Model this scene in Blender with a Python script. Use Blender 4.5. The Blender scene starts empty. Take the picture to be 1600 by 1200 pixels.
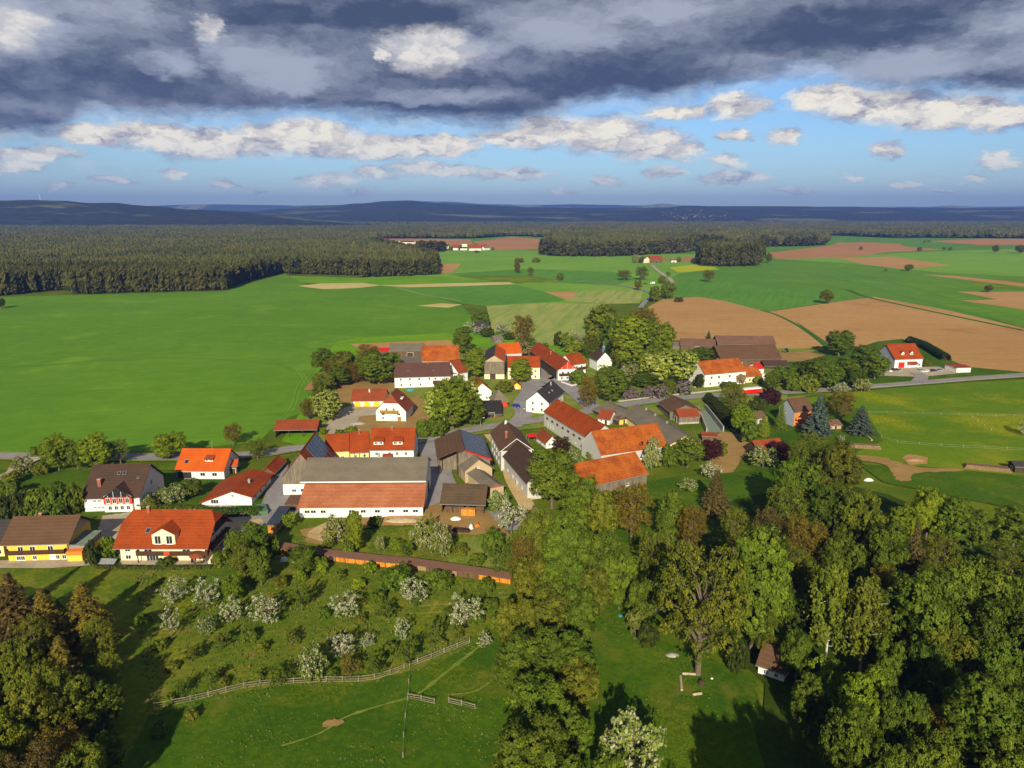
import bpy, bmesh, math, random
import numpy as np
from mathutils import Vector, Matrix

random.seed(7); RNG = np.random.default_rng(11)
SC = bpy.context.scene
COL = SC.collection
R = math.radians

# ------------------------------------------------------------------ camera, light, exposure
F_PX, HC, HORIZON = 1150.0, 80.0, 333.0          # focal length in photo pixels, camera height, horizon row
PITCH = math.atan((600 - HORIZON) / F_PX)
SP, CP = math.sin(PITCH), math.cos(PITCH)
cam_d = bpy.data.cameras.new("camera"); cam = bpy.data.objects.new("camera", cam_d); COL.objects.link(cam)
cam_d.sensor_fit = 'HORIZONTAL'; cam_d.sensor_width = 36.0
cam_d.lens = 36.0 * F_PX / 1600.0
cam_d.clip_start = 0.5; cam_d.clip_end = 60000
cam.location = (0, 0, HC); cam.rotation_euler = (math.pi / 2 - PITCH, 0, 0)
SC.camera = cam

SUN_EL, SUN_TO = R(26), R(4.0)                   # sun height; the light travels 4 degrees right of straight ahead
sun_d = bpy.data.lights.new("sun", 'SUN'); sun = bpy.data.objects.new("sun", sun_d); COL.objects.link(sun)
sun_d.energy = 5.0; sun_d.angle = R(0.5); sun_d.color = (1.0, 0.91, 0.69)
to_dir = Vector((math.sin(SUN_TO) * math.cos(SUN_EL), math.cos(SUN_TO) * math.cos(SUN_EL), -math.sin(SUN_EL)))
sun.rotation_euler = to_dir.to_track_quat('-Z', 'Y').to_euler()
sun.location = (-30, -200, 300)
vs = SC.view_settings
SC.display_settings.display_device = 'sRGB'
vs.view_transform = 'Standard'; vs.look = 'None'; vs.exposure = 0.38; vs.gamma = 1.0; vs.use_curve_mapping = False
cy = SC.cycles
cy.use_denoising = True; cy.max_bounces = 6; cy.diffuse_bounces = 3; cy.glossy_bounces = 2
cy.transmission_bounces = 3; cy.transparent_max_bounces = 6; cy.volume_bounces = 0
try:
    cy.denoiser = 'OPENIMAGEDENOISE'; cy.denoising_prefilter = 'ACCURATE'
except Exception: pass
cy.sample_clamp_indirect = 4.0

# ------------------------------------------------------------------ picture <-> ground
def ray(x, y):
    r, u = (x - 800) / F_PX, -(y - 600) / F_PX
    return Vector((r, u * SP + CP, u * CP - SP))
def G(x, y, h=0.0):                              # the point at height h seen at photo pixel (x, y)
    d = ray(x, y); t = (HC - h) / -d.z
    return Vector((d.x * t, d.y * t, h))
def P(v):
    q = v[2] - HC
    dep = v[1] * CP - q * SP; up = v[1] * SP + q * CP
    return 800 + F_PX * v[0] / dep, 600 - F_PX * up / dep
def hgt(x, yb, yt):                              # height of something standing at (x, yb) whose top is seen at row yt
    Y = G(x, yb).y; k = (600 - yt) / F_PX
    return Y * (k * CP - SP) / (CP + k * SP) + HC
def depth(y): return HC / (SP + (y - 600) / F_PX * CP)
def px2m(y): return depth(y) / F_PX

# ------------------------------------------------------------------ world: physical sky and its clouds
W = bpy.data.worlds.new("World"); SC.world = W; W.use_nodes = True
nt = W.node_tree; N = nt.nodes; L = nt.links; N.clear()
def nmath(op, a, b=None, c=None, clamp=False, tree=None):
    t = tree or nt
    n = t.nodes.new('ShaderNodeMath'); n.operation = op; n.use_clamp = clamp
    for i, v in enumerate((a, b, c)):
        if v is None: continue
        if isinstance(v, (int, float)): n.inputs[i].default_value = v
        else: t.links.new(v, n.inputs[i])
    return n.outputs[0]
def nvec(op, a, b=None, out=0, tree=None):
    t = tree or nt
    n = t.nodes.new('ShaderNodeVectorMath'); n.operation = op
    for i, v in enumerate((a, b)):
        if v is None: continue
        if isinstance(v, (tuple, list)): n.inputs[i].default_value = v
        else: t.links.new(v, n.inputs[i])
    return n.outputs[out]
def nnoise(vec, scale, detail=5, rough=0.55, dist=0.0, tree=None, color=False, dims='3D'):
    t = tree or nt
    n = t.nodes.new('ShaderNodeTexNoise'); n.noise_dimensions = dims
    n.inputs['Scale'].default_value = scale; n.inputs['Detail'].default_value = detail
    n.inputs['Roughness'].default_value = rough; n.inputs['Distortion'].default_value = dist
    if vec is not None: t.links.new(vec, n.inputs['Vector'])
    return n.outputs['Color' if color else 'Fac']
def nsmooth(v, lo, hi, tolo=0.0, tohi=1.0, tree=None):
    t = tree or nt
    n = t.nodes.new('ShaderNodeMapRange'); n.interpolation_type = 'SMOOTHSTEP'
    t.links.new(v, n.inputs['Value'])
    for k, q in (('From Min', lo), ('From Max', hi), ('To Min', tolo), ('To Max', tohi)): n.inputs[k].default_value = q
    return n.outputs['Result']
def nmix(f, a, b, tree=None, mode='MIX'):
    t = tree or nt
    n = t.nodes.new('ShaderNodeMix'); n.data_type = 'RGBA'; n.blend_type = mode
    for s, v in ((n.inputs[0], f), (n.inputs[6], a), (n.inputs[7], b)):
        if isinstance(v, (int, float)): s.default_value = v
        elif isinstance(v, (tuple, list)): s.default_value = (*v[:3], 1)
        else: t.links.new(v, s)
    return n.outputs[2]
def lin(r, g, b):
    f = lambda c: (c / 255 / 12.92) if c <= 10 else ((c / 255 + 0.055) / 1.055) ** 2.4
    return (f(r), f(g), f(b))
def sky_uv(x, y):                                # photo pixel -> (azimuth, elevation), both in units of 1/1150 rad
    d = ray(x, y).normalized()
    return math.atan2(d.x, d.y) * F_PX, math.asin(d.z) * F_PX

sky = N.new('ShaderNodeTexSky'); sky.sky_type = 'NISHITA'; sky.sun_disc = False
sky.sun_elevation = SUN_EL; sky.sun_rotation = math.pi + SUN_TO; sky.altitude = 400
sky.air_density = 1.25; sky.dust_density = 0.6; sky.ozone_density = 2.2
tc = N.new('ShaderNodeTexCoord'); sep = N.new('ShaderNodeSeparateXYZ'); L.new(tc.outputs['Generated'], sep.inputs[0])
az = nmath('MULTIPLY', nmath('ARCTAN2', sep.outputs[0], sep.outputs[1]), F_PX)
el = nmath('MULTIPLY', nmath('ARCSINE', sep.outputs[2]), F_PX)
comb = N.new('ShaderNodeCombineXYZ'); L.new(az, comb.inputs[0]); L.new(el, comb.inputs[1])
uv = comb.outputs[0]
flat = nvec('MULTIPLY', uv, (0.0075, 0.0165, 0))                     # cloud texture is wider than tall
warp = nvec('SUBTRACT', nnoise(flat, 1.5, 6, 0.62, color=True), (0.5, 0.5, 0.5))
warp2 = nvec('SUBTRACT', nnoise(flat, 6.0, 7, 0.66, color=True), (0.5, 0.5, 0.5))
wuv = nvec('ADD', nvec('ADD', uv, nvec('MULTIPLY', warp, (70, 36, 0))), nvec('MULTIPLY', warp2, (32, 20, 0)))

def blobs(lst, vec):
    acc = None
    for x, y, rx, ry in lst:
        u, v = sky_uv(x, y)
        d = nvec('LENGTH', nvec('MULTIPLY', nvec('SUBTRACT', vec, (u, v, 0)), (1 / rx, 1 / ry, 0)), out=1)
        d = nmath('SUBTRACT', 1.0, d)
        acc = d if acc is None else nmath('MAXIMUM', acc, d)
    return acc
CUMULUS = [(150,212,70,20),(240,208,80,22),(330,222,150,26),(470,214,130,30),(590,228,120,24),(690,226,80,20),
 (800,214,75,22),(850,203,55,26),(935,208,95,32),(1020,226,75,26),(1065,238,40,16),(510,280,55,12),(590,272,38,13),
 (655,264,45,17),(700,269,60,15),(795,272,75,12),(945,284,32,11),(30,264,45,10),(268,270,22,11),(350,286,24,9),
 (180,284,34,7),(90,293,22,6),(1040,271,30,11),(1135,254,28,14),(1145,281,62,11),(1150,167,52,22),(1290,154,60,24),
 (1370,166,95,27),(1480,176,95,24),(1570,182,60,20),(1390,233,22,16),(1147,213,27,13),(1226,210,36,14),(1550,250,30,11),
 (1330,281,18,6),(1420,286,32,6),(1525,275,17,7),(50,243,70,13),(1050,172,70,14),(405,296,20,5),(560,299,30,5),(880,300,40,4),
 (1240,300,40,5),(1478,294,16,5),(-60,262,70,12),(-150,230,110,22),(1680,240,60,14),(1720,285,60,10)]
cum = blobs(CUMULUS, wuv)
cum_a = nsmooth(cum, -0.10, 0.50)
# the dark deck whose ragged lower edge crosses the upper sky
fc = N.new('ShaderNodeFloatCurve'); cu = fc.mapping.curves[0]
EDGE = [(-600,230),(-100,225),(0,222),(80,226),(130,192),(280,190),(420,186),(560,192),(700,200),(820,204),(880,184),(930,166),
        (1010,164),(1100,152),(1190,134),(1260,124),(1320,140),(1380,152),(1480,158),(1600,160),(2200,165)]
pts = []
for x, y in EDGE:
    u, v = sky_uv(x, y); pts.append((0.5 + u / 3000.0, v / 400.0))
cu.points[0].location = (0.0, pts[0][1]); cu.points[1].location = (1.0, pts[-1][1])
for p in pts: cu.points.new(*p)
fc.mapping.update()
L.new(nmath('ADD', nmath('DIVIDE', az, 3000.0), 0.5), fc.inputs['Value'])
sw = N.new('ShaderNodeSeparateXYZ'); L.new(wuv, sw.inputs[0])
over = nmath('SUBTRACT', sw.outputs[1], nmath('MULTIPLY', fc.outputs['Value'], 400.0))
deck_a = nsmooth(over, -12.0, 30.0)
# puffy relief: the noise against itself shifted towards the sun's side
pf = nvec('MULTIPLY', wuv, (0.022, 0.040, 0))
n1 = nnoise(pf, 1.0, 8, 0.64); n2 = nnoise(nvec('ADD', pf, (-0.20, 0.46, 0)), 1.0, 6, 0.60)
relief = nmath('SUBTRACT', n1, n2)
cshade = nmath('ADD', nmath('MULTIPLY', relief, 3.1), nsmooth(cum, 0.05, 0.7, 0.40, 0.80), clamp=True)
ccol = nmix(cshade, lin(150, 152, 172), lin(255, 248, 230))
far_fade = nsmooth(el, 0.0, 110.0, 0.55, 1.0)                       # low clouds stand in more air
# deck tones
df = nvec('MULTIPLY', wuv, (0.0040, 0.0115, 0))
d1 = nnoise(df, 1.0, 6, 0.58); d2 = nnoise(nvec('ADD', df, (-0.10, 0.22, 3.3)), 1.15, 7, 0.6)
BRIGHT = [(650,76,62,34),(720,80,100,40),(20,40,95,62),(330,58,34,46),(270,98,60,26),(440,118,75,36),(920,40,220,42),(1010,14,120,40),(1470,92,190,32),(1560,60,120,40),(590,86,16,12),
          (180,20,110,36),(380,90,60,34),(700,150,120,16)]
lit = nsmooth(blobs(BRIGHT, wuv), -0.05, 0.75)
DARKB = [(620,30,170,32),(120,130,200,36),(700,182,300,24),(1000,130,200,36),(1330,40,220,40),(1450,140,160,20),(420,20,120,26)]
drk = nsmooth(blobs(DARKB, wuv), 0.0, 0.7)
tone = nmath('ADD', nmath('MULTIPLY', nsmooth(d1, 0.25, 0.8), 0.40), nmath('MULTIPLY', nsmooth(d2, 0.35, 0.7), 0.16))
tone = nmath('ADD', tone, nmath('MULTIPLY', nmath('MULTIPLY', lit, nsmooth(d2, 0.30, 0.62, 0.45, 1.15)), 0.44))
tone = nmath('SUBTRACT', tone, nmath('MULTIPLY', drk, 0.22))
tone = nmath('ADD', tone, nmath('MULTIPLY', relief, 0.45), clamp=True)
dcol = nmix(nsmooth(tone, -0.05, 0.75), lin(68, 80, 107), lin(168, 176, 193))
hot = nmath('MULTIPLY', nsmooth(blobs([(668,78,92,40),(592,88,18,12),(10,40,50,34),(328,40,24,18)], wuv), 0.05, 0.6), nsmooth(relief, -0.2, 0.2, 0.35, 1.0))
dcol = nmix(hot, dcol, lin(240, 234, 226))
csum = nmix(deck_a, ccol, dcol)
alpha = nmath('MAXIMUM', nmath('MULTIPLY', cum_a, far_fade), deck_a)
wisp = nmath('MULTIPLY', nsmooth(nnoise(nvec('MULTIPLY', wuv, (0.004, 0.03, 0)), 1.0, 6, 0.6), 0.52, 0.8), 0.22)
alpha = nmath('MAXIMUM', alpha, wisp)
bg1 = N.new('ShaderNodeBackground'); bg1.inputs['Strength'].default_value = 0.085; L.new(nvec('MULTIPLY', sky.outputs[0], (0.60, 0.83, 1.20)), bg1.inputs['Color'])
bg2 = N.new('ShaderNodeBackground'); bg2.inputs['Strength'].default_value = 0.77; L.new(csum, bg2.inputs['Color'])
mx = N.new('ShaderNodeMixShader'); L.new(alpha, mx.inputs[0]); L.new(bg1.outputs[0], mx.inputs[1]); L.new(bg2.outputs[0], mx.inputs[2])
wo = N.new('ShaderNodeOutputWorld'); L.new(mx.outputs[0], wo.inputs['Surface'])
W.cycles.sampling_method = 'MANUAL'; W.cycles.sample_map_resolution = 512

# ------------------------------------------------------------------ materials
MATS = {}
def new_mat(name):
    m = bpy.data.materials.new(name); m.use_nodes = True
    t = m.node_tree; b = t.nodes['Principled BSDF']
    b.inputs['Roughness'].default_value = 0.85
    b.inputs['Specular IOR Level'].default_value = 0.2
    MATS[name] = m
    return m, t, b
def coords(t, kind='Object', scale=(1, 1, 1)):
    c = t.nodes.new('ShaderNodeTexCoord')
    return nvec('MULTIPLY', c.outputs[kind], scale, tree=t)
def geo_pos(t, scale=(1, 1, 1)):
    g = t.nodes.new('ShaderNodeNewGeometry')
    return nvec('MULTIPLY', g.outputs['Position'], scale, tree=t)
def bump(t, b, h, strength=0.4, dist=0.1):
    n = t.nodes.new('ShaderNodeBump'); n.inputs['Strength'].default_value = strength; n.inputs['Distance'].default_value = dist
    t.links.new(h, n.inputs['Height']); t.links.new(n.outputs[0], b.inputs['Normal'])
def plain(name, c, rough=0.8, var=0.18, scale=0.9, metal=0.0, spec=0.2):
    m, t, b = new_mat(name)
    n = nnoise(coords(t), scale, 5, 0.65, tree=t)
    f = nsmooth(n, 0.3, 0.7, tree=t)
    col = nmix(f, tuple(x * (1 - var) for x in c), tuple(min(1, x * (1 + var)) for x in c), tree=t)
    t.links.new(col, b.inputs['Base Color'])
    b.inputs['Roughness'].default_value = rough; b.inputs['Metallic'].default_value = metal; b.inputs['Specular IOR Level'].default_value = spec
    return m
def plaster(name, c, dirt=0.25):
    m, t, b = new_mat(name)
    v = coords(t)
    n = nnoise(nvec('MULTIPLY', v, (1.2, 1.2, 0.35), tree=t), 0.8, 6, 0.7, tree=t)
    f = nsmooth(n, 0.50, 0.78, 0.0, 1.0, tree=t)
    low = nsmooth(nmath('ADD', nmath('MULTIPLY', nnoise(v, 1.5, 3, tree=t), 1.2, tree=t), _z(t, v), tree=t), 0.4, 1.3, 1.0, 0.0, tree=t)   # splash stains on the plinth
    f = nmath('MAXIMUM', nmath('MULTIPLY', f, dirt, tree=t), nmath('MULTIPLY', low, 0.35, tree=t), tree=t)
    col = nmix(f, c, (c[0] * .55, c[1] * .52, c[2] * .46), tree=t)
    t.links.new(col, b.inputs['Base Color']); b.inputs['Roughness'].default_value = 0.9
    bump(t, b, nnoise(v, 14, 3, tree=t), 0.15, 0.02)
    return m
def _z(t, v):
    s = t.nodes.new('ShaderNodeSeparateXYZ'); t.links.new(v, s.inputs[0]); return s.outputs[2]
def tiles(name, c, c2, moss=0.0, rows=0.36, mossc=(0.09, 0.08, 0.05), contrast=1.0):
    m, t, b = new_mat(name)
    v = coords(t)
    patch = nnoise(v, 0.22, 5, 0.65, tree=t)
    fine = nnoise(nvec('MULTIPLY', v, (3.0, 3.0, 2.6), tree=t), 1.0, 3, 0.6, tree=t)
    f = nmath('ADD', nmath('MULTIPLY', patch, 0.6, tree=t), nmath('MULTIPLY', fine, 0.4, tree=t), tree=t)
    f = nsmooth(f, 0.5 - 0.15 * contrast, 0.5 + 0.15 * contrast, tree=t)
    col = nmix(f, c, c2, tree=t)
    streak = nnoise(nvec('MULTIPLY', v, (1.1, 1.1, 0.10), tree=t), 1.2, 5, 0.7, tree=t)
    col = nmix(nmath('MULTIPLY', nsmooth(streak, 0.5, 0.75, tree=t), 0.35 + moss, tree=t), col, mossc, tree=t)
    w = t.nodes.new('ShaderNodeTexWave'); w.bands_direction = 'Z'; w.inputs['Scale'].default_value = 0.314 / rows * 0.7
    w.inputs['Distortion'].default_value = 0.6; w.inputs['Detail'].default_value = 1.0
    t.links.new(v, w.inputs['Vector'])
    col = nmix(nmath('MULTIPLY', w.outputs['Fac'], 0.16, tree=t), col, (c[0] * .45, c[1] * .45, c[2] * .45), tree=t)
    t.links.new(col, b.inputs['Base Color']); b.inputs['Roughness'].default_value = 0.75
    bump(t, b, nmath('ADD', w.outputs['Fac'], nmath('MULTIPLY', fine, 0.8, tree=t), tree=t), 0.5, 0.06)
    return m
def planks(name, c, c2, axis='X', scale=3.0):
    m, t, b = new_mat(name)
    v = coords(t)
    s = (scale, scale, 0.22) if axis == 'X' else (0.25, 0.25, scale)
    n = nnoise(nvec('MULTIPLY', v, s, tree=t), 1.0, 4, 0.65, tree=t)
    col = nmix(nsmooth(n, 0.32, 0.68, tree=t), c, c2, tree=t)
    big = nnoise(v, 0.5, 4, tree=t)
    col = nmix(nmath('MULTIPLY', nsmooth(big, 0.5, 0.75, tree=t), 0.4, tree=t), col, (c[0] * .5, c[1] * .5, c[2] * .5), tree=t)
    t.links.new(col, b.inputs['Base Color']); bump(t, b, n, 0.4, 0.05)
    return m
def ground_mat(name, cols, s1=0.03, s2=0.6, rowdir=None, rowscale=0.3, rowamt=0.0, rowcol=(0.1, 0.1, 0.05), yellow=0.0, bumpd=0.0, patches=0.5):
    """field, meadow and yard surfaces, in world metres: two tones in large patches, fine grain, drill rows"""
    m, t, b = new_mat(name)
    v = geo_pos(t)
    a = nnoise(v, s1, 6, 0.6, tree=t); g = nnoise(v, s2, 5, 0.7, tree=t)
    f = nmath('ADD', nmath('MULTIPLY', a, patches, tree=t), nmath('MULTIPLY', g, 1 - patches, tree=t), tree=t)
    col = nmix(nsmooth(f, 0.38, 0.62, tree=t), cols[0], cols[1], tree=t)
    if len(cols) > 2:
        q = nnoise(nvec('ADD', v, (37, 11, 0), tree=t), s1 * 2.3, 6, 0.66, tree=t)
        col = nmix(nsmooth(q, 0.54, 0.70, 0, 0.75, tree=t), col, cols[2], tree=t)
    if yellow:
        q = nmath('MULTIPLY', nsmooth(nnoise(nvec('ADD', v, (5, 91, 0), tree=t), s1 * 1.7, 4, tree=t), 0.48, 0.66, tree=t),
                  nsmooth(nnoise(v, 1.9, 3, 0.7, tree=t), 0.42, 0.62, tree=t), tree=t)
        col = nmix(nmath('MULTIPLY', q, yellow, tree=t), col, lin(205, 175, 10), tree=t)
    if rowdir is not None:
        ca, sa = math.cos(rowdir), math.sin(rowdir)
        along = nvec('DOT_PRODUCT', v, (ca, sa, 0), out=1, tree=t)
        across = nvec('DOT_PRODUCT', v, (-sa, ca, 0), out=1, tree=t)
        c3 = t.nodes.new('ShaderNodeCombineXYZ')
        t.links.new(nmath('MULTIPLY', along, 0.012, tree=t), c3.inputs[0]); t.links.new(nmath('MULTIPLY', across, rowscale, tree=t), c3.inputs[1])
        r = nnoise(c3.outputs[0], 1.0, 4, 0.6, tree=t)
        col = nmix(nmath('MULTIPLY', nsmooth(r, 0.46, 0.62, tree=t), rowamt, tree=t), col, rowcol, tree=t)
    t.links.new(col, b.inputs['Base Color']); b.inputs['Roughness'].default_value = 0.95; b.inputs['Specular IOR Level'].default_value = 0.05
    if bumpd: bump(t, b, nnoise(v, 0.9, 5, 0.7, tree=t), 0.8, bumpd)
    return m
def foliage(name, spread=0.34, white=0.0, whitec=(0.72, 0.68, 0.58), trans=0.25, brown=0.0):
    """leaf colour = the object's own colour, each leaf a little different; a share of the leaves may be blossom"""
    m, t, b = new_mat(name)
    oi = t.nodes.new('ShaderNodeObjectInfo'); at = t.nodes.new('ShaderNodeAttribute'); at.attribute_name = 'rnd'
    at2 = t.nodes.new('ShaderNodeAttribute'); at2.attribute_name = 'clump'
    sc = nmath('ADD', 1.0 - spread, nmath('MULTIPLY', at.outputs['Fac'], 2 * spread, tree=t), tree=t)
    sc = nmath('MULTIPLY', sc, nmath('ADD', 0.72, nmath('MULTIPLY', at2.outputs['Fac'], 0.56, tree=t), tree=t), tree=t)
    col = nvec('SCALE', oi.outputs['Color'], None, tree=t); t.links.new(sc, col.node.inputs['Scale'])
    col = nmix(nmath('MULTIPLY', nsmooth(at2.outputs['Fac'], 0.55, 1.0, tree=t), 0.30, tree=t), col, nvec('MULTIPLY', oi.outputs['Color'], (1.7, 1.2, 0.6), tree=t), tree=t)
    if white:
        k = nmath('LESS_THAN', at.outputs['Fac'], white, tree=t)
        col = nmix(k, col, whitec, tree=t)
    t.links.new(col, b.inputs['Base Color']); b.inputs['Roughness'].default_value = 0.7; b.inputs['Specular IOR Level'].default_value = 0.15
    tr = t.nodes.new('ShaderNodeBsdfTranslucent'); t.links.new(nvec('MULTIPLY', col, (1.1, 1.2, 0.5), tree=t), tr.inputs['Color'])
    ms = t.nodes.new('ShaderNodeMixShader'); ms.inputs[0].default_value = trans
    out = t.nodes['Material Output']
    t.links.new(b.outputs[0], ms.inputs[1]); t.links.new(tr.outputs[0], ms.inputs[2]); t.links.new(ms.outputs[0], out.inputs['Surface'])
    return m

# walls
plaster('white_plaster', (0.78, 0.77, 0.73)); plaster('cream_plaster', (0.74, 0.66, 0.46)); plaster('yellow_plaster', (0.80, 0.52, 0.07))
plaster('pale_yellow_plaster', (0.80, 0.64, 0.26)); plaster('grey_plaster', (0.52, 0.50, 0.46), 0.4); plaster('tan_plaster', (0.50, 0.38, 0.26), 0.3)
plaster('orange_plaster', (0.75, 0.20, 0.03)); plaster('stone_wall', (0.46, 0.35, 0.21), 0.6); plaster('red_cladding', (0.55, 0.06, 0.03)); plaster('painted_shade_plaster', (0.36, 0.40, 0.46), 0.3)
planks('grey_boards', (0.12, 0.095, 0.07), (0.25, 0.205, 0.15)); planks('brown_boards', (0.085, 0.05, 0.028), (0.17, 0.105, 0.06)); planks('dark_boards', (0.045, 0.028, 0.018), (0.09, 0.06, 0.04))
planks('log_stack', (0.42, 0.13, 0.01), (0.75, 0.32, 0.05), 'X', 3.5); planks('pale_boards', (0.36, 0.27, 0.16), (0.5, 0.4, 0.26)); planks('weathered_rail', (0.17, 0.145, 0.10), (0.34, 0.29, 0.21), 'Z', 2.0)
# roofs
tiles('orange_tiles', (0.56, 0.100, 0.003), (0.48, 0.072, 0.003), 0.0, contrast=0.7); tiles('red_tiles', (0.33, 0.053, 0.003), (0.235, 0.036, 0.003), 0.15, contrast=.6); tiles('old_red_tiles', (0.30, 0.058, 0.014), (0.19, 0.040, 0.014), 0.25)
tiles('mottled_orange_tiles', (0.42, 0.105, 0.010), (0.26, 0.050, 0.007), 0.25, contrast=0.5); tiles('salmon_tiles', (0.46, 0.165, 0.075), (0.36, 0.11, 0.045), 0.12, contrast=0.7)
tiles('brown_tiles', (0.135, 0.070, 0.036), (0.10, 0.052, 0.028), 0.1); tiles('dark_brown_tiles', (0.075, 0.040, 0.026), (0.055, 0.032, 0.022), 0.05)
tiles('purple_brown_tiles', (0.115, 0.05, 0.038), (0.085, 0.040, 0.032), 0.1); tiles('grey_sheet', (0.20, 0.165, 0.12), (0.15, 0.122, 0.09), 0.15, rows=1.2); tiles('slate_grey', (0.055, 0.045, 0.045), (0.04, 0.034, 0.036), 0.0)
tiles('rust_roof', (0.19, 0.098, 0.062), (0.14, 0.070, 0.046), 0.05, rows=1.0); tiles('mossy_tiles', (0.11, 0.07, 0.035), (0.065, 0.045, 0.028), 0.5, mossc=(0.10, 0.085, 0.05)); tiles('blue_sheet', (0.05, 0.06, 0.085), (0.04, 0.05, 0.07), 0.0, rows=1.0)
tiles('black_sheet', (0.035, 0.03, 0.03), (0.026, 0.023, 0.024), 0.0); tiles('bright_red_sheet', (0.55, 0.02, 0.012), (0.5, 0.018, 0.012), 0.0)
# trim and things
plain('white_paint', (0.8, 0.79, 0.76), 0.5, 0.05); plain('glass', (0.025, 0.03, 0.035), 0.12, 0.1, spec=0.6); plain('solar_cell', (0.012, 0.022, 0.05), 0.2, 0.2, 0.5, spec=0.5)
plain('frame_metal', (0.3, 0.31, 0.33), 0.4, 0.1, metal=0.4); plain('brick', (0.30, 0.10, 0.06)); plain('dark_wood', (0.07, 0.035, 0.018)); plain('honey_wood', (0.34, 0.18, 0.035)); plain('yellow_door', (0.85, 0.50, 0.01), 0.6, 0.08)
plain('red_door', (0.5, 0.02, 0.02), 0.5, 0.1); plain('interior_shade_and_ash', (0.03, 0.024, 0.018)); plain('concrete', (0.38, 0.35, 0.30)); plain('green_floor', (0.20, 0.24, 0.19)); plain('bark', (0.14, 0.105, 0.075), 0.95, 0.35, 3.0); plain('birch_bark', (0.5, 0.47, 0.42), 0.9, 0.35, 3.0)  # the interior tone paints the shade of open fronts; the ashes share it
plain('car_white', (0.78, 0.78, 0.78), 0.25, 0.03, spec=0.5); plain('car_black', (0.02, 0.02, 0.024), 0.2, 0.1, spec=0.5); plain('car_silver', (0.42, 0.43, 0.44), 0.25, 0.05, metal=0.5, spec=0.5); plain('car_blue', (0.02, 0.05, 0.28), 0.25, 0.05, spec=0.5)
plain('tyre', (0.02, 0.02, 0.02)); plain('bright_red', (0.72, 0.012, 0.008), 0.45, 0.06); plain('lamp_glass', (0.9, 0.8, 0.6), 0.2, 0.02, spec=0.5); plain('copper_green', (0.16, 0.19, 0.22), 0.4, 0.1); plain('tarp_white', (0.78, 0.78, 0.76), 0.5, 0.1)
plain('fibre_tape', (0.42, 0.44, 0.32), 0.6, 0.05); plain('galvanised', (0.35, 0.36, 0.36), 0.45, 0.1, metal=0.3); plain('log_bark', (0.30, 0.19, 0.10), 0.9, 0.3, 2.0); plain('green_paint', (0.10, 0.18, 0.10), 0.6, 0.1); plain('pool_blue', (0.05, 0.30, 0.45), 0.4, 0.1)
# foliage
foliage('leaves', trans=0.38); foliage('needles', 0.5, trans=0.08); foliage('blossom', 0.3, 0.52, (0.56, 0.53, 0.42)); foliage('half_blossom', 0.35, 0.26, (0.46, 0.43, 0.30)); foliage('candles', 0.4, 0.16, (0.60, 0.56, 0.30)); foliage('lilac', 0.4, 0.5, (0.26, 0.15, 0.24)); foliage('pink_blossom', 0.3, 0.5, (0.52, 0.26, 0.24))

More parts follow.
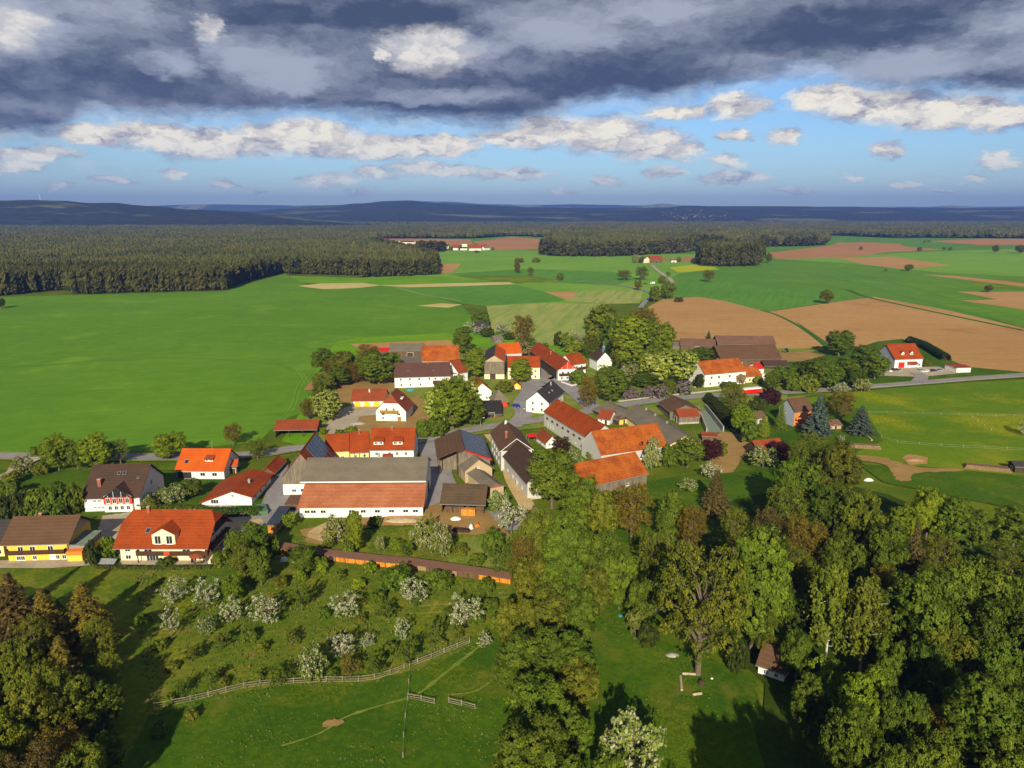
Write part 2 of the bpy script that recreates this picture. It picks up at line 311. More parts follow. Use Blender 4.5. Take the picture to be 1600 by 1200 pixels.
# ------------------------------------------------------------------ building blocks
class MB:
    """collects polygons, then links them as one mesh object"""
    def __init__(s): s.v = []; s.f = []; s.m = []
    def poly(s, pts, m=0):
        i = len(s.v); s.v += [tuple(p) for p in pts]; s.f.append(tuple(range(i, i + len(pts)))); s.m.append(m); return s
    def box(s, x0, x1, y0, y1, z0, z1, m=0, top=True):
        a = [(x0, y0), (x1, y0), (x1, y1), (x0, y1)]
        for k in range(4):
            p, q = a[k], a[(k + 1) % 4]
            s.poly([(p[0], p[1], z0), (q[0], q[1], z0), (q[0], q[1], z1), (p[0], p[1], z1)], m)
        if top: s.poly([(p[0], p[1], z1) for p in a], m)
        s.poly([(p[0], p[1], z0) for p in reversed(a)], m); return s
    def bar(s, p, q, r, m=0, n=4, r2=None):
        """tapered bar from p to q"""
        p, q = Vector(p), Vector(q); d = (q - p)
        if d.length < 1e-6: return s
        d.normalize(); u = d.orthogonal().normalized(); w = d.cross(u); r2 = r if r2 is None else r2
        A = [p + (u * math.cos(t) + w * math.sin(t)) * r for t in [2 * math.pi * (k + .5) / n for k in range(n)]]
        B = [q + (u * math.cos(t) + w * math.sin(t)) * r2 for t in [2 * math.pi * (k + .5) / n for k in range(n)]]
        for k in range(n): s.poly([A[k], A[(k + 1) % n], B[(k + 1) % n], B[k]], m)
        s.poly(A[::-1], m); s.poly(B, m); return s
    def lathe(s, prof, cx=0, cy=0, n=16, m=0):
        for (r0, z0), (r1, z1) in zip(prof, prof[1:]):
            for k in range(n):
                t0, t1 = 2 * math.pi * k / n, 2 * math.pi * (k + 1) / n
                s.poly([(cx + r0 * math.cos(t0), cy + r0 * math.sin(t0), z0), (cx + r0 * math.cos(t1), cy + r0 * math.sin(t1), z0),
                        (cx + r1 * math.cos(t1), cy + r1 * math.sin(t1), z1), (cx + r1 * math.cos(t0), cy + r1 * math.sin(t0), z1)], m)
        return s
    def slab(s, faces, t, m=0, me=None):
        """roof skin: top polygons, an underside t lower and the edges between"""
        me = m if me is None else me
        from collections import Counter
        key = lambda p: tuple(round(c, 4) for c in p)
        edges = Counter(); dirs = {}
        for f in faces:
            s.poly(f, m); s.poly([(p[0], p[1], p[2] - t) for p in reversed(f)], me)
            for a, b in zip(f, f[1:] + f[:1]):
                k = frozenset((key(a), key(b))); edges[k] += 1; dirs[k] = (a, b)
        for k, c in edges.items():
            if c == 1:
                a, b = dirs[k]
                s.poly([b, a, (a[0], a[1], a[2] - t), (b[0], b[1], b[2] - t)], me)
        return s
    def build(s, name, mats, parent=None, loc=None, smooth=False):
        me = bpy.data.meshes.new(name); me.from_pydata(s.v, [], s.f)
        mats = mats if isinstance(mats, (list, tuple)) else [mats]
        for m in mats: me.materials.append(MATS[m] if isinstance(m, str) else m)
        if len(mats) > 1: me.polygons.foreach_set('material_index', s.m)
        bm = bmesh.new(); bm.from_mesh(me); bmesh.ops.remove_doubles(bm, verts=bm.verts, dist=1e-4); bm.to_mesh(me); bm.free()
        if smooth: me.polygons.foreach_set('use_smooth', [True] * len(me.polygons))
        me.update()
        o = bpy.data.objects.new(name, me); COL.objects.link(o)
        if parent is not None: o.parent = parent
        if loc is not None: o.location = loc
        return o
def tag(o, label, cat, group=None):
    o['label'] = label; o['category'] = cat
    if group: o['group'] = group
    return o
def thing(name, label, cat, loc, rz=0.0, group=None):
    o = bpy.data.objects.new(name, None); COL.objects.link(o); o.empty_display_size = 0.5
    o.location = loc; o.rotation_euler = (0, 0, rz)
    return tag(o, label, cat, group)
def struct(o, kind='structure'):
    o['kind'] = kind; return o
def copy_tree(o, parent=None):
    c = o.copy(); COL.objects.link(c)
    if parent is not None: c.parent = parent
    for ch in list(KIDS.get(o.name, ())) or [k for k in bpy.data.objects if k.parent == o]: copy_tree(ch, c)
    return c
KIDS = {}

# ------------------------------------------------------------------ houses
class Frame:
    """a building's own axes: x along its front (seen from a to b in the photograph), y away from the viewer, origin mid-front"""
    def __init__(s, a, b):
        A, B = G(*a), G(*b); s.A, s.B = A, B; s.W = (B - A).length; s.ex = (B - A).normalized(); s.ey = Vector((-s.ex.y, s.ex.x, 0))
        s.O = (A + B) / 2; s.rz = math.atan2(s.ex.y, s.ex.x)
    def w(s, x, y, z=0): return s.O + s.ex * x + s.ey * y + Vector((0, 0, z))
    def px(s, x, y, z=0): return P(s.w(x, y, z))
def bis(f, lo, hi):
    """the argument where the falling function f crosses zero"""
    for _ in range(50):
        m = (lo + hi) / 2
        if f(m) > 0: lo = m
        else: hi = m
    return (lo + hi) / 2
def walls(root, x0, x1, y0, y1, he, hr, axis='x', wall='white_plaster', gable=None, z0=0.0, name='wall', hip=0.0, hipt=0.0):
    mb = MB()
    for p, q in (((x0, y0), (x1, y0)), ((x1, y0), (x1, y1)), ((x1, y1), (x0, y1)), ((x0, y1), (x0, y0))):
        mb.poly([(*p, z0), (*q, z0), (*q, he), (*p, he)], 0)
    if axis == 'x' and not (hip and not hipt):
        ym = (y0 + y1) / 2
        for x, sgn in ((x0, -1), (x1, 1)):
            if hip:
                d = (ym - y0) * (1 - hipt); zt = he + (hr - he) * hipt
                pts = [(x, y0, he), (x, y1, he), (x, ym + d, zt), (x, ym - d, zt)]
            else: pts = [(x, y0, he), (x, y1, he), (x, ym, hr)]
            mb.poly(pts if sgn > 0 else pts[::-1], 1)
    elif axis == 'y':
        xm = (x0 + x1) / 2
        for y, sgn in ((y0, 1), (y1, -1)):
            if hip:
                d = (xm - x0) * (1 - hipt); zt = he + (hr - he) * hipt
                pts = [(x0, y, he), (x1, y, he), (xm + d, y, zt), (xm - d, y, zt)]
            else: pts = [(x0, y, he), (x1, y, he), (xm, y, hr)]
            mb.poly(pts if sgn > 0 else pts[::-1], 1)
    return mb.build(name, [wall, gable or wall], root)
def gable_roof(root, x0, x1, y0, y1, he, hr, axis='x', mat='red_tiles', ov=0.5, ovg=0.35, hip=0.0, hipt=0.0, t=0.2, edge=None, lift=0.26, name='roof'):
    """two slopes; hip > 0 cuts the ridge ends back (hipt = 0 a full hip, 0.5 a half hip)"""
    if axis == 'y':                                           # build along x, then turn
        f = lambda p: (p[1], -p[0], p[2]); a0, a1, b0, b1 = -y1, -y0, x0, x1
        f = lambda p: (p[1], -p[0], p[2])
    else:
        f = lambda p: p; a0, a1, b0, b1 = x0, x1, y0, y1
    bm_ = (b0 + b1) / 2; half = (b1 - b0) / 2; sl = (hr - he) / half
    zr = hr + lift; ze = he + lift - ov * sl
    L0, L1 = a0 - ovg, a1 + ovg; c0, c1 = b0 - ov, b1 + ov
    r0, r1 = (L0 + hip, L1 - hip) if hip else (L0, L1)
    zt = ze + (zr - ze) * hipt; e0 = c0 + (bm_ - c0) * hipt; e1 = c1 + (bm_ - c1) * hipt
    faces = []
    if hip and hipt:
        faces.append([(L0, c0, ze), (L1, c0, ze), (L1, e0, zt), (r1, bm_, zr), (r0, bm_, zr), (L0, e0, zt)])
        faces.append([(L1, c1, ze), (L0, c1, ze), (L0, e1, zt), (r0, bm_, zr), (r1, bm_, zr), (L1, e1, zt)])
        faces.append([(L1, e0, zt), (L1, e1, zt), (r1, bm_, zr)]); faces.append([(L0, e1, zt), (L0, e0, zt), (r0, bm_, zr)])
    elif hip:
        faces.append([(L0, c0, ze), (L1, c0, ze), (r1, bm_, zr), (r0, bm_, zr)])
        faces.append([(L1, c1, ze), (L0, c1, ze), (r0, bm_, zr), (r1, bm_, zr)])
        faces.append([(L1, c0, ze), (L1, c1, ze), (r1, bm_, zr)]); faces.append([(L0, c1, ze), (L0, c0, ze), (r0, bm_, zr)])
    else:
        faces.append([(L0, c0, ze), (L1, c0, ze), (L1, bm_, zr), (L0, bm_, zr)])
        faces.append([(L1, c1, ze), (L0, c1, ze), (L0, bm_, zr), (L1, bm_, zr)])
    faces = [[f(p) for p in fc_] for fc_ in faces]
    mb = MB().slab(faces, t, 0, 1)
    mb.bar(f((r0, bm_, zr + 0.02)), f((r1, bm_, zr + 0.02)), 0.16, 0, 6)      # ridge tiles
    o = mb.build(name, [mat, edge or mat], root)
    if not edge or edge == mat:                                                # gutters along the eaves
        for c in (c0 - 0.07, c1 + 0.07): MB().bar(f((L0, c, ze - 0.12)), f((L1, c, ze - 0.12)), 0.07, 0, 5).build('gutter', 'galvanised', o)
    return o
def shed_roof(root, x0, x1, y0, y1, z_front, z_back, mat='rust_roof', ov=0.3, t=0.15, edge=None, name='roof'):
    s = (z_back - z_front) / (y1 - y0)
    f = [[(x0 - ov, y0 - ov, z_front - ov * s), (x1 + ov, y0 - ov, z_front - ov * s), (x1 + ov, y1 + ov, z_back + ov * s), (x0 - ov, y1 + ov, z_back + ov * s)]]
    return MB().slab(f, t, 0, 1).build(name, [mat, edge or mat], root)
def on_wall(side, x0, x1, y0, y1):
    """maps (u metres along the wall, out, z) to the house axes for the front, back, left or right wall"""
    if side == 'F': return lambda u, o, z: (x0 + u, y0 - o, z)
    if side == 'R': return lambda u, o, z: (x1 + o, y0 + u, z)
    if side == 'L': return lambda u, o, z: (x0 - o, y1 - u, z)
    return lambda u, o, z: (x1 - u, y1 + o, z)
def window(root, m, u, z, w, h, frame='white_paint', pane='glass', bars=1, sep=True, name='window', sill=True):
    """frame ring, cross bar and pane on a wall; u is the middle"""
    mb = MB(); a, b = u - w / 2, u + w / 2; k = 0.09
    def blk(ua, ub, za, zb, o0, o1, mt):
        c = [m(ua, o0, za), m(ub, o0, za), m(ub, o0, zb), m(ua, o0, zb)]; d = [m(ua, o1, za), m(ub, o1, za), m(ub, o1, zb), m(ua, o1, zb)]
        mb.poly(d, mt)
        for i in range(4): mb.poly([c[i], c[(i + 1) % 4], d[(i + 1) % 4], d[i]], mt)
    blk(a, b, z, z + k, 0, .06, 0); blk(a, b, z + h - k, z + h, 0, .06, 0); blk(a, a + k, z + k, z + h - k, 0, .06, 0); blk(b - k, b, z + k, z + h - k, 0, .06, 0)
    for i in range(bars):
        c = a + (b - a) * (i + 1) / (bars + 1); blk(c - .035, c + .035, z + k, z + h - k, 0, .05, 0)
    if sill: blk(a - .08, b + .08, z - .07, z, 0, .12, 0)
    pq = [m(a + k, .025, z + k), m(b - k, .025, z + k), m(b - k, .025, z + h - k), m(a + k, .025, z + h - k)]
    if sep:
        o = mb.build(name, frame, root); MB().poly(pq).build('pane', pane, o)
    else:
        mb.poly(pq, 1); o = mb.build(name, [frame, pane], root)
    return o
def door(root, m, u, w, h, mat='honey_wood', z=0.02, name='door', frame='white_paint'):
    mb = MB(); a, b = u - w / 2, u + w / 2
    def blk(ua, ub, za, zb, o1, mt):
        c = [m(ua, 0, za), m(ub, 0, za), m(ub, 0, zb), m(ua, 0, zb)]; d = [m(ua, o1, za), m(ub, o1, za), m(ub, o1, zb), m(ua, o1, zb)]
        mb.poly(d, mt)
        for i in range(4): mb.poly([c[i], c[(i + 1) % 4], d[(i + 1) % 4], d[i]], mt)
    blk(a, b, z, z + h, .04, 0); blk(a - .1, a, z, z + h + .1, .08, 1); blk(b, b + .1, z, z + h + .1, .08, 1); blk(a, b, z + h, z + h + .1, .08, 1)
    o = mb.build(name, [mat, frame], root)
    hd = MB(); hd.bar(m(b - .15, .07, z + h * .48), m(b - .15, .07, z + h * .48 + .16), .03); hd.build('handle', 'galvanised', o)
    return o
def chimney(roof, x, y, z0, z1, s=0.35, mat='brick'):
    mb = MB(); mb.box(x - s, x + s, y - s, y + s, z0, z1, 0); mb.box(x - s - .07, x + s + .07, y - s - .07, y + s + .07, z1 + .003, z1 + .12, 1)
    mb.box(x - .13, x + .13, y - .13, y + .13, z1 + .123, z1 + .4, 0)
    return mb.build('chimney', [mat, 'concrete'], roof)
def skylight(roof, x, y0, he, hr, b0, half, w=0.9, l=1.2, v=0.5):
    """a roof window lying in the front slope (ridge along x), v = share of the way up"""
    sl = (hr - he) / half; n = Vector((0, -sl, 1)).normalized(); d = Vector((0, 1, sl)).normalized()
    c = Vector((x, b0 + half * v, he + sl * half * v + .30)); ux = Vector((1, 0, 0)); mb = MB()
    q = lambda a, b, o: c + ux * a + d * b + n * o
    for i, (a, b, o) in enumerate(((w / 2, l / 2, .08),)):
        P0 = [q(-a, -b, -.1), q(a, -b, -.1), q(a, b, -.1), q(-a, b, -.1)]; P1 = [q(-a, -b, o), q(a, -b, o), q(a, b, o), q(-a, b, o)]
        mb.poly(P1, 0)
        for k in range(4): mb.poly([P0[k], P0[(k + 1) % 4], P1[(k + 1) % 4], P1[k]], 0)
        mb.poly([q(-a + .1, -b + .1, o + .01), q(a - .1, -b + .1, o + .01), q(a - .1, b - .1, o + .01), q(-a + .1, b - .1, o + .01)], 1)
    return mb.build('skylight', ['frame_metal', 'glass'], roof)
def dormer(root, x, he, hr, b0, half, w=1.6, zb=None, h=1.5, peak=0.7, wall='white_paint', roofm='red_tiles', v=0.35, wins=1, style='gable', front=None, ww=None, wh=None):
    """a dormer standing on the front slope (ridge along x)"""
    sl = (hr - he) / half; y = b0 + half * v if front is None else front; z = he + sl * (y - b0) + .2 if zb is None else zb
    yb = b0 + (z + h - he) / sl; yt = b0 + (z + h + peak - he) / sl
    mb = MB()
    mb.poly([(x - w / 2, y, z), (x + w / 2, y, z), (x + w / 2, y, z + h), (x - w / 2, y, z + h)])
    mb.poly([(x + w / 2, y, z), (x + w / 2, yb, z + h), (x + w / 2, y, z + h)]); mb.poly([(x - w / 2, y, z), (x - w / 2, y, z + h), (x - w / 2, yb, z + h)])
    if style == 'gable': mb.poly([(x - w / 2, y, z + h), (x + w / 2, y, z + h), (x, y, z + h + peak)])
    o = mb.build('dormer', wall, root)
    ov = .2; r = MB()
    if style == 'gable':
        k = peak / (w / 2); zo = z + h - ov * k + .1; yo = b0 + (zo - he) / sl
        L_ = [(x - w / 2 - ov, y - .25, zo), (x, y - .25, z + h + peak + .1), (x, yt, z + h + peak + .1), (x - w / 2 - ov, yo, zo)]
        Rr = [(x, y - .25, z + h + peak + .1), (x + w / 2 + ov, y - .25, zo), (x + w / 2 + ov, yo, zo), (x, yt, z + h + peak + .1)]
        r.slab([L_, Rr], .1)
    else:
        ybk = b0 + (z + h + .35 + .9 - he) / sl
        r.slab([[(x - w / 2 - ov, y - .3, z + h + .08), (x + w / 2 + ov, y - .3, z + h + .08), (x + w / 2 + ov, ybk, z + h + 1.2), (x - w / 2 - ov, ybk, z + h + 1.2)]], .1)
    r.build('dormer_roof', roofm, o)
    m = lambda u, oo, zz: (x - w / 2 + u, y - oo, zz)
    for i in range(wins):
        window(o, m, w * (i + .5) / wins, z + .25, ww or min(1.0, w / wins - .35), wh or h - .45, sep=False)
    return o
def balcony(root, x0, x1, y0, y1, z, h=1.0, mat='dark_wood', slab='dark_wood', solid=True):
    mb = MB(); mb.box(x0, x1, y0, y1, z - .18, z, 1)
    for (a, b, c, d) in ((x0, x1, y0, y0 + .07), (x0, x0 + .07, y0 + .073, y1 - .003), (x1 - .07, x1, y0 + .073, y1 - .003)):
        if solid: mb.box(a, b, c, d, z + .1, z + h, 0)
        mb.box(a - .02, b + .02, c - .02, d + .02, z + h + .003, z + h + .08, 0)
    n = max(2, int((x1 - x0) / 1.6))
    for i in range(n + 1):
        x = x0 + .08 + (x1 - x0 - .16) * i / n; mb.box(x - .04, x + .04, y0 - .03, y0 - .004, z - .15, z + h, 0)
    return mb.build('balcony', [mat, slab], root)
def solar(roof, q, nx, ny, lift=0.1, name='solar_array'):
    """panels over the roof rectangle q = four corners (counter-clockwise from lower left)"""
    q = [Vector(p) for p in q]; n = (q[1] - q[0]).cross(q[3] - q[0]).normalized(); mb = MB()
    def at(u, v, o): return (q[0] * (1 - u) + q[1] * u) * (1 - v) + (q[3] * (1 - u) + q[2] * u) * v + n * o
    for i in range(nx):
        for j in range(ny):
            a, b, c, d = i / nx + .003, (i + 1) / nx - .003, j / ny + .004, (j + 1) / ny - .004
            P1 = [at(a, c, lift), at(b, c, lift), at(b, d, lift), at(a, d, lift)]; P0 = [at(a, c, lift - .06), at(b, c, lift - .06), at(b, d, lift - .06), at(a, d, lift - .06)]
            for k in range(4): mb.poly([P0[k], P0[(k + 1) % 4], P1[(k + 1) % 4], P1[k]], 1)
            mb.poly(P1, 1); e = .03; du, dv = e * (b - a) , e * (d - c)
            mb.poly([at(a + du, c + dv, lift + .006), at(b - du, c + dv, lift + .006), at(b - du, d - dv, lift + .006), at(a + du, d - dv, lift + .006)], 0)
    return mb.build(name, ['solar_cell', 'frame_metal'], roof)

def house(name, label, cat, a, b, eave, ridge=None, kind='side', back=None, D=None, tan=0.84, wall='white_plaster', roof='red_tiles', gable=None,
          ov=0.5, ovg=0.35, hip=0.0, hipt=0.0, win=(), chim=(), sky_=(), dorm=(), doors=(), group=None, edge=None, verge=None, roofname='roof'):
    """a pitched-roof building: a, b = foot of its front wall in the photograph; eave, ridge, back = rows of the photograph (or metres when below 60)"""
    fr = Frame(a, b); w = fr.W
    he = eave if eave < 60 else (hgt(a[0], a[1], eave))
    if kind == 'side':
        if D is None: D = bis(lambda d: fr.px(0, d / 2, he + d / 2 * tan)[1] - ridge, 2.5, 45)
        hr = he + D / 2 * tan
        if ridge is not None and ridge < 60: hr = ridge
    else:
        m = fr.px(0, 0)
        hr = hgt(m[0], m[1], ridge) if ridge > 60 else ridge
        if D is None: D = bis(lambda d: fr.px(0, d, hr)[1] - back, 2.0, 60)
    root = thing(name, label, cat, fr.O, fr.rz, group)
    x0, x1 = -w / 2, w / 2
    ax = 'x' if kind == 'side' else 'y'
    wo_ = walls(root, x0, x1, 0, D, he, hr, ax, wall, gable, hip=hip, hipt=hipt)
    ro = gable_roof(root, x0, x1, 0, D, he, hr, ax, roof, ov, ovg, hip, hipt, edge=edge, name=roofname)
    far_ = fr.O.length > 300
    for s, n, z, ww, wh, *o in win:                            # (wall, how many or list of shares, sill height, width, height)
        ln = w if s in 'FB' else D; m = on_wall(s, x0, x1, 0, D)
        us = [(i + .5) / n for i in range(n)] if isinstance(n, int) else n
        for u in us: window(root, m, u * ln, z, ww, wh, *(o or ()), sep=not far_)
    for s, u, dw, dh, *o in doors:
        ln = w if s in 'FB' else D; door(root, on_wall(s, x0, x1, 0, D), u * ln, dw, dh, *(o or ()))
    half = D / 2 if kind == 'side' else w / 2; sl = (hr - he) / half
    for c in chim:                                             # (share along the ridge, distance from the ridge towards the front/left)
        if kind == 'side': x, y = x0 + w * c[0], D / 2 - c[1]
        else: x, y = -c[1], D * c[0]
        zz = hr - abs(c[1]) * sl; chimney(ro, x, y, zz - .5, hr + (c[2] if len(c) > 2 else .9), *(c[3:]))
    if kind == 'side':
        for s in sky_: skylight(ro, x0 + w * s[0], 0, he, hr, 0, half, v=s[1], *s[2:])
        for d in dorm: dormer(root, x0 + w * d[0], he, hr, 0, half, **d[1])
    return root, dict(W=w, D=D, he=he, hr=hr, x0=x0, x1=x1, roof=ro, wall=wo_, fr=fr, sl=sl, half=half)

# ------------------------------------------------------------------ ground, fields, roads
GM = dict(
 meadow=ground_mat('meadow', [lin(72,94,14), lin(104,116,26), lin(126,114,48)], 0.05, 1.1, bumpd=0.25),
 rough=ground_mat('rough_meadow', [lin(72,100,16), lin(110,116,34), lin(142,120,60)], 0.07, 0.8, yellow=0.25, bumpd=0.35),
 pasture=ground_mat('pasture', [lin(54,86,12), lin(78,104,18), lin(106,108,36)], 0.045, 0.9, yellow=0.12, bumpd=0.2),
 crop=ground_mat('green_crop', [lin(88,128,30), lin(102,142,34), lin(118,154,44)], 0.009, 0.10, 0.30, 0.35, 0.42, lin(84,128,34), bumpd=0.1),
 crop2=ground_mat('pale_crop', [lin(110,150,46), lin(126,162,54)], 0.007, 0.1, 0.22, 0.3, 0.3, lin(74,140,44)),
 crop3=ground_mat('dark_crop', [lin(86,124,40), lin(98,136,42), lin(114,146,46)], 0.006, 0.1, -0.5, 0.16, 0.45, lin(80,146,54)),
 crop4=ground_mat('blue_green_crop', [lin(88,132,42), lin(100,144,48)], 0.008, 0.1, 1.2, 0.25, 0.4, lin(54,122,48)),
 lush=ground_mat('lush_strip', [lin(92,142,18), lin(114,154,26)], 0.02, 0.3, yellow=0.2),
 stubble=ground_mat('striped_field', [lin(140,152,78), lin(164,164,88), lin(122,148,66)], 0.012, 0.15, 1.36, 0.16, 0.7, lin(118,146,60)),
 soil=ground_mat('ploughed_soil', [lin(172,132,80), lin(188,148,94), lin(160,118,70)], 0.008, 0.2, 0.0, 0.35, 0.45, lin(172,118,66), bumpd=0.15),
 soil2=ground_mat('red_soil', [lin(164,118,76), lin(180,132,86)], 0.006, 0.1, 0.15, 0.2, 0.3, lin(166,112,74)),
 tan=ground_mat('tan_field', [lin(206,184,124), lin(190,172,108)], 0.01, 0.1, 0.0, 0.2, 0.3, lin(170,160,92)),
 yellow=ground_mat('rape_field', [lin(182,180,16), lin(150,168,30)], 0.02, 0.1),
 flower=ground_mat('dandelion_meadow', [lin(84,116,14), lin(104,128,20), lin(128,128,32)], 0.02, 0.5, yellow=0.5, bumpd=0.15),
 verge=ground_mat('verge_grass', [lin(96,120,30), lin(140,140,66), lin(84,120,24)], 0.1, 1.2, bumpd=0.2),
 dirt=ground_mat('bare_earth', [lin(166,132,82), lin(146,116,70), lin(124,118,54)], 0.12, 1.0, bumpd=0.1),
 gravel=ground_mat('gravel_yard', [lin(186,172,150), lin(164,148,126), lin(150,136,104)], 0.12, 1.2),
 asphalt=ground_mat('asphalt', [lin(136,130,130), lin(152,146,144), lin(124,118,116)], 0.08, 0.9),
 track=ground_mat('farm_track', [lin(200,176,130), lin(178,150,104)], 0.1, 1.0),
 line=ground_mat('tyre_line', [lin(150,160,90), lin(134,150,76)], 0.05, 1.0),
 ditch=ground_mat('ditch_grass', [lin(52,92,34), lin(72,110,40)], 0.1, 1.0),
 floor=ground_mat('forest_floor', [lin(44,62,12), lin(62,78,18), lin(62,58,26)], 0.06, 0.8, bumpd=0.2),
)
LAYER = [0]
def next_z(): LAYER[0] += 1; return 0.01 + LAYER[0] * 0.005
def catmull(pts, n=6, closed=True):
    out = []; k = len(pts)
    for i in range(k if closed else k - 1):
        p0, p1, p2, p3 = (pts[(i + j - 1) % k] if closed else pts[min(max(i + j - 1, 0), k - 1)] for j in range(4))
        for s in range(n):
            t = s / n
            out.append(tuple(0.5 * (2 * b + (c - a) * t + (2 * a - 5 * b + 4 * c - d) * t * t + (3 * b - a - 3 * c + d) * t ** 3) for a, b, c, d in zip(p0, p1, p2, p3)))
    if not closed: out.append(tuple(pts[-1]))
    return out
def mesh_obj(name, verts, faces, mat):
    me = bpy.data.meshes.new(name); me.from_pydata([tuple(v) for v in verts], [], faces); me.materials.append(mat); me.update()
    o = bpy.data.objects.new(name, me); COL.objects.link(o); return o
def patch(name, pts, mat, curved=False, rag=0.0, kind='structure'):
    """a sheet on the ground, its outline given by what the photograph shows"""
    w = [tuple(G(*p))[:2] for p in pts]
    if curved: w = catmull(w, 5)
    if rag:
        rr = random.Random(len(pts) * 31 + int(pts[0][0])); q = []
        for a, b in zip(w, w[1:] + w[:1]):
            n = max(1, min(40, int(math.dist(a, b) / (rag * 3))))
            for i in range(n):
                t = i / n; q.append((a[0] + (b[0] - a[0]) * t + rr.uniform(-rag, rag), a[1] + (b[1] - a[1]) * t + rr.uniform(-rag, rag)))
        w = q
    z = next_z()
    bm = bmesh.new(); f = bm.faces.new([bm.verts.new((x, y, z)) for x, y in w])
    f.normal_update()
    if f.normal.z < 0: f.normal_flip()
    bmesh.ops.triangulate(bm, faces=[f], ngon_method='EAR_CLIP')
    me = bpy.data.meshes.new(name); bm.to_mesh(me); bm.free(); me.materials.append(GM[mat])
    o = bpy.data.objects.new(name, me); COL.objects.link(o); o['kind'] = kind; return o
def strip(name, pts, width, mat, z=None, curved=True, world=False, kind='structure', h=0.0):
    w = [tuple(p)[:2] for p in pts] if world else [tuple(G(*p))[:2] for p in pts]
    if curved: w = catmull(w, 6, False)
    z = next_z() if z is None else z
    V, Fc = [], []
    for i, p in enumerate(w):
        a = w[max(i - 1, 0)]; b = w[min(i + 1, len(w) - 1)]; d = math.dist(a, b) or 1
        nx, ny = -(b[1] - a[1]) / d, (b[0] - a[0]) / d; hw = width / 2 if not callable(width) else width(i / (len(w) - 1)) / 2
        V += [(p[0] + nx * hw, p[1] + ny * hw, z), (p[0] - nx * hw, p[1] - ny * hw, z)]
        if i: k = 2 * i; Fc.append((k - 2, k - 1, k + 1, k))
    o = mesh_obj(name, V, Fc, GM[mat] if mat in GM else MATS[mat]); o['kind'] = kind; return o

gv = [(-16000, -400, 0), (16000, -400, 0), (16000, 16000, 0), (-16000, 16000, 0)]
struct(mesh_obj('ground', gv, [(0, 1, 2, 3)], GM['meadow']))

# far land first, then nearer
patch('field', [(-700,420),(2400,420),(2000,352),(-500,352)], 'crop3')
patch('field', [(360,355),(470,352.6),(560,352),(710,352.5),(560,358),(420,358.5)], 'tan')
patch('field', [(735,352),(900,352),(860,355.5),(760,356)], 'crop2')
patch('field', [(592,372),(735,374),(745,392),(690,400),(590,388)], 'soil2')
patch('field', [(690,386),(775,380),(860,372),(880,380),(850,398),(690,400)], 'crop')
patch('field', [(738,378),(800,370),(872,376),(850,389),(775,391)], 'soil2')
patch('field', [(560,440),(690,392),(780,391),(850,392),(1100,398),(1140,440),(1010,470),(760,478),(640,452)], 'crop2')
patch('field', [(684,413),(722,411),(716,417),(706,426),(683,428)], 'soil')
patch('field', [(700,428),(820,420),(960,425),(1000,436),(960,446),(830,440)], 'crop4')
patch('field', [(800,402),(980,402),(1010,412),(960,424),(800,418)], 'crop2')
patch('field', [(440,431),(560,434),(690,431),(800,443),(640,449),(500,443),(445,440)], 'lush')
patch('field', [(700,430),(830,430),(880,440),(800,444)], 'flower')
patch('field', [(-700,520),(-300,485),(0,464),(112,461),(350,455),(378,446),(445,428),(480,446),(620,448),(720,476),(735,492),(722,520),(560,528),(528,534),(503,560),(498,600),(470,645),(436,660),(405,690),(270,705),(-900,712)], 'crop')
patch('field', [(615,450),(800,444),(852,456),(884,470),(760,478),(720,474),(665,460)], 'crop4')
patch('field', [(466,447),(500,443),(565,442),(596,446),(560,450),(505,452)], 'tan')
patch('field', [(590,446),(690,443),(795,441),(806,444),(720,447),(640,449)], 'tan')
patch('field', [(760,478),(850,474),(945,474),(938,506),(905,545),(832,536),(770,520)], 'stubble')
patch('field', [(880,470),(910,454),(1005,452),(1000,474),(945,475)], 'stubble')
patch('field', [(850,456),(903,456),(896,463),(886,468)], 'soil')
patch('track', [(650,478),(690,474),(722,476),(700,481)], 'tan')
strip('path', [(620,449),(660,460),(720,470)], 2.5, 'line')
strip('path', [(900,440),(930,442),(960,446)], 3, 'line')
# right-hand fields
patch('field', [(1040,440),(1060,428),(1130,418),(1330,418),(1420,445),(1600,520),(2000,560),(2000,640),(1400,520),(1200,492),(1040,470)], 'crop3')
patch('field', [(1200,420),(1330,404),(1600,396),(2100,410),(2100,560),(1600,512),(1480,478),(1400,442),(1320,421)], 'crop')
patch('field', [(1040,470),(1055,440),(1090,434),(1290,462),(1370,466),(1200,488)], 'crop4')
patch('field', [(1200,404),(1360,398),(1480,392),(1620,388),(2000,392),(2000,420),(1600,432),(1470,426),(1330,412)], 'crop2')
patch('field', [(1045,418),(1095,412),(1125,421),(1060,426)], 'yellow')
patch('field', [(1500,440),(1600,436),(1800,438),(1800,460),(1560,452)], 'flower')
patch('field', [(1195,396),(1300,383),(1310,379),(1410,381),(1400,385),(1480,390),(1390,394),(1330,402),(1215,405)], 'soil2')
patch('field', [(1290,385),(1345,378),(1400,381),(1420,386),(1360,389)], 'soil2')
patch('field', [(1310,404),(1395,401),(1486,415),(1405,420),(1350,413)], 'soil')
patch('field', [(1452,377),(1530,373),(1800,374),(1800,383),(1530,383)], 'soil2')
patch('field', [(1020,405),(1085,401),(1095,408),(1050,408)], 'soil2')
patch('field', [(1440,429),(1490,431),(1600,443),(1800,450),(1800,458),(1590,447)], 'soil')
patch('field', [(1495,456),(1600,456),(1800,466),(1800,500),(1600,484),(1500,470),(1560,468)], 'soil')
patch('field', [(1012,480),(1035,468),(1090,464),(1130,470),(1195,487),(1240,500),(1288,541),(1240,548),(1180,548),(1120,534),(1050,532),(1028,505)], 'soil')
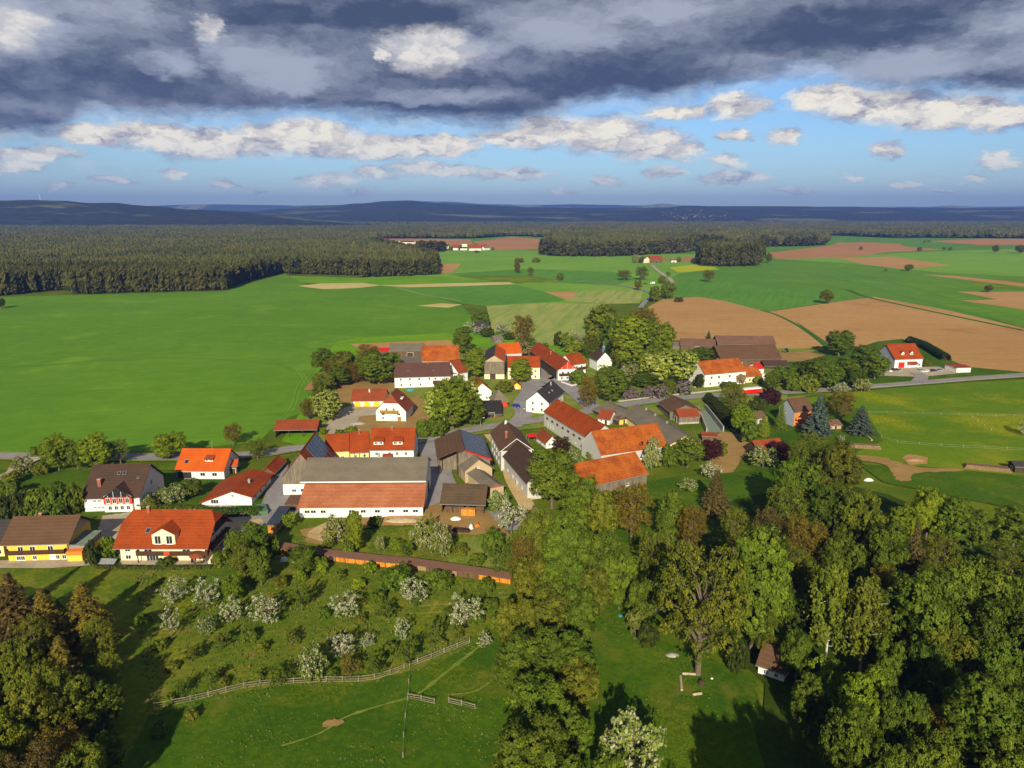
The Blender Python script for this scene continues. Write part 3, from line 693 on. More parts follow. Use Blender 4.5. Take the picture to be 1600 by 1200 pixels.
patch('field', [(1195,487),(1290,474),(1366,464),(1480,485),(1600,513),(2100,600),(2100,640),(1600,582),(1515,574),(1480,562),(1440,545),(1410,530),(1370,534),(1340,545),(1300,541),(1240,500)], 'soil')
strip('ditch', [(1190,485),(1215,493),(1245,508),(1270,525),(1292,543)], 3.0, 'ditch')
strip('ditch', [(1322,452),(1350,463),(1400,475),(1480,492),(1600,517)], 5, 'ditch')
strip('path', [(1360,464),(1290,474),(1200,487)], 2.0, 'ditch')
# tractor lines in the crops
def tramlines(pts_list, w=0.5, mat='line', gap=1.8):
    for pts in pts_list:
        ws = catmull([tuple(G(*p))[:2] for p in pts], 6, False); z = next_z(); V, Fc = [], []
        for side in (-1, 1):
            base = len(V)
            for i, p in enumerate(ws):
                a = ws[max(i - 1, 0)]; b = ws[min(i + 1, len(ws) - 1)]; d = math.dist(a, b) or 1
                nx, ny = -(b[1] - a[1]) / d, (b[0] - a[0]) / d
                for q in (-w / 2, w / 2): V.append((p[0] + nx * (side * gap / 2 + q), p[1] + ny * (side * gap / 2 + q), z))
                if i: k = base + 2 * i; Fc.append((k - 2, k - 1, k + 1, k))
        o = mesh_obj('tyre_track', V, Fc, GM[mat]); o['kind'] = 'structure'
tramlines([[(800,480),(812,500),(835,535)],[(845,477),(862,500),(880,535)],[(880,474),(893,495),(915,530)],[(905,473),(915,490),(935,515)],[(820,478),(838,505),(858,537)]], 0.7)
tramlines([[(500,560),(470,600),(455,640),(420,672)],[(340,640),(420,648),(470,640)],[(40,690),(200,680),(330,682)],[(480,600),(440,570),(250,560),(0,575)]], 0.45, 'crop2')
tramlines([[(1040,455),(1150,452),(1290,470)],[(1100,440),(1230,440),(1340,455)],[(1240,425),(1330,440),(1440,470),(1600,508)],[(1290,422),(1390,440),(1500,470),(1640,510)]], 0.8, 'crop2')
# village ground: lush belt, gardens, yards
patch('grass_strip', [(503,560),(528,534),(560,528),(722,520),(735,492),(760,500),(770,522),(832,536),(905,545),(940,510),(960,560),(960,640),(700,660),(480,700),(440,690),(470,645),(498,600)], 'lush')
patch('garden', [(480,660),(500,600),(540,570),(620,560),(700,540),(860,548),(900,560),(1010,560),(1100,560),(1220,545),(1300,545),(1360,560),(1340,600),(1240,625),(1110,640),(940,660),(740,680),(640,690),(500,690)], 'verge')
patch('garden', [(1290,545),(1340,544),(1372,534),(1412,531),(1445,545),(1482,562),(1512,574),(1600,582),(1600,592),(1440,600),(1300,612),(1230,622),(1230,560)], 'pasture')
patch('meadow', [(1230,628),(1300,616),(1440,604),(1600,594),(2200,560),(2200,760),(1600,745),(1330,720),(1210,700),(1180,650)], 'flower')
patch('garden', [(1150,640),(1230,628),(1350,640),(1380,690),(1320,715),(1200,720),(1150,700)], 'pasture')
patch('meadow', [(-700,735),(300,735),(440,735),(470,800),(420,850),(250,880),(-700,900)], 'pasture')
patch('meadow', [(-400,905),(150,885),(345,880),(420,845),(520,835),(700,850),(810,905),(830,1000),(800,1300),(-400,1400)], 'rough')
patch('meadow', [(235,1120),(420,1075),(560,1070),(680,1040),(770,995),(800,1010),(800,1300),(100,1350),(200,1180)], 'pasture', rag=0.4)
patch('orchard_slope', [(420,870),(520,880),(640,890),(800,905),(820,860),(700,820),(560,830),(470,840)], 'rough')
patch('meadow', [(960,760),(1240,720),(1340,730),(1300,800),(1100,850),(960,850)], 'pasture')
patch('clearing', [(800,920),(960,920),(1020,1000),(1180,1060),(1190,1150),(1220,1350),(800,1350)], 'pasture', rag=0.4)
patch('forest_floor', [(1000,880),(1090,800),(1280,752),(1340,765),(1420,785),(1600,830),(2100,860),(2100,1600),(1230,1600),(1185,1075),(1120,1010),(1040,960)], 'floor', rag=1.6)
patch('forest_floor', [(-500,925),(60,920),(120,960),(150,1040),(180,1130),(200,1220),(240,1400),(-500,1500)], 'floor', rag=0.6)
patch('meadow', [(1340,726),(1440,735),(1600,745),(2100,760),(2100,860),(1600,800),(1480,775),(1380,755)], 'pasture')
# bare earth and yards
patch('bare_earth', [(548,538),(700,532),(720,540),(690,548),(560,546)], 'soil', rag=0.3)
patch('bare_earth', [(474,610),(498,585),(515,578),(520,590),(500,612)], 'soil2', rag=0.3)
patch('bare_earth', [(520,600),(560,582),(620,588),(615,612),(560,625),(520,640)], 'dirt', rag=0.4)
patch('building_site', [(520,672),(545,640),(600,640),(650,620),(680,630),(672,665),(640,678),(545,682)], 'dirt', rag=0.5)
patch('yard', [(500,678),(520,650),(548,634),(604,634),(600,648),(562,652),(546,682)], 'gravel', rag=0.2)
patch('bare_earth', [(1210,552),(1260,550),(1290,556),(1250,566),(1210,566)], 'dirt', rag=0.4)
patch('bare_earth', [(1325,713),(1375,719),(1400,723),(1440,732),(1500,734),(1500,738),(1440,740),(1424,745),(1420,754),(1400,751),(1393,738),(1378,726),(1330,718)], 'dirt', True, rag=0.5)
patch('bare_earth', [(1410,716),(1420,711),(1450,716),(1448,726),(1420,728)], 'soil', rag=0.3)
patch('bare_earth', [(1122,680),(1148,678),(1172,690),(1215,708),(1262,712),(1215,716),(1165,714),(1146,738),(1118,738),(1112,712)], 'dirt', True, rag=0.4)
patch('yard', [(640,690),(694,680),(700,720),(720,780),(740,800),(830,800),(830,830),(700,832),(655,815),(660,716)], 'asphalt', rag=0.2)
patch('yard', [(655,800),(690,785),(760,800),(800,840),(760,838),(700,836),(660,828)], 'dirt', rag=0.4)
patch('yard', [(1370,588),(1370,576),(1440,574),(1480,574),(1500,584),(1440,590)], 'gravel', rag=0.2)
patch('yard', [(150,840),(160,808),(205,802),(240,812),(190,850)], 'gravel', rag=0.2)
patch('yard', [(205,806),(330,790),(420,800),(440,812),(350,838),(330,880),(190,885),(180,850)], 'gravel', rag=0.2)
patch('terrace', [(-40,879),(135,875),(150,885),(80,890),(-40,890)], 'gravel')
patch('terrace', [(190,878),(335,878),(330,885),(220,886)], 'gravel')
patch('yard', [(440,735),(470,770),(468,800),(425,840),(410,810),(420,760)], 'asphalt', rag=0.2)
patch('bare_earth', [(470,830),(560,812),(665,808),(690,822),(600,824),(540,830),(510,855),(480,850)], 'dirt', rag=0.5)
patch('bare_earth', [(590,812),(640,803),(662,812),(650,822),(604,822)], 'soil', rag=0.4)
patch('bare_earth', [(765,836),(800,838),(812,860),(790,890),(700,885),(690,850)], 'verge', rag=0.5)
# roads, outermost last so the junctions close
strip('path', [(520,850),(500,842),(490,838),(500,828),(530,815)], 3.0, 'track')
strip('lane', [(330,885),(360,850),(405,815),(425,780),(432,755),(440,728)], 4.5, 'asphalt')
strip('lane', [(150,860),(190,830),(230,806),(330,795)], 4, 'gravel')
strip('lane', [(410,815),(345,835),(340,880),(420,862),(400,880)], 3.0, 'track')
strip('road_shoulder', [(-600,716),(0,714),(270,716),(400,711),(480,700),(650,690),(740,672),(850,656),(930,642),(1000,630),(1100,620),(1250,613),(1350,606),(1440,599),(1600,587),(2200,548)], 8.4, 'verge')
strip('road', [(-600,716),(0,714),(270,716),(400,711),(480,700),(650,690),(740,672),(850,656),(930,642),(1000,630),(1100,620),(1250,613),(1350,606),(1440,599),(1600,587),(2200,548)], 6.2, 'asphalt')
strip('road_line', [(1330,609),(1440,601),(1600,589.5),(2200,550)], 0.3, 'white_paint')
strip('road_line', [(650,693),(690,684),(740,675)], 0.18, 'white_paint')
strip('lane', [(-200,800),(0,748),(30,730),(60,716)], 4.5, 'gravel')
strip('lane', [(800,668),(818,650),(815,630),(830,608),(842,590),(846,570),(830,552)], 7.0, 'asphalt')
strip('lane', [(930,642),(905,620),(880,600),(862,590),(842,596)], 8.0, 'asphalt')
strip('lane', [(815,612),(850,600),(880,606)], 16.0, 'asphalt')
strip('lane', [(765,680),(790,712),(800,750),(822,790),(840,830)], 4.5, 'track')
strip('lane', [(930,642),(975,660),(1010,668)], 4, 'gravel')
strip('lane', [(1180,600),(1200,590),(1240,580)], 4, 'gravel')
strip('lane', [(1432,600),(1440,590),(1430,584)], 6, 'asphalt')
strip('road', [(1000,482),(1010,470),(1020,463),(1012,456),(985,449),(950,443),(900,441)], 4.5, 'asphalt')
strip('road', [(1052,443),(1045,435),(1030,425),(1018,414)], 5, 'gravel')
strip('path', [(1310,712),(1340,715),(1390,720)], 3, 'dirt')
strip('path', [(765,1000),(735,1025),(690,1060),(650,1090),(600,1105),(540,1125),(500,1150),(440,1170)], lambda t: (.75 - .45 * t) * (1 + .35 * math.sin(t * 41) + .3 * math.sin(t * 97)), 'verge')
strip('path', [(640,952),(720,945),(800,935)], .6, 'verge')
strip('path', [(640,962),(720,958),(800,950)], .5, 'verge')
strip('path', [(700,1090),(740,1085),(765,1070)], lambda t: .4 * (1 + .5 * math.sin(t * 37)), 'verge')
patch('bare_earth', [(510,1131),(524,1128),(538,1130),(532,1137),(520,1140),(505,1139)], 'dirt', True, rag=0.2)

# ------------------------------------------------------------------ hills on the horizon
forest_m, ft, fb = new_mat('far_forest')
fv = geo_pos(ft)
fn = nnoise(nvec('MULTIPLY', fv, (.0011, .0026, .002), tree=ft), 1.0, 5, 0.6, tree=ft); fn2 = nnoise(fv, 0.02, 5, 0.7, tree=ft)
fc_ = nmix(nsmooth(fn2, 0.35, 0.7, tree=ft), (0.016, 0.022, 0.012), (0.048, 0.050, 0.022), tree=ft)  # cloud shadow over the hills is put into this dark forest tone
fc_ = nmix(nsmooth(fn, 0.565, 0.62, 0, 0.8, tree=ft), fc_, (0.14, 0.17, 0.06), tree=ft)
ft.links.new(fc_, fb.inputs['Base Color']); fb.inputs['Roughness'].default_value = 1.0; fb.inputs['Specular IOR Level'].default_value = 0
forest_p, ft, fb = new_mat('far_open_land')
fv = geo_pos(ft)
fn = nnoise(nvec('MULTIPLY', fv, (0.0012, 0.0006, 0.001), tree=ft), 1.0, 5, 0.6, tree=ft); fn2 = nnoise(fv, 0.01, 5, 0.7, tree=ft)
fc_ = nmix(nsmooth(fn2, 0.35, 0.7, tree=ft), (0.03, 0.045, 0.03), (0.05, 0.06, 0.03), tree=ft)
fc_ = nmix(nsmooth(fn, 0.50, 0.6, 0, 0.9, tree=ft), fc_, (0.22, 0.25, 0.11), tree=ft)
ft.links.new(fc_, fb.inputs['Base Color']); fb.inputs['Roughness'].default_value = 1.0; fb.inputs['Specular IOR Level'].default_value = 0
from mathutils import noise as mnoise
class Hill:
    def __init__(s, sky_, y0, yr, yb, rough=6, power=1.0):
        s.sky = sky_; s.y0, s.yr, s.yb = y0, yr, yb; s.rough = rough; s.pw = power
    def skyrow(s, px):
        k = s.sky
        for (a, b), (c, d) in zip(k, k[1:]):
            if a <= px <= c: t = (px - a) / (c - a); t = t * t * (3 - 2 * t); return b + (d - b) * t
        return k[0][1] if px < k[0][0] else k[-1][1]
    def h(s, x, y):
        px = 800 + F_PX * x / (y * CP + HC * SP)
        u = (600 - s.skyrow(px)) / F_PX; top = s.yr * (u * CP - SP) / (CP + u * SP) + HC
        t = (y - s.y0) / (s.yr - s.y0) if y < s.yr else 1 - (y - s.yr) / (s.yb - s.yr)
        t = max(0.0, min(1.0, t)); t = (t * t * (3 - 2 * t)) ** s.pw
        n = mnoise.fractal(Vector((x * 0.004, y * 0.003, s.yr)), 0.9, 2.0, 4) * s.rough
        return top * t + n * min(1, 4 * t) * (0.35 if t > 0.98 else 1)
    def build(s, mat, ncol=260, nrow=34):
        V, Fc = [], []
        ys = [s.y0 + (s.yr - s.y0) * (i / (nrow * .7)) for i in range(int(nrow * .7))] + [s.yr + (s.yb - s.yr) * i / (nrow * .3) for i in range(int(nrow * .3) + 1)]
        for j, y in enumerate(ys):
            for i in range(ncol):
                px = -600 + 2800 * i / (ncol - 1); x = (px - 800) / F_PX * (y * CP + HC * SP)
                V.append((x, y, s.h(x, y) - 1.0))
                if i and j: k = j * ncol + i; Fc.append((k - 1 - ncol, k - ncol, k, k - 1))
        o = mesh_obj('hills', V, Fc, mat); o['kind'] = 'structure'
        o.data.polygons.foreach_set('use_smooth', [True] * len(Fc)); return o
    def hit(s, px, py):
        d = ray(px, py); y = s.y0
        while y < s.yr:
            t = y / d.y; z = HC + d.z * t
            if z <= s.h(d.x * t, y): return Vector((d.x * t, y, s.h(d.x * t, y)))
            y += 8
        return Vector((d.x * s.yr / d.y, s.yr, s.h(d.x * s.yr / d.y, s.yr)))
HL = Hill([(-600,317),(-100,315),(0,313),(50,312),(100,313),(150,317),(190,317),(210,320),(240,322),(300,327),(360,329),(430,336),(520,344),(600,353),(2300,353)], 3700, 5000, 6600, 6, 0.8)
HM = Hill([(-600,332),(380,331),(450,326),(520,321),(560,318),(610,314),(640,313),(680,317),(740,320),(830,324),(950,325),(1040,324),(1075,321),(1090,322),(1130,322),(1200,322),(1300,323),(1450,325),(1600,325),(2300,324)], 5000, 8200, 11000, 6, 0.75)
HF = Hill([(-600,322),(200,322),(330,319),(400,320),(480,321),(560,320),(600,316),(640,314),(700,315),(760,319),(850,320),(890,319),(950,320),(1000,321),(1035,318),(1070,321),(1150,323),(1300,323),(1440,323),(1480,321),(1530,323),(1640,322),(2300,322)], 11000, 13200, 14600, 9, 0.9)
HL.build(forest_m); HM.build(forest_m); HF.build(forest_p)

# ------------------------------------------------------------------ woods: thousands of trees that read as one mass
def wood_mat(name, a, b, c):
    m, t, bs = new_mat(name)
    at = t.nodes.new('ShaderNodeAttribute'); at.attribute_name = 'rnd'
    r = t.nodes.new('ShaderNodeValToRGB'); e = r.color_ramp.elements
    e[0].color = (*a, 1); e[1].color = (*c, 1); k = e.new(0.55); k.color = (*b, 1)
    t.links.new(at.outputs['Fac'], r.inputs[0])
    g = nnoise(geo_pos(t), 0.008, 4, 0.6, tree=t)
    col = nmix(nsmooth(g, 0.4, 0.62, 0, 0.55, tree=t), r.outputs[0], (0.125, 0.112, 0.030), tree=t)  # sunlit patches painted into the canopy colour
    fine = nnoise(geo_pos(t), 0.9, 3, 0.7, tree=t)
    col = nmix(nsmooth(fine, 0.35, 0.7, 0.0, 0.6, tree=t), col, nvec('MULTIPLY', col, (0.45, 0.45, 0.45), tree=t), tree=t)
    t.links.new(col, bs.inputs['Base Color']); bs.inputs['Roughness'].default_value = 1; bs.inputs['Specular IOR Level'].default_value = 0
wood_mat('conifer_wood', (0.036, 0.046, 0.015), (0.072, 0.080, 0.022), (0.125, 0.118, 0.030))
wood_mat('green_edge_wood', (0.030, 0.046, 0.012), (0.055, 0.075, 0.016), (0.085, 0.10, 0.024))
def tmpl(lod, seed):
    """a pine of height 1 and crown radius 1 as triangles"""
    r = np.random.default_rng(seed); T = []
    if lod == 0:
        for k in range(3):
            a, b = 2 * math.pi * k / 3, 2 * math.pi * (k + 1) / 3
            p = lambda q, z, w: (w * math.cos(q), w * math.sin(q), z)
            T += [[p(a, 0, .07), p(b, 0, .07), p(b, .7, .05)], [p(a, 0, .07), p(b, .7, .05), p(a, .7, .05)]]
        for _ in range(70):
            z = 0.10 + 0.90 * r.random() ** 0.8; rr = (1.0 - z) ** 0.6 * 1.25 if z > .45 else 0.85
            q = r.random() * 6.283; c = np.array((rr * .75 * math.cos(q), rr * .75 * math.sin(q), z)); s = 0.34 + .25 * r.random()
            u = np.array((math.cos(q + 1.57), math.sin(q + 1.57), r.normal() * .15)); w = np.array((math.cos(q) * .8, math.sin(q) * .8, -0.045 + r.normal() * .03))
            T += [[tuple(c - u * s + w * .2), tuple(c + w * s * 1.3), tuple(c + u * s + w * .2)], [tuple(c - u * s * .7), tuple(c + u * s * .7), tuple(c + np.array((0, 0, .075)) - w * .3)]]
    else:
        n = 6; rings = [(1.0, 0.0), (0.86, 0.42), (0.68, 0.85), (0.50, 1.0), (0.25, .55)]
        R_ = [[(rr * (1 + r.normal() * .25) * math.cos(6.283 * (k + .5 * j + r.normal() * .15) / n), rr * (1 + r.normal() * .25) * math.sin(6.283 * (k + .5 * j) / n), z + r.normal() * .035) for k in range(n)] for j, (z, rr) in enumerate(rings)]
        for k in range(n): T.append([R_[0][0], R_[1][k], R_[1][(k + 1) % n]])
        for A, B in zip(R_[1:], R_[2:]):
            for k in range(n): T += [[A[k], B[k], B[(k + 1) % n]], [A[k], B[(k + 1) % n], A[(k + 1) % n]]]
    return np.array(T, dtype=np.float32)
TM = [[tmpl(l, 10 * l + s) for s in range(4)] for l in (0, 1)]
def inside(pts, poly):
    x, y = pts[:, 0], pts[:, 1]; c = np.zeros(len(pts), bool); n = len(poly)
    for i in range(n):
        (x1, y1), (x2, y2) = poly[i], poly[i - 1]
        if y1 == y2: continue
        k = ((y1 > y) != (y2 > y)) & (x < (x2 - x1) * (y - y1) / (y2 - y1) + x1); c ^= k
    return c
def edge_dist(pts, poly):
    d = np.full(len(pts), 1e9)
    for i in range(len(poly)):
        a = np.array(poly[i - 1]); b = np.array(poly[i]); ab = b - a; t = np.clip(((pts - a) @ ab) / max(ab @ ab, 1e-9), 0, 1)
        d = np.minimum(d, np.hypot(*(pts - (a + t[:, None] * ab)).T))
    return d
def tri_mesh(name, tris, rnd, mat, parent=None):
    """one mesh from an (n,3,3) array with a per-face float"""
    n = len(tris); me = bpy.data.meshes.new(name)
    me.vertices.add(n * 3); me.loops.add(n * 3); me.polygons.add(n)
    me.vertices.foreach_set('co', np.ascontiguousarray(tris, dtype=np.float32).ravel())
    me.loops.foreach_set('vertex_index', np.arange(n * 3, dtype=np.int32))
    me.polygons.foreach_set('loop_start', np.arange(0, n * 3, 3, dtype=np.int32))
    me.update(); at = me.attributes.new('rnd', 'FLOAT', 'FACE'); at.data.foreach_set('value', rnd.astype(np.float32))
    me.materials.append(MATS[mat]); o = bpy.data.objects.new(name, me); COL.objects.link(o)
    if parent is not None: o.parent = parent
    return o
def wood(name, px_poly, label, hmean=21, spacing=7.0, mat='conifer_wood', green_edge=0.0, holes=()):
    poly = [tuple(G(*p))[:2] for p in px_poly]; A = np.array(poly); lo, hi = A.min(0), A.max(0)
    hp = [[tuple(G(*p))[:2] for p in h] for h in holes]
    out, rn = [], []; y = lo[1]; pts = []
    while y < hi[1]:
        s = spacing + max(0.0, y - 800) / 170; x = np.arange(lo[0], hi[0], s)
        row = np.stack([x + RNG.uniform(-.42, .42, len(x)) * s, np.full(len(x), y) + RNG.uniform(-.42, .42, len(x)) * s], 1)
        row = row[np.abs(row[:, 0]) < row[:, 1] * 0.80 + 60]; pts.append(np.c_[row, np.full(len(row), s)]); y += s * .9
    pts = np.concatenate(pts); pts = pts[inside(pts[:, :2], poly)]
    for h in hp: pts = pts[~inside(pts[:, :2], h)]
    ed = edge_dist(pts[:, :2], poly)
    near = (pts[:, 1] < 900) | ((ed < 16) & (pts[:, 1] < 1900))
    big = np.array([mnoise.noise(Vector((p[0] * .006, p[1] * .004, 3))) for p in pts])
    for lod in (0, 1):
        sel = np.where(near if lod == 0 else ~near)[0]; grp = RNG.integers(0, 4, len(sel))
        for g in range(4):
            ii = sel[grp == g]
            if not len(ii): continue
            T = TM[lod][g]; n = len(ii); hh = hmean * (0.86 + .28 * RNG.random(n)) * (1 + .10 * big[ii]); rr = pts[ii, 2] * (0.50 + .2 * RNG.random(n)); q = RNG.random(n) * 6.283
            c, s_ = np.cos(q), np.sin(q); X = T[None, ..., 0] * rr[:, None, None]; Y = T[None, ..., 1] * rr[:, None, None]
            O = np.stack([X * c[:, None, None] - Y * s_[:, None, None] + pts[ii, 0][:, None, None], X * s_[:, None, None] + Y * c[:, None, None] + pts[ii, 1][:, None, None], T[None, ..., 2] * hh[:, None, None] + 0 * X], -1)
            out.append(O.reshape(-1, 3, 3)); base = np.clip(RNG.normal(.42, .20, n) + .25 * big[ii] + green_edge * (ed[ii] < 14), 0, 1)
            rn.append(np.clip(np.repeat(base, len(T)) + RNG.normal(0, .10, n * len(T)), 0, 1))
    o = tri_mesh(name, np.concatenate(out), np.concatenate(rn), mat)
    o['kind'] = 'stuff'; o['label'] = label; return o
wood('pine_wood', [(-500,500),(0,463),(104,453),(112,461),(350,454),(376,443),(440,427),(450,429),(562,431),(566,434),(682,430),(684,414),(650,402),(600,390),(586,380),(588,373),(735,373),(800,369),(855,371),(880,364),(900,355),(900,347),(-500,347)],
     'wide dark pine wood filling the left side behind the green field', 21, 5.8, green_edge=0.25, holes=[[(380,355.5),(470,353),(560,352.5),(660,352.5),(700,354),(560,357.5),(420,358)],[(735,352.5),(900,352.5),(860,355),(760,355.5)]])
wood('pine_wood', [(846,398),(870,401),(960,401),(1062,396),(1090,392),(1092,386),(1190,381),(1200,372),(1060,364),(880,366),(855,380)], 'long dark pine wood in the middle distance behind the lone farm', 27, green_edge=0.2)
wood('pine_wood', [(1088,412),(1092,416),(1140,417),(1184,416),(1192,406),(1188,400),(1100,400)], 'square block of tall dark pines standing alone among the fields', 30, 6.0)
wood('pine_wood', [(1190,386),(1205,386),(1262,385),(1290,383),(1294,378),(1240,376),(1190,379)], 'small dark pine wood right of the square pine block', 24)
wood('pine_wood', [(1395,372),(1460,372),(1600,373),(1900,374),(2000,362),(1900,350),(1300,350),(900,349),(905,356),(890,363),(1060,363),(1200,371),(1290,376),(1300,368)], 'dark wooded plain far off on the right below the hills', 23)
wood('pine_wood', [(655,392),(690,394),(696,390),(680,388),(650,388)], 'little dark copse beside the far hamlet', 17)

# ------------------------------------------------------------------ the village, from left to right
def side_block(root, x0, x1, y0, y1, h, wall='white_plaster', roofm='rust_roof', fall=0.4, ov=0.3, name='wall', roofname='roof', back_high=True):
    """a lower wing with a single slope"""
    zf, zb = (h, h + fall) if back_high else (h + fall, h)
    mb = MB()
    mb.poly([(x0, y0, 0), (x1, y0, 0), (x1, y0, zf), (x0, y0, zf)]); mb.poly([(x1, y0, 0), (x1, y1, 0), (x1, y1, zb), (x1, y0, zf)])
    mb.poly([(x1, y1, 0), (x0, y1, 0), (x0, y1, zb), (x1, y1, zb)]); mb.poly([(x0, y1, 0), (x0, y0, 0), (x0, y0, zf), (x0, y1, zb)])
    w = mb.build(name, wall, root); r = shed_roof(root, x0, x1, y0, y1, zf + .2, zb + .2, roofm, ov, name=roofname); return w, r
def band(root, x0, x1, y0, y1, z0, z1, mat, name, o=0.04):
    """a cladding or plinth standing a little proud of the four walls"""
    mb = MB(); a = [(x0 - o, y0 - o), (x1 + o, y0 - o), (x1 + o, y1 + o), (x0 - o, y1 + o)]; b = [(x0, y0), (x1, y0), (x1, y1), (x0, y1)]
    for k in range(4):
        p, q = a[k], a[(k + 1) % 4]; r, s = b[k], b[(k + 1) % 4]
        mb.poly([(*p, z0), (*q, z0), (*q, z1), (*p, z1)]); mb.poly([(*p, z1), (*q, z1), (*s, z1), (*r, z1)])
    return mb.build(name, mat, root)
def gate(root, m, u, w, h, mat='dark_boards', name='barn_door', z=0.02):
    return door(root, m, u, w, h, mat, z, name, 'dark_wood')
def posts_shed(name, label, cat, a, b, eave, ridge, roofm, n=4, back='dark_boards', D=None, tan=0.4, **k):
    """open-fronted shed: posts, beam, back and end boards, pitched roof"""
    fr = Frame(a, b); he = hgt(a[0], a[1], eave) if eave > 60 else eave
    if D is None: D = bis(lambda d: fr.px(0, d / 2, he + d / 2 * tan)[1] - ridge, 2.0, 30)
    hr = he + D / 2 * tan; root = thing(name, label, cat, fr.O, fr.rz); x0, x1 = -fr.W / 2, fr.W / 2
    for i in range(n):
        x = x0 + .15 + (fr.W - .3) * i / (n - 1); MB().box(x - .12, x + .12, .05, .29, 0, he).build('post', 'dark_wood', root)
    MB().box(x0, x1, .06, .28, he + .002, he + .25).build('beam', 'dark_wood', root)
    MB().box(x0, x1, D - .12, D, 0, he).build('back_wall', back, root)
    MB().box(x0, x0 + .1, .4, D - .14, 0, he).build('end_wall', back, root)
    r = gable_roof(root, x0, x1, 0, D, he, hr, 'x', roofm, .5, .4); return root, dict(x0=x0, x1=x1, D=D, he=he, hr=hr, roof=r, fr=fr)

# --- yellow pair at the left edge
rt, h = house('yellow_house', 'yellow two storey house with brown roof and long balcony near the left edge', 'house', (14.6,879), (108,876), 847, 808, tan=0.62, wall='yellow_plaster', gable='tan_plaster', roof='brown_tiles', ov=1.0, ovg=1.1,
    win=[('F', [.17, .24, .44, .82, .93], .5, 1.0, 1.1), ('F', [.22, .42, .72], 2.75, 1.3, 1.2), ('R', [.3, .62], 3.0, .9, 1.2)], chim=[(.38, -.4, .9)], doors=[('F', .74, 1.3, 2.1, 'white_paint')])
balcony(rt, h['x0'] + .1, h['x1'] - .2, -1.15, -.02, 2.5, .85)
c = MB(); x1 = h['x1']
c.box(x1 + .02, x1 + 3.6, 0.5, 9, 0, 1.9, 0); rt_c = c.build('conservatory', 'yellow_plaster', rt)
MB().box(x1 + .3, x1 + 3.9, -1.4, .46, 1.95, 2.9, 0).build('terrace_parapet', 'orange_plaster', rt)
MB().box(x1 + .4, x1 + 3.7, -1.2, .4, 0, 1.93, 0).build('terrace_base', 'yellow_plaster', rt)
g = MB()
for i in range(7): g.box(x1 + .1, x1 + 3.5, .6 + i * 1.18, .6 + i * 1.18 + 1.08, 1.93, 3.4 + 0 * i, 0, True)
g.build('glazing', 'glass', rt_c)
g = MB()
for i in range(8): g.box(x1 + .05, x1 + 3.6, .5 + i * 1.18, .58 + i * 1.18, 1.92, 3.5)
g.build('glazing_bar', 'frame_metal', rt_c)
MB().slab([[(x1 + .02, .4, 3.75), (x1 + 3.8, .4, 3.5), (x1 + 3.8, 9.1, 3.5), (x1 + .02, 9.1, 3.75)]], .1).build('conservatory_roof', 'green_floor', rt_c)
house('yellow_house', 'yellow house with grey roof cut off by the left edge of the photo', 'house', (-95,874), (8,871), 849, 815, tan=0.6, wall='pale_yellow_plaster', roof='slate_grey', ov=.7, win=[('F', [.93], .9, 1.0, 1.2), ('F', [.5, .8], 2.6, 1.1, 1.1)])
# --- big red-roofed house
rt, h = house('red_roofed_house', 'large cream house with red roof, white gabled dormer and dark balcony', 'house', (190,878), (322,878), 851, 798.6, tan=0.80, wall='cream_plaster', gable='dark_boards', roof='red_tiles', ov=1.0, ovg=1.2, hip=1.6, hipt=0.66,
    win=[('F', [.09], .7, 1.3, 1.1), ('F', [.09], 2.6, 1.3, 1.0), ('F', [.34, .41], .25, 1.5, 2.0), ('F', [.86], .3, 1.4, 1.9), ('F', [.33, .78], 2.55, 1.9, 1.15), ('R', [.25, .5, .75], 2.6, 1.0, 1.2), ('R', [.4], 5.0, .9, 1.1)],
    sky_=[(.29, .38, 1.0, 1.3)], chim=[(.22, .3, 1.3)], doors=[('F', .64, 1.2, 2.1)])
dormer(rt, h['x0'] + h['W'] * .53, h['he'], h['hr'], 0, h['half'], w=h['W'] * .27, zb=h['he'] - .05, h=2.7, peak=1.5, wall='cream_plaster', roofm='red_tiles', front=-.12, wins=2, wh=2.1, ww=1.5)
balcony(rt, h['x0'] + h['W'] * .22, h['x1'] + 1.2, -1.5, -.02, 2.45, .9)
MB().box(h['x1'] + .12, h['x1'] + 1.3, 1.0, h['D'] - 1, 2.27, 3.2).build('side_balcony', 'dark_wood', rt)
for u in (.235, .6, 1.0): MB().box(h['x0'] + h['W'] * u - .09, h['x0'] + h['W'] * u + .09, -1.4, -1.22, 0, 2.25).build('post', 'dark_wood', rt)
MB().box(h['x0'] + h['W'] * .55, h['x0'] + h['W'] * .62, -1.62, -1.55, 2.5, 3.5).build('balcony_cloth', 'red_cladding', rt)
# --- white house with red-clad gable
rt, h = house('white_house', 'white house with dark brown roof and a red clad gable with four windows', 'house', (133,801), (220,798.5), 778, 727, tan=0.72, roof='dark_brown_tiles', ov=.5, ovg=.6,
    win=[('F', [.05], 3.0, .6, .6), ('F', [.2, .28], 3.0, 1.0, .6), ('F', [.2, .27, .33], 1.1, .7, .6), ('R', [.25, .45], 1.4, 1.0, 1.3), ('R', [.5], 4.6, 1.2, 1.5)], sky_=[(.5, .72), (.6, .72), (.88, .55, .6, .6)], doors=[('R', .75, 1.1, 2.1)])
chimney(h['roof'], h['x0'] + h['W'] * .23, h['half'] * .35, h['he'] + 1.0, h['he'] + h['half'] * .35 * .72 + 2.0, .45)
x = h['x0'] + h['W'] * .64; w = h['W'] * .50
b_ = MB(); b_.box(x - w / 2, x + w / 2, -.9, 4.0, 0, 2.55, 0); by = b_.build('gable_bay', 'white_plaster', rt)
m = lambda u, o, z: (x - w / 2 + u, -.9 - o, z)
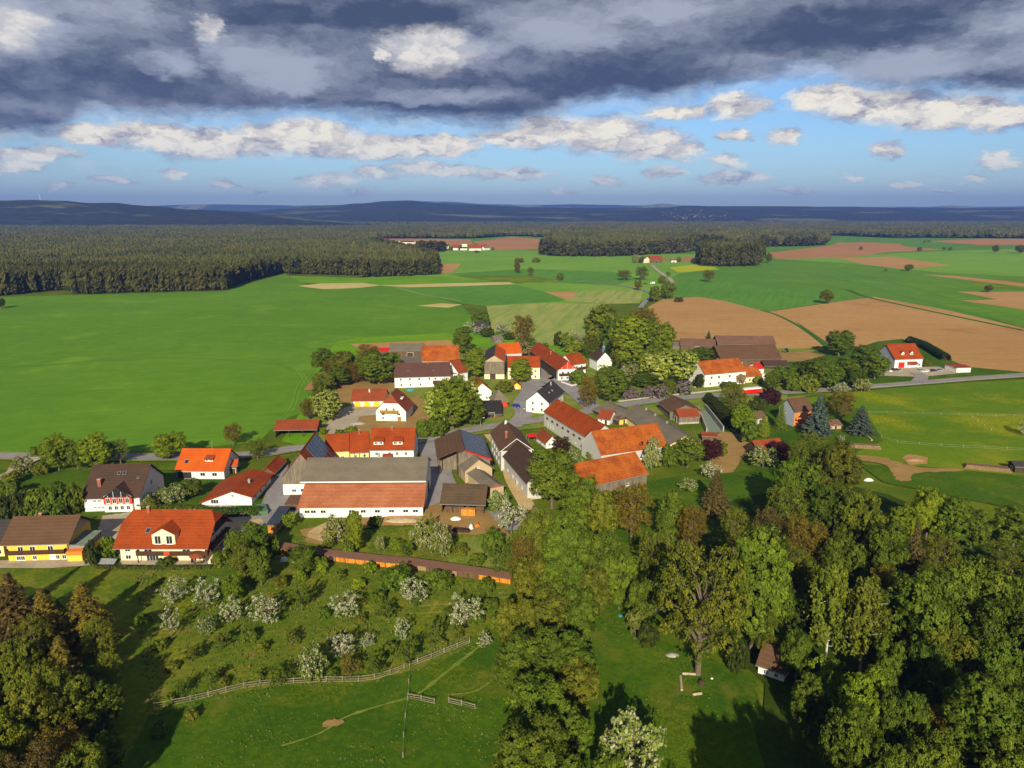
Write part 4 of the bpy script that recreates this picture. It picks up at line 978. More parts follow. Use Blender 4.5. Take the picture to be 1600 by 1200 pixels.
for u in (.2, .42, .63, .85): window(by, m, w * u, .9, 1.0, 1.2, sep=False)
c = MB(); c.box(x - w / 2 - .06, x + w / 2 + .06, -.97, 4.0, 2.553, 4.6); cl = c.build('cladding', 'red_cladding', rt)
m2 = lambda u, o, z: (x - w / 2 + u, -.97 - o, z)
for u in (.16, .38, .61, .84): window(cl, m2, w * u, 2.85, 1.1, 1.5, sep=False)
tp = 2.7
g = MB(); g.poly([(x - w / 2, -.92, 4.603), (x + w / 2, -.92, 4.603), (x, -.92, 4.6 + tp)]); g.build('gable_glazing', 'glass', rt)
g = MB()
for t in (-.5, -.2, .2, .5): g.bar((x + w * t * .7, -.96, 4.6), (x + w * t * .7, -.96, 4.6 + tp * (1 - abs(t) * 1.4)), .07)
g.bar((x - w / 2, -.96, 4.65), (x, -.96, 4.6 + tp), .09); g.bar((x + w / 2, -.96, 4.65), (x, -.96, 4.6 + tp), .09)
g.build('glazing_bar', 'white_paint', rt)
yb = (4.6 + tp - h['he']) / h['sl']; ye = (4.3 - h['he']) / h['sl'] + .5
MB().slab([[(x - w / 2 - .5, -1.5, 4.3), (x, -1.5, 4.85 + tp), (x, yb + .6, 4.85 + tp), (x - w / 2 - .5, ye, 4.3)], [(x, -1.5, 4.85 + tp), (x + w / 2 + .5, -1.5, 4.3), (x + w / 2 + .5, ye, 4.3), (x, yb + .6, 4.85 + tp)]], .18).build('gable_roof', 'dark_brown_tiles', rt)
# --- bright orange roofs
rt, h = house('orange_roofed_house', 'white bungalow with bright orange roof and a skylight beside the road', 'house', (277,749.5), (351,750), 733.5, 702.5, tan=0.74, roof='orange_tiles', ov=.6, ovg=.4,
    win=[('F', [.55, .80], 1.2, 1.6, 1.2), ('F', [.05, .12, .2, .27], .5, 1.2, 2.0, 'dark_wood'), ('R', [.35, .65], 1.2, 1.0, 1.2), ('R', [.5], 4.2, 1.0, 1.2)], sky_=[(.17, .34, 1.2, 1.5)])
dormer(rt, h['x0'] + h['W'] * .64, h['he'], h['hr'], 0, h['half'], w=2.4, h=.7, v=.36, wall='white_paint', roofm='old_red_tiles', wins=2, style='shed', wh=.5)
MB().box(h['x0'], h['x0'] + h['W'] * .3, -1.6, -.05, 0, .3).build('porch_step', 'brick', rt)
an = MB(); an.bar((h['x0'] + h['W'] * .62, h['D'] / 2, h['hr']), (h['x0'] + h['W'] * .62, h['D'] / 2, h['hr'] + 3), .05); an.build('aerial', 'galvanised', rt)
house('garden_shed', 'small wooden shed with orange roof behind the bright orange bungalow', 'shed', (357,742), (371,741), 729, 720, tan=.5, wall='brown_boards', roof='orange_tiles', ov=.3, ovg=.3, doors=[('F', .5, 1.6, 2.0, 'dark_wood')])
# gable bungalow with uneven slopes
fr = Frame((316,791.5), (394,791)); rt = thing('white_bungalow', 'white gable fronted bungalow with orange red roof behind a clipped hedge', 'house', fr.O, fr.rz)
x0, x1 = -fr.W / 2, fr.W / 2; hl, hR = hgt(316,791.5,785), hgt(394,791,776.5); xa = x0 + fr.W * .62; ha = hgt(364,791,767.5)
D = bis(lambda d: fr.px(xa, d, ha)[1] - 734, 3, 50)
mb = MB()
for y, s in ((0, 1), (D, -1)):
    p = [(x0, y, 0), (x1, y, 0), (x1, y, hR), (xa, y, ha), (x0, y, hl)]; mb.poly(p if s > 0 else p[::-1])
mb.poly([(x1, 0, 0), (x1, D, 0), (x1, D, hR), (x1, 0, hR)], 1); mb.poly([(x0, D, 0), (x0, 0, 0), (x0, 0, hl), (x0, D, hl)])
mb.build('wall', ['white_plaster', 'white_plaster'], rt)
sL, sR = (ha - hl) / (xa - x0), (ha - hR) / (x1 - xa); zt = ha + .26
ro = MB().slab([[(x0 - .6, -.6, zt - (xa - x0 + .6) * sL), (xa, -.6, zt), (xa, D + .5, zt), (x0 - .6, D + .5, zt - (xa - x0 + .6) * sL)], [(xa, -.6, zt), (x1 + .7, -.6, zt - (x1 - xa + .7) * sR), (x1 + .7, D + .5, zt - (x1 - xa + .7) * sR), (xa, D + .5, zt)]], .2).build('roof', 'red_tiles', rt)
chimney(ro, xa + 2.2, D * .45, ha - 1.5, ha + .4, .3, 'galvanised')
m = on_wall('F', x0, x1, 0, D); window(rt, m, fr.W * .26, .8, 2.2, 1.3, bars=2); window(rt, m, fr.W * .62, ha - 1.7, .6, .7, bars=0)
m = on_wall('R', x0, x1, 0, D)
for u in (.2, .45, .7): window(rt, m, D * u, .9, 1.2, 1.1)
rt, h = house('garage', 'red roofed garage with an open gable front behind the white bungalow', 'garage', (408,748), (429,748), 739, 731.5, kind='gable', back=713, wall='brown_boards', roof='red_tiles', ov=.4, ovg=.5)
MB().box(h['x0'] + .4, h['x1'] - .4, -.08, -.02, .02, h['he'] - .25).build('gateway_shade', 'interior_shade_and_ash', rt)  # dark panel paints the shade inside the open front
MB().box(h['x0'] + h['W'] * .4, h['x1'] - .2, -.9, -.12, .02, .9).build('log_pile', 'log_stack', rt)
posts_shed('carport', 'open red roofed cart shed on posts at the edge of the green field', 'shed', (430,684), (495,683), 672, 657, 'old_red_tiles', 4, 'pale_boards', tan=.42)

# --- the big farm
fr = Frame((443.5,775), (503,774)); hb, he, hr = hgt(443.5,775,757), hgt(443.5,775,745), hgt(473,775,709)
rt = thing('gabled_barn', 'tall barn with grey boarded gable, red roof and blue solar panels', 'barn', fr.O, fr.rz)
x0, x1 = -fr.W / 2, fr.W / 2; D = bis(lambda d: fr.px(0, d, hr)[1] - 677, 5, 60)
wl = walls(rt, x0, x1, 0, D, he, hr, 'y', 'grey_boards', 'grey_boards'); band(rt, x0, x1, 0, D, 0, hb, 'white_plaster', 'plinth_wall')
ro = gable_roof(rt, x0, x1, 0, D, he, hr, 'y', 'old_red_tiles', .5, .4)
m = on_wall('F', x0 , x1, -.04, D); window(rt, m, fr.W * .28, 1.2, 1.3, .9); window(rt, m, fr.W * .52, 1.2, 1.5, 1.0)
s = (hr - he) / (fr.W / 2); q = lambda k, y: (x1 * k, y, hr + .3 - s * x1 * k)
solar(ro, [q(.97, D * .28), q(.97, D * .98), q(.06, D * .98), q(.06, D * .28)], 5, 4, .12)
# long cow house: lean-to, clerestory, grey roof
fr = Frame((469,809), (661,807.5)); rt = thing('long_barn', 'very long white barn with grey roof above a salmon pink lean-to roof', 'barn', fr.O, fr.rz)
x0, x1 = -fr.W / 2, fr.W / 2; h0 = hgt(565,808,791); t1 = .40
d1 = bis(lambda d: fr.px(0, d, h0 + t1 * d + .3)[1] - 755, 3, 40); h1 = h0 + t1 * d1; h2 = h1 + hgt(565,808,790) * 0 + 1.15
t2 = .46; d2 = bis(lambda d: fr.px(0, d1 + d, h2 + t2 * d + .3)[1] - 714, 3, 40); h3 = h2 + t2 * d2; xs = x0 + fr.W * .17
mb = MB(); prof = [(0, 0), (d1 + 2 * d2, 0), (d1 + 2 * d2, h2), (d1 + d2, h3), (d1, h2), (d1, h1), (0, h0)]
mb.poly([(x1, y, z) for y, z in prof], 1); mb.poly([(x0, y, z) for y, z in prof][::-1], 1)
mb.poly([(x0, 0, 0), (x1, 0, 0), (x1, 0, h0), (x0, 0, h0)]); mb.poly([(x1, d1 + 2 * d2, 0), (x0, d1 + 2 * d2, 0), (x0, d1 + 2 * d2, h2), (x1, d1 + 2 * d2, h2)])
wl = mb.build('wall', ['white_plaster', 'white_plaster'], rt)
MB().slab([[(x0 - .4, -.6, h0 + .26 - .6 * t1), (x1 + .4, -.6, h0 + .26 - .6 * t1), (x1 + .4, d1, h1 + .26), (x0 - .4, d1, h1 + .26)]], .18).build('lean_to_roof', 'salmon_tiles', rt)
z4 = h2 + .26
gr = MB().slab([[(xs - 7, d1 - .7, z4 - .7 * t2), (x1 + .3, d1 - .7, z4 - .7 * t2), (x1 + .3, d1 + d2, h3 + .26), (xs - 7, d1 + d2, h3 + .26)], [(x1 + .3, d1 + 2 * d2 + .5, z4 - .5 * t2), (xs - 7, d1 + 2 * d2 + .5, z4 - .5 * t2), (xs - 7, d1 + d2, h3 + .26), (x1 + .3, d1 + d2, h3 + .26)]], .18).build('grey_roof', 'grey_sheet', rt)
MB().box(xs - 7, x1 + .3, d1 - .86, d1 - .72, z4 - .7 * t2 - .3, z4 - .7 * t2 + .05).build('gutter', 'white_paint', gr)
n = 34; g = MB(); p_ = MB(); xw = x1 - .4 - xs
for i in range(n):
    a = xs + xw * i / n; p_.poly([(a + .06, d1 - .05, h1 + .35), (a + xw / n - .06, d1 - .05, h1 + .35), (a + xw / n - .06, d1 - .05, h2 - .05), (a + .06, d1 - .05, h2 - .05)]); g.box(a - .05, a + .05, d1 - .12, d1 - .01, h1 + .3, h2)
ws = g.build('clerestory', 'green_floor', rt); p_.build('pane', 'green_paint', ws)
m = on_wall('F', x0, x1, 0, 30)
for u in (.06, .11, .19, .42, .515, .63, .745, .86, .94): window(rt, m, fr.W * u, 1.25, 1.5, .95)
MB().box(x0 + fr.W * .305 - .15, x0 + fr.W * .305 + .15, -.25, -.01, 0, h0).build('pilaster', 'white_plaster', rt)
m = on_wall('R', x0, x1, 0, d1 + 2 * d2); gate(rt, m, d1 * .4, 3.2, 3.2); gate(rt, m, d1 + d2, 3.6, 3.6); window(rt, m, d1 + d2, h3 - 3.2, 1.2, 1.2)
chimney(gr, xs + xw * .5, d1 + d2, h3 - .3, h3 + 1.1, .3, 'galvanised')
# row along the road behind it
rt, h = house('row_house', 'white road-side house with red roof and two twin-window dormers', 'house', (579,728), (647,727.5), 702.5, 670.5, tan=.82, roof='red_tiles', ov=.4, ovg=.2,
    win=[('F', [.15, .45, .62, .82], h_ , .9, 1.1) for h_ in (1.0, 3.6)] + [('R', [.3, .7], 3.6, .9, 1.1)], chim=[(.47, .3, 1.0)])
for u in (.19, .63): dormer(rt, h['x0'] + h['W'] * u, h['he'], h['hr'], 0, h['half'], w=3.1, h=1.15, v=.20, wins=2, style='shed', roofm='red_tiles', ww=1.1, wh=.75)
MB().box(h['x0'] + h['W'] * .3, h['x0'] + h['W'] * .52, -2.0, -.02, 0, 4.2).build('porch', 'old_red_tiles', rt)
rt, h = house('row_house', 'timber framed cream middle house of the road-side row', 'house', (547,730), (578.2,728.3), 707, 676, tan=.82, wall='pale_yellow_plaster', roof='red_tiles', ov=.4, ovg=0, win=[('F', [.3, .75], 3.2, .9, .9), ('F', [.3, .75], .9, .9, .9)], chim=[(.5, .5, 1.2)])
for u in (.02, .25, .5, .75, .98): MB().box(h['x0'] + h['W'] * u - .1, h['x0'] + h['W'] * u + .1, -.06, -.003, 0, h['he']).build('timber', 'dark_wood', rt)
house('row_house', 'low pale yellow end of the road-side row beside the solar barn', 'house', (509,732), (546.7,730), 705.5, 679.5, tan=.82, wall='pale_yellow_plaster', roof='red_tiles', ov=.4, ovg=0, win=[('F', [.3, .72], 3.0, 1.2, .9), ('F', [.3, .72], .9, 1.2, .9)])
# flat shed roofs by the lane
fr = Frame((419,833), (434.5,833)); rt = thing('flat_shed', 'low flat roofed shed with blue grey sheets and orange logs at its end', 'shed', fr.O, fr.rz)
D = bis(lambda d: fr.px(0, d, 2.9)[1] - 791.5, 3, 60); x0, x1 = -fr.W / 2, fr.W / 2
side_block(rt, x0, x1, 0, D, 2.3, 'grey_boards', 'blue_sheet', .45, .3); MB().box(x0 + .2, x1 - .2, -.5, -.03, 0, 1.9).build('log_pile', 'log_stack', rt)
fr = Frame((447,799), (470,799)); rt = thing('flat_shed', 'low brown roofed lean shed between the gabled barn and the blue grey shed', 'shed', fr.O, fr.rz); side_block(rt, -fr.W / 2, fr.W / 2, 0, 5.2, 2.0, 'brown_boards', 'rust_roof', .4, .3)
fr = Frame((407,808), (418,806)); rt = thing('green_skip', 'two green metal skips standing by the lane beside the hedge', 'skip', fr.O, fr.rz)
for y in (0, 3.0):
    b_ = MB(); b_.box(-1.1, 1.1, y, y + 2.5, .15, 1.5, 0, False); b_.box(-1.2, 1.2, y - .08, y + 2.58, 1.503, 1.6, 0)
    b_.build('container', 'green_paint', rt)

# --- middle farm: solar barn, stone shed, log barn
fr = Frame((687,747), (766,743)); rt = thing('solar_barn', 'weathered wooden barn with brown roof and a black solar roof trimmed in red', 'barn', fr.O, fr.rz)
x0, x1 = -fr.W / 2, fr.W / 2; he, hr = hgt(766,743,717), hgt(726,745,704); D = bis(lambda d: fr.px(0, d, hr + .3)[1] - 671, 5, 60); xb = x0 + fr.W * .38
mb = MB(); s = (hr - he) / (fr.W / 2); hx = he + s * (xb - x0)
mb.poly([(xb, 0, 0), (x1, 0, 0), (x1, 0, he), (0, 0, hr), (xb, 0, hx)]); mb.poly([(x1, 0, 0), (x1, D, 0), (x1, D, he), (x1, 0, he)]); mb.poly([(x1, D, 0), (x0, D, 0), (x0, D, he), (0, D, hr), (x1, D, he)])
mb.poly([(x0, D, 0), (x0, 7, 0), (x0, 7, he), (x0, D, he)]); mb.poly([(x0, 7, 0), (xb, 7, 0), (xb, 7, hx), (x0, 7, he)]); mb.poly([(xb, 7, 0), (xb, 0, 0), (xb, 0, hx), (xb, 7, hx)])
wl = mb.build('wall', 'grey_boards', rt); zr = hr + .28; o = .6
ro = MB().slab([[(x0 - o, 2.5, zr - s * (o - x0)), (xb, 2.5, zr + s * xb), (xb, -.5, zr + s * xb), (0, -.5, zr), (0, D + .4, zr), (x0 - o, D + .4, zr - s * (o - x0))]], .2).build('roof', 'brown_tiles', rt)
r2 = MB().slab([[(0.003, -.5, zr), (x1 + o, -.5, zr - s * (x1 + o)), (x1 + o, D + .4, zr - s * (x1 + o)), (0.003, D + .4, zr)]], .2, 0, 1).build('roof', ['slate_grey', 'red_cladding'], rt)
solar(r2, [(x1 + o - .3, .5, zr - s * (x1 + o - .3)), (x1 + o - .3, D + .2, zr - s * (x1 + o - .3)), (.3, D + .2, zr - s * .3), (.3, .5, zr - s * .3)], 12, 7, .1)
MB().box(0, x1 + o, -.58, -.52, he - .5, he - .2).build('fascia', 'red_cladding', rt) if False else None
fb_ = MB(); fb_.poly([(0, -.54, zr + .05), (0, -.54, zr - .45), (x1 + o, -.54, zr - s * (x1 + o) - .45), (x1 + o, -.54, zr - s * (x1 + o) + .05)]); fb_.build('fascia', 'bright_red_sheet', r2)
for x in (x0 + .3, xb - .3): MB().box(x - .13, x + .13, 2.6, 2.86, 0, he + (s * (x - x0)) - .1).build('post', 'dark_wood', rt)
gate(rt, on_wall('F', xb, x1, 0, D), (x1 - xb) * .14, 2.0, 3.4, 'interior_shade_and_ash')
MB().box(x1 - 4, x1 - 1, -.7, -.05, 0, 1.5).build('log_pile', 'log_stack', rt)
rt, h = house('stone_shed', 'narrow stone gabled shed in front of the solar barn', 'shed', (727,755), (769,750), 736, 718.5, kind='gable', D=7.5, wall='stone_wall', roof='grey_sheet', ov=.5, ovg=.3, win=[('F', [.5], 4.3, .6, .7), ('F', [.38], 2.6, .6, .6)])
rt, h = house('stone_shed', 'lower stone shed with grey roof and brick gable built on to the stone gabled shed', 'shed', (763,780), (787,775.5), 764, 756, kind='gable', back=728, wall='stone_wall', gable='brick', roof='grey_sheet', ov=.4, ovg=.25, win=[('L', [.5], 1.2, .9, .7)])
rt, h = posts_shed('log_barn', 'old dark shed with mossy brown roof and split logs under it', 'shed', (690,803), (757,805), 786, 758, 'mossy_tiles', 5, 'dark_boards', tan=.62)
for k, (a, b, z, mt) in enumerate(((.08, .5, 1.9, 'brown_boards'), (.8, .97, 2.2, 'brown_boards'))): MB().box(h['x0'] + (h['x1'] - h['x0']) * a, h['x0'] + (h['x1'] - h['x0']) * b, .5, 2, 0, z).build('board_stack', mt, rt)
x = h['x0'] + (h['x1'] - h['x0']) * .64; o = MB().box(-1.9, 1.9, 0, 1.3, 0, 2.2).build('log_pile', 'log_stack'); o.location = h['fr'].w(x, -1.6, 0); o.rotation_euler.z = h['fr'].rz; tag(o, 'bright orange stack of split logs in front of the mossy brown shed', 'log pile')
# --- brown street house and its long wing
rt, h = house('brown_house', 'tall brown roofed farmhouse with white gable trim beside the road', 'house', (783,736), (831,733), 705, 686, kind='gable', back=657.5, wall='grey_plaster', gable='dark_boards', roof='brown_tiles', ov=.5, ovg=.3, hip=0, edge='white_paint',  # deep shade on the wall is put into its grey colour
    win=[('L', [.2, .4, .6, .8], 1.2, 1.0, 1.2), ('L', [.2, .4, .6, .8], 3.8, 1.0, 1.2)], chim=[(.85, .3, .8, .4, 'white_paint'), (.3, 2.2, .6)])
rt, h = house('barn_wing', 'long dark brown roofed barn with pale wall running down to the big tree', 'barn', (824,781), (870,776), 754, 729, kind='gable', back=688, wall='grey_plaster', roof='dark_brown_tiles', ov=.5, ovg=.3, win=[('L', [.2, .42, .62, .8], 1.5, .9, .8)], doors=[('L', .55, 1.2, 2.1, 'dark_wood')])
side_block(rt, h['x1'] + .05, h['x1'] + 4.5, h['D'] * .35, h['D'] * .95, h['he'] - 1.4, 'grey_plaster', 'grey_sheet', .8, .2, 'side_wing', 'wing_roof')
rt, h = house('cottage', 'small white cottage with a red brown roof between brown farmhouse and long red roofed barn', 'house', (853,701), (871,699), 692, 682, kind='gable', D=9, roof='old_red_tiles', ov=.5, ovg=.4, win=[('F', [.3, .7], .9, .9, 1.0), ('L', [.3, .7], .9, .9, 1.0)], doors=[('L', .5, 1.1, 2.0, 'red_door')])
fr = Frame((828,692), (837,691)); rt = thing('market_umbrella', 'flat bright red canopy beside the small white cottage', 'canopy', fr.O, fr.rz)
MB().slab([[(-1.6, 0, 2.2), (1.6, 0, 2.2), (1.6, 2.4, 2.5), (-1.6, 2.4, 2.5)]], .1).build('cover', 'bright_red', rt)
for x in (-1.5, 1.5):
    for y in (.1, 2.3): MB().box(x - .04, x + .04, y - .04, y + .04, 0, 2.2).build('post', 'galvanised', rt)
rt, h = house('white_house', 'white gabled house with dark purple grey roof at the road junction', 'house', (822,644.5), (857,648), 626, 612.5, kind='gable', back=596, roof='slate_grey', ov=.5, ovg=.4,
    win=[('F', [.3, .7], 1.0, 1.0, 1.3), ('F', [.3, .7], 3.6, 1.0, 1.3), ('R', [.3, .6], 1.2, 1.0, 1.2)], chim=[(.75, -.8, .8, .3, 'galvanised')])
for yy in (.35, .55): 
    s = h['sl']; o = MB(); xx = h['x1'] * .5; zz = h['hr'] - s * xx + .3; o.box(xx - .5, xx + .5, h['D'] * yy, h['D'] * yy + .8, zz - .5, zz + .25); o.build('skylight', 'frame_metal', h['roof'])
rt, h = house('long_red_barn', 'long red roofed barn with a pale grey wall and a row of small high windows', 'barn', (850,666), (921,712), 643, 629, D=None, tan=.75, wall='grey_plaster', roof='red_tiles', ov=.3, ovg=.3, win=[('F', [.08, .2, .32, .44, .56, .68, .8, .92], 3.2, 1.5, .7, 'dark_wood'), ('F', [.1, .16, .22], 1.0, .8, 1.3), ('F', [.5, .72], 1.1, .7, .7)], chim=[(.1, .3, .8)]) if False else house('long_red_barn', 'long red roofed barn with a pale grey wall and a row of small high windows', 'barn', (850,666), (921,712), 643, None, D=11.0, tan=.75, wall='grey_plaster', roof='red_tiles', ov=.3, ovg=.3, win=[('F', [.08, .2, .32, .44, .56, .68, .8, .92], 3.6, 1.6, .7, 'dark_wood'), ('F', [.1, .16, .22], 1.2, .8, 1.3), ('F', [.5, .72], 1.1, .7, .7)], chim=[(.1, .3, .8)])  # the wall's grey colour carries painted shade
house('orange_barn', 'big mottled orange roof with white verges behind dark red shrubs', 'barn', (939,731), (1041,716), 711, 669, tan=.85, wall='grey_plaster', roof='mottled_orange_tiles', edge='white_paint', ov=.5, ovg=.3, win=[('F', [.3, .6], 1.2, 1.2, .9)])
house('orange_barn', 'orange roofed barn half hidden by trees at the wood edge', 'barn', (905,782), (1010,758), 762, 718, tan=.72, wall='grey_boards', roof='mottled_orange_tiles', ov=.5, ovg=.4, win=[('F', [.7], 1.2, 1.2, .9)])
# --- grey sheds of the east farm
rt, h = house('grey_shed', 'long grey roofed shed with a pale yellow gable end', 'shed', (1044,710), (1095,706), 696, 681, kind='gable', back=633.5, wall='pale_yellow_plaster', roof='grey_sheet', ov=.5, ovg=.4, doors=[('F', .5, 3.4, 3.0, 'dark_wood')])
for y in (.35, .6, .8): MB().box(-.35, .35, h['D'] * y, h['D'] * y + .7, h['hr'] - .2, h['hr'] + 1.0).build('roof_vent', 'galvanised', h['roof'])
house('grey_shed', 'low grey roofed open shed left of the long grey shed', 'shed', (927,647), (965,664), 640, None, D=13, tan=.32, wall='dark_boards', roof='grey_sheet', ov=.4, ovg=.4, doors=[('F', .4, 3, 2.4, 'interior_shade_and_ash')])  # dark door panel paints the shade of the open side
house('little_house', 'tiny white outbuilding with red roof beside the grey sheds', 'outbuilding', (934,661.5), (952,664), 653.5, 641.5, tan=.6, roof='old_red_tiles', ov=.4, ovg=.4, doors=[('F', .7, 1.0, 2.0, 'dark_wood')], win=[('F', [.3], 1.0, .8, .8)])
house('little_shed', 'tiny yellow shed with a brown roof under the long grey shed', 'shed', (968,664), (982,662), 656, None, D=4, tan=.3, wall='yellow_plaster', roof='brown_tiles', ov=.3, ovg=.3, doors=[('F', .5, .9, 1.8, 'dark_wood')])
house('wooden_barn', 'wooden barn with a brown roof behind the little red roofed shed', 'barn', (1047,656), (1094,654.5), 643.5, 633, kind='gable', back=619, wall='grey_boards', roof='brown_tiles', ov=.5, ovg=.4, doors=[('F', .5, 3.2, 3.0, 'dark_wood')])
rt, h = house('wooden_shed', 'little wooden shed with red brown roof beside the concrete silo pit', 'shed', (1061,663), (1092,661.5), 652, 640, tan=.55, wall='grey_boards', roof='old_red_tiles', ov=.4, ovg=.3, doors=[('L', .5, 2, 2.2, 'interior_shade_and_ash')])
band(rt, h['x0'], h['x1'], 0, h['D'], 0, .7, 'concrete', 'plinth_wall')
A = [G(1090,642), G(1102,639), G(1130,675), G(1104,677)]; O = A[3]; rt = thing('silage_pit', 'concrete silage pit with greenish floor and long side walls', 'silo pit', O)
f = lambda p, z=0: (p.x - O.x, p.y - O.y, z)
MB().poly([f(A[3], .03), f(A[2], .03), f(A[1], .03), f(A[0], .03)]).poly([f(A[3], .02), f(A[0], .02), f(A[1], .02), f(A[2], .02)]).build('floor', 'green_floor', rt)
for p, q in ((A[0], A[3]), (A[1], A[2])):
    d = (q - p).normalized(); n = Vector((-d.y, d.x, 0)) * .2; mb = MB(); c = [p + n, q + n, q - n, p - n]
    for k in range(4): a, b = c[k], c[(k + 1) % 4]; mb.poly([f(a), f(b), f(b, 2.2), f(a, 2.2)])
    mb.poly([f(k_, 2.2) for k_ in c]); mb.build('side_wall', 'concrete', rt)
house('rust_shed', 'low rust red shed between the yellow gable and the purple shrub', 'shed', (1097,690), (1120,691), 682, None, D=5, tan=.2, wall='brown_boards', roof='old_red_tiles', ov=.3, ovg=.3)
# --- houses on the right of the lime trees
house('white_house', 'long white two storey house with orange roof right of the round lime trees', 'house', (1100.5,606), (1164,600), 585, 563, tan=.72, roof='mottled_orange_tiles', ov=.4, ovg=.3, win=[('F', [.16, .34, .6], 3.9, 1.2, 1.4), ('F', [.14, .34, .6, .8], 1.0, 1.1, 1.3), ('L', [.5], 3.9, 1.0, 1.2)], chim=[(.48, .3, .8)])
rt, h = house('white_cottage', 'small cream annexe with orange roof at the right end of the long white house', 'house', (1165,599), (1189,597), 588.5, 573.5, tan=.75, wall='cream_plaster', roof='mottled_orange_tiles', ov=.4, ovg=.3, win=[('F', [.25, .65], 1.0, 1.1, 1.2)])
MB().box(h['x1'] + .1, h['x1'] + 2.8, .5, 4, 0, 2.4).build('porch', 'white_paint', rt); balcony(rt, h['x1'] + .1, h['x1'] + 2.9, .3, 4, 2.6, 1.0, 'white_paint', 'white_paint')
house('red_shed', 'small shed with a very bright red sheet roof behind the cream annexe', 'shed', (1182,585), (1193,584), 577, 568, tan=.6, roof='bright_red_sheet', ov=.2, ovg=.2, win=[('F', [.5], 1, .9, .9)])
house('brown_barn', 'huge barn with wide dark brown roof behind the long white house', 'barn', (1126,574), (1220,572), 562, 540, tan=.55, wall='brown_boards', roof='brown_tiles', ov=.6, ovg=.5, doors=[('F', .3, 3.5, 2.6, 'dark_wood')])
house('brown_barn', 'long rust red barn roof directly behind the wide dark brown barn', 'barn', (1121,549), (1211,550), 537.5, 525.5, tan=.45, wall='brown_boards', roof='rust_roof', ov=.5, ovg=.4)
house('brown_barn', 'low boarded barn with grey brown roof left of the two big barns', 'barn', (1063,547), (1117,549), 538.5, 530, tan=.4, wall='brown_boards', roof='rust_roof', ov=.5, ovg=.4, doors=[('F', [.5][0], 3, 2.4, 'dark_wood')])
house('low_shed', 'pale grey lean shed at the field end of the low boarded barn', 'shed', (1049,545), (1062,546), 540, None, D=8, tan=.3, wall='grey_boards', roof='grey_sheet', ov=.3, ovg=.3)
house('low_shed', 'dark roofed low shed at the right foot of the wide brown barn', 'shed', (1194,577), (1232,577), 572, 564, tan=.5, wall='dark_boards', roof='dark_brown_tiles', ov=.4, ovg=.3)
rt, h = house('orange_house', 'orange fronted house with brown roof and shaded grey side wall behind the blue spruce', 'house', (1240,668), (1268,665), 643, 623, tan=.8, wall='orange_plaster', gable='painted_shade_plaster', roof='brown_tiles', ov=.5, ovg=.3, win=[('F', [.35, .75], 1.0, 1.3, 1.2), ('F', [.35, .75], 3.8, 1.3, 1.3), ('L', [.4], 3.6, 1.0, 1.2)])
band(rt, h['x0'], h['x0'] + .02, 0.02, h['D'], 0, h['he'], 'painted_shade_plaster', 'side_wall', .03); balcony(rt, h['x0'] + .3, h['x1'], -1.0, -.02, 3.1, .9, 'orange_plaster')  # side wall and gables are coloured blue-grey to carry painted shade
house('garden_shed', 'tan roofed garden shed between the wood and the yellow green cypress', 'shed', (1178,665), (1196,661), 655, 645, tan=.5, wall='grey_plaster', roof='rust_roof', ov=.4, ovg=.4, doors=[('F', .5, 1, 1.9, 'dark_wood')])
house('garden_shed', 'little brown roofed garden shed right of the big blue spruce', 'shed', (1297,672), (1314,671), 665, 657, tan=.45, wall='pale_boards', roof='rust_roof', ov=.4, ovg=.4, doors=[('F', .5, 1, 1.9, 'dark_wood')])
rt, h = house('fire_station', 'white building with red roof, two dormers and a tall red gate by parked cars', 'fire station', (1397,576), (1440,574.5), 561, 538, tan=.80, roof='red_tiles', gable='painted_shade_plaster', ov=.5, ovg=.4, win=[('F', [.88], 1.0, 1.6, 1.3), ('L', [.5], 4.2, 1.0, 1.2)])
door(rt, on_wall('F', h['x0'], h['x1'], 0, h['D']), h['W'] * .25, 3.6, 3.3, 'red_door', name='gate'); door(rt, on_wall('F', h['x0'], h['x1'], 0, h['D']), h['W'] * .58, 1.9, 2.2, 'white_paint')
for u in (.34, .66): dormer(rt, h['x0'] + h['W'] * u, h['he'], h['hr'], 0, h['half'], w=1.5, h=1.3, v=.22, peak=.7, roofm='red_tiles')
band(rt, h['x0'], h['x0'] + .02, .02, h['D'] - .02, 0, h['he'], 'painted_shade_plaster', 'side_wall', .03)  # blue-grey skin paints shade on the white left wall, as on the gables
MB().slab([[(h['x0'] + h['W'] * .44, -2.2, 2.6), (h['x0'] + h['W'] * .78, -2.2, 2.6), (h['x0'] + h['W'] * .78, 0, 3.6), (h['x0'] + h['W'] * .44, 0, 3.6)]], .15).build('porch_roof', 'red_tiles', rt)
for u in (.45, .77): MB().box(h['x0'] + h['W'] * u - .08, h['x0'] + h['W'] * u + .08, -2.1, -1.94, 0, 2.45).build('post', 'white_paint', rt)
rt, h = house('white_garage', 'low white flat garage with reddish roof right of the parked cars', 'garage', (1494,583), (1516,582.5), 575, None, D=9, tan=.08, roof='old_red_tiles', ov=.3, ovg=.3, doors=[('F', .28, 2.6, 1.9, 'white_paint'), ('F', .7, 1.4, 1.9, 'white_paint')])
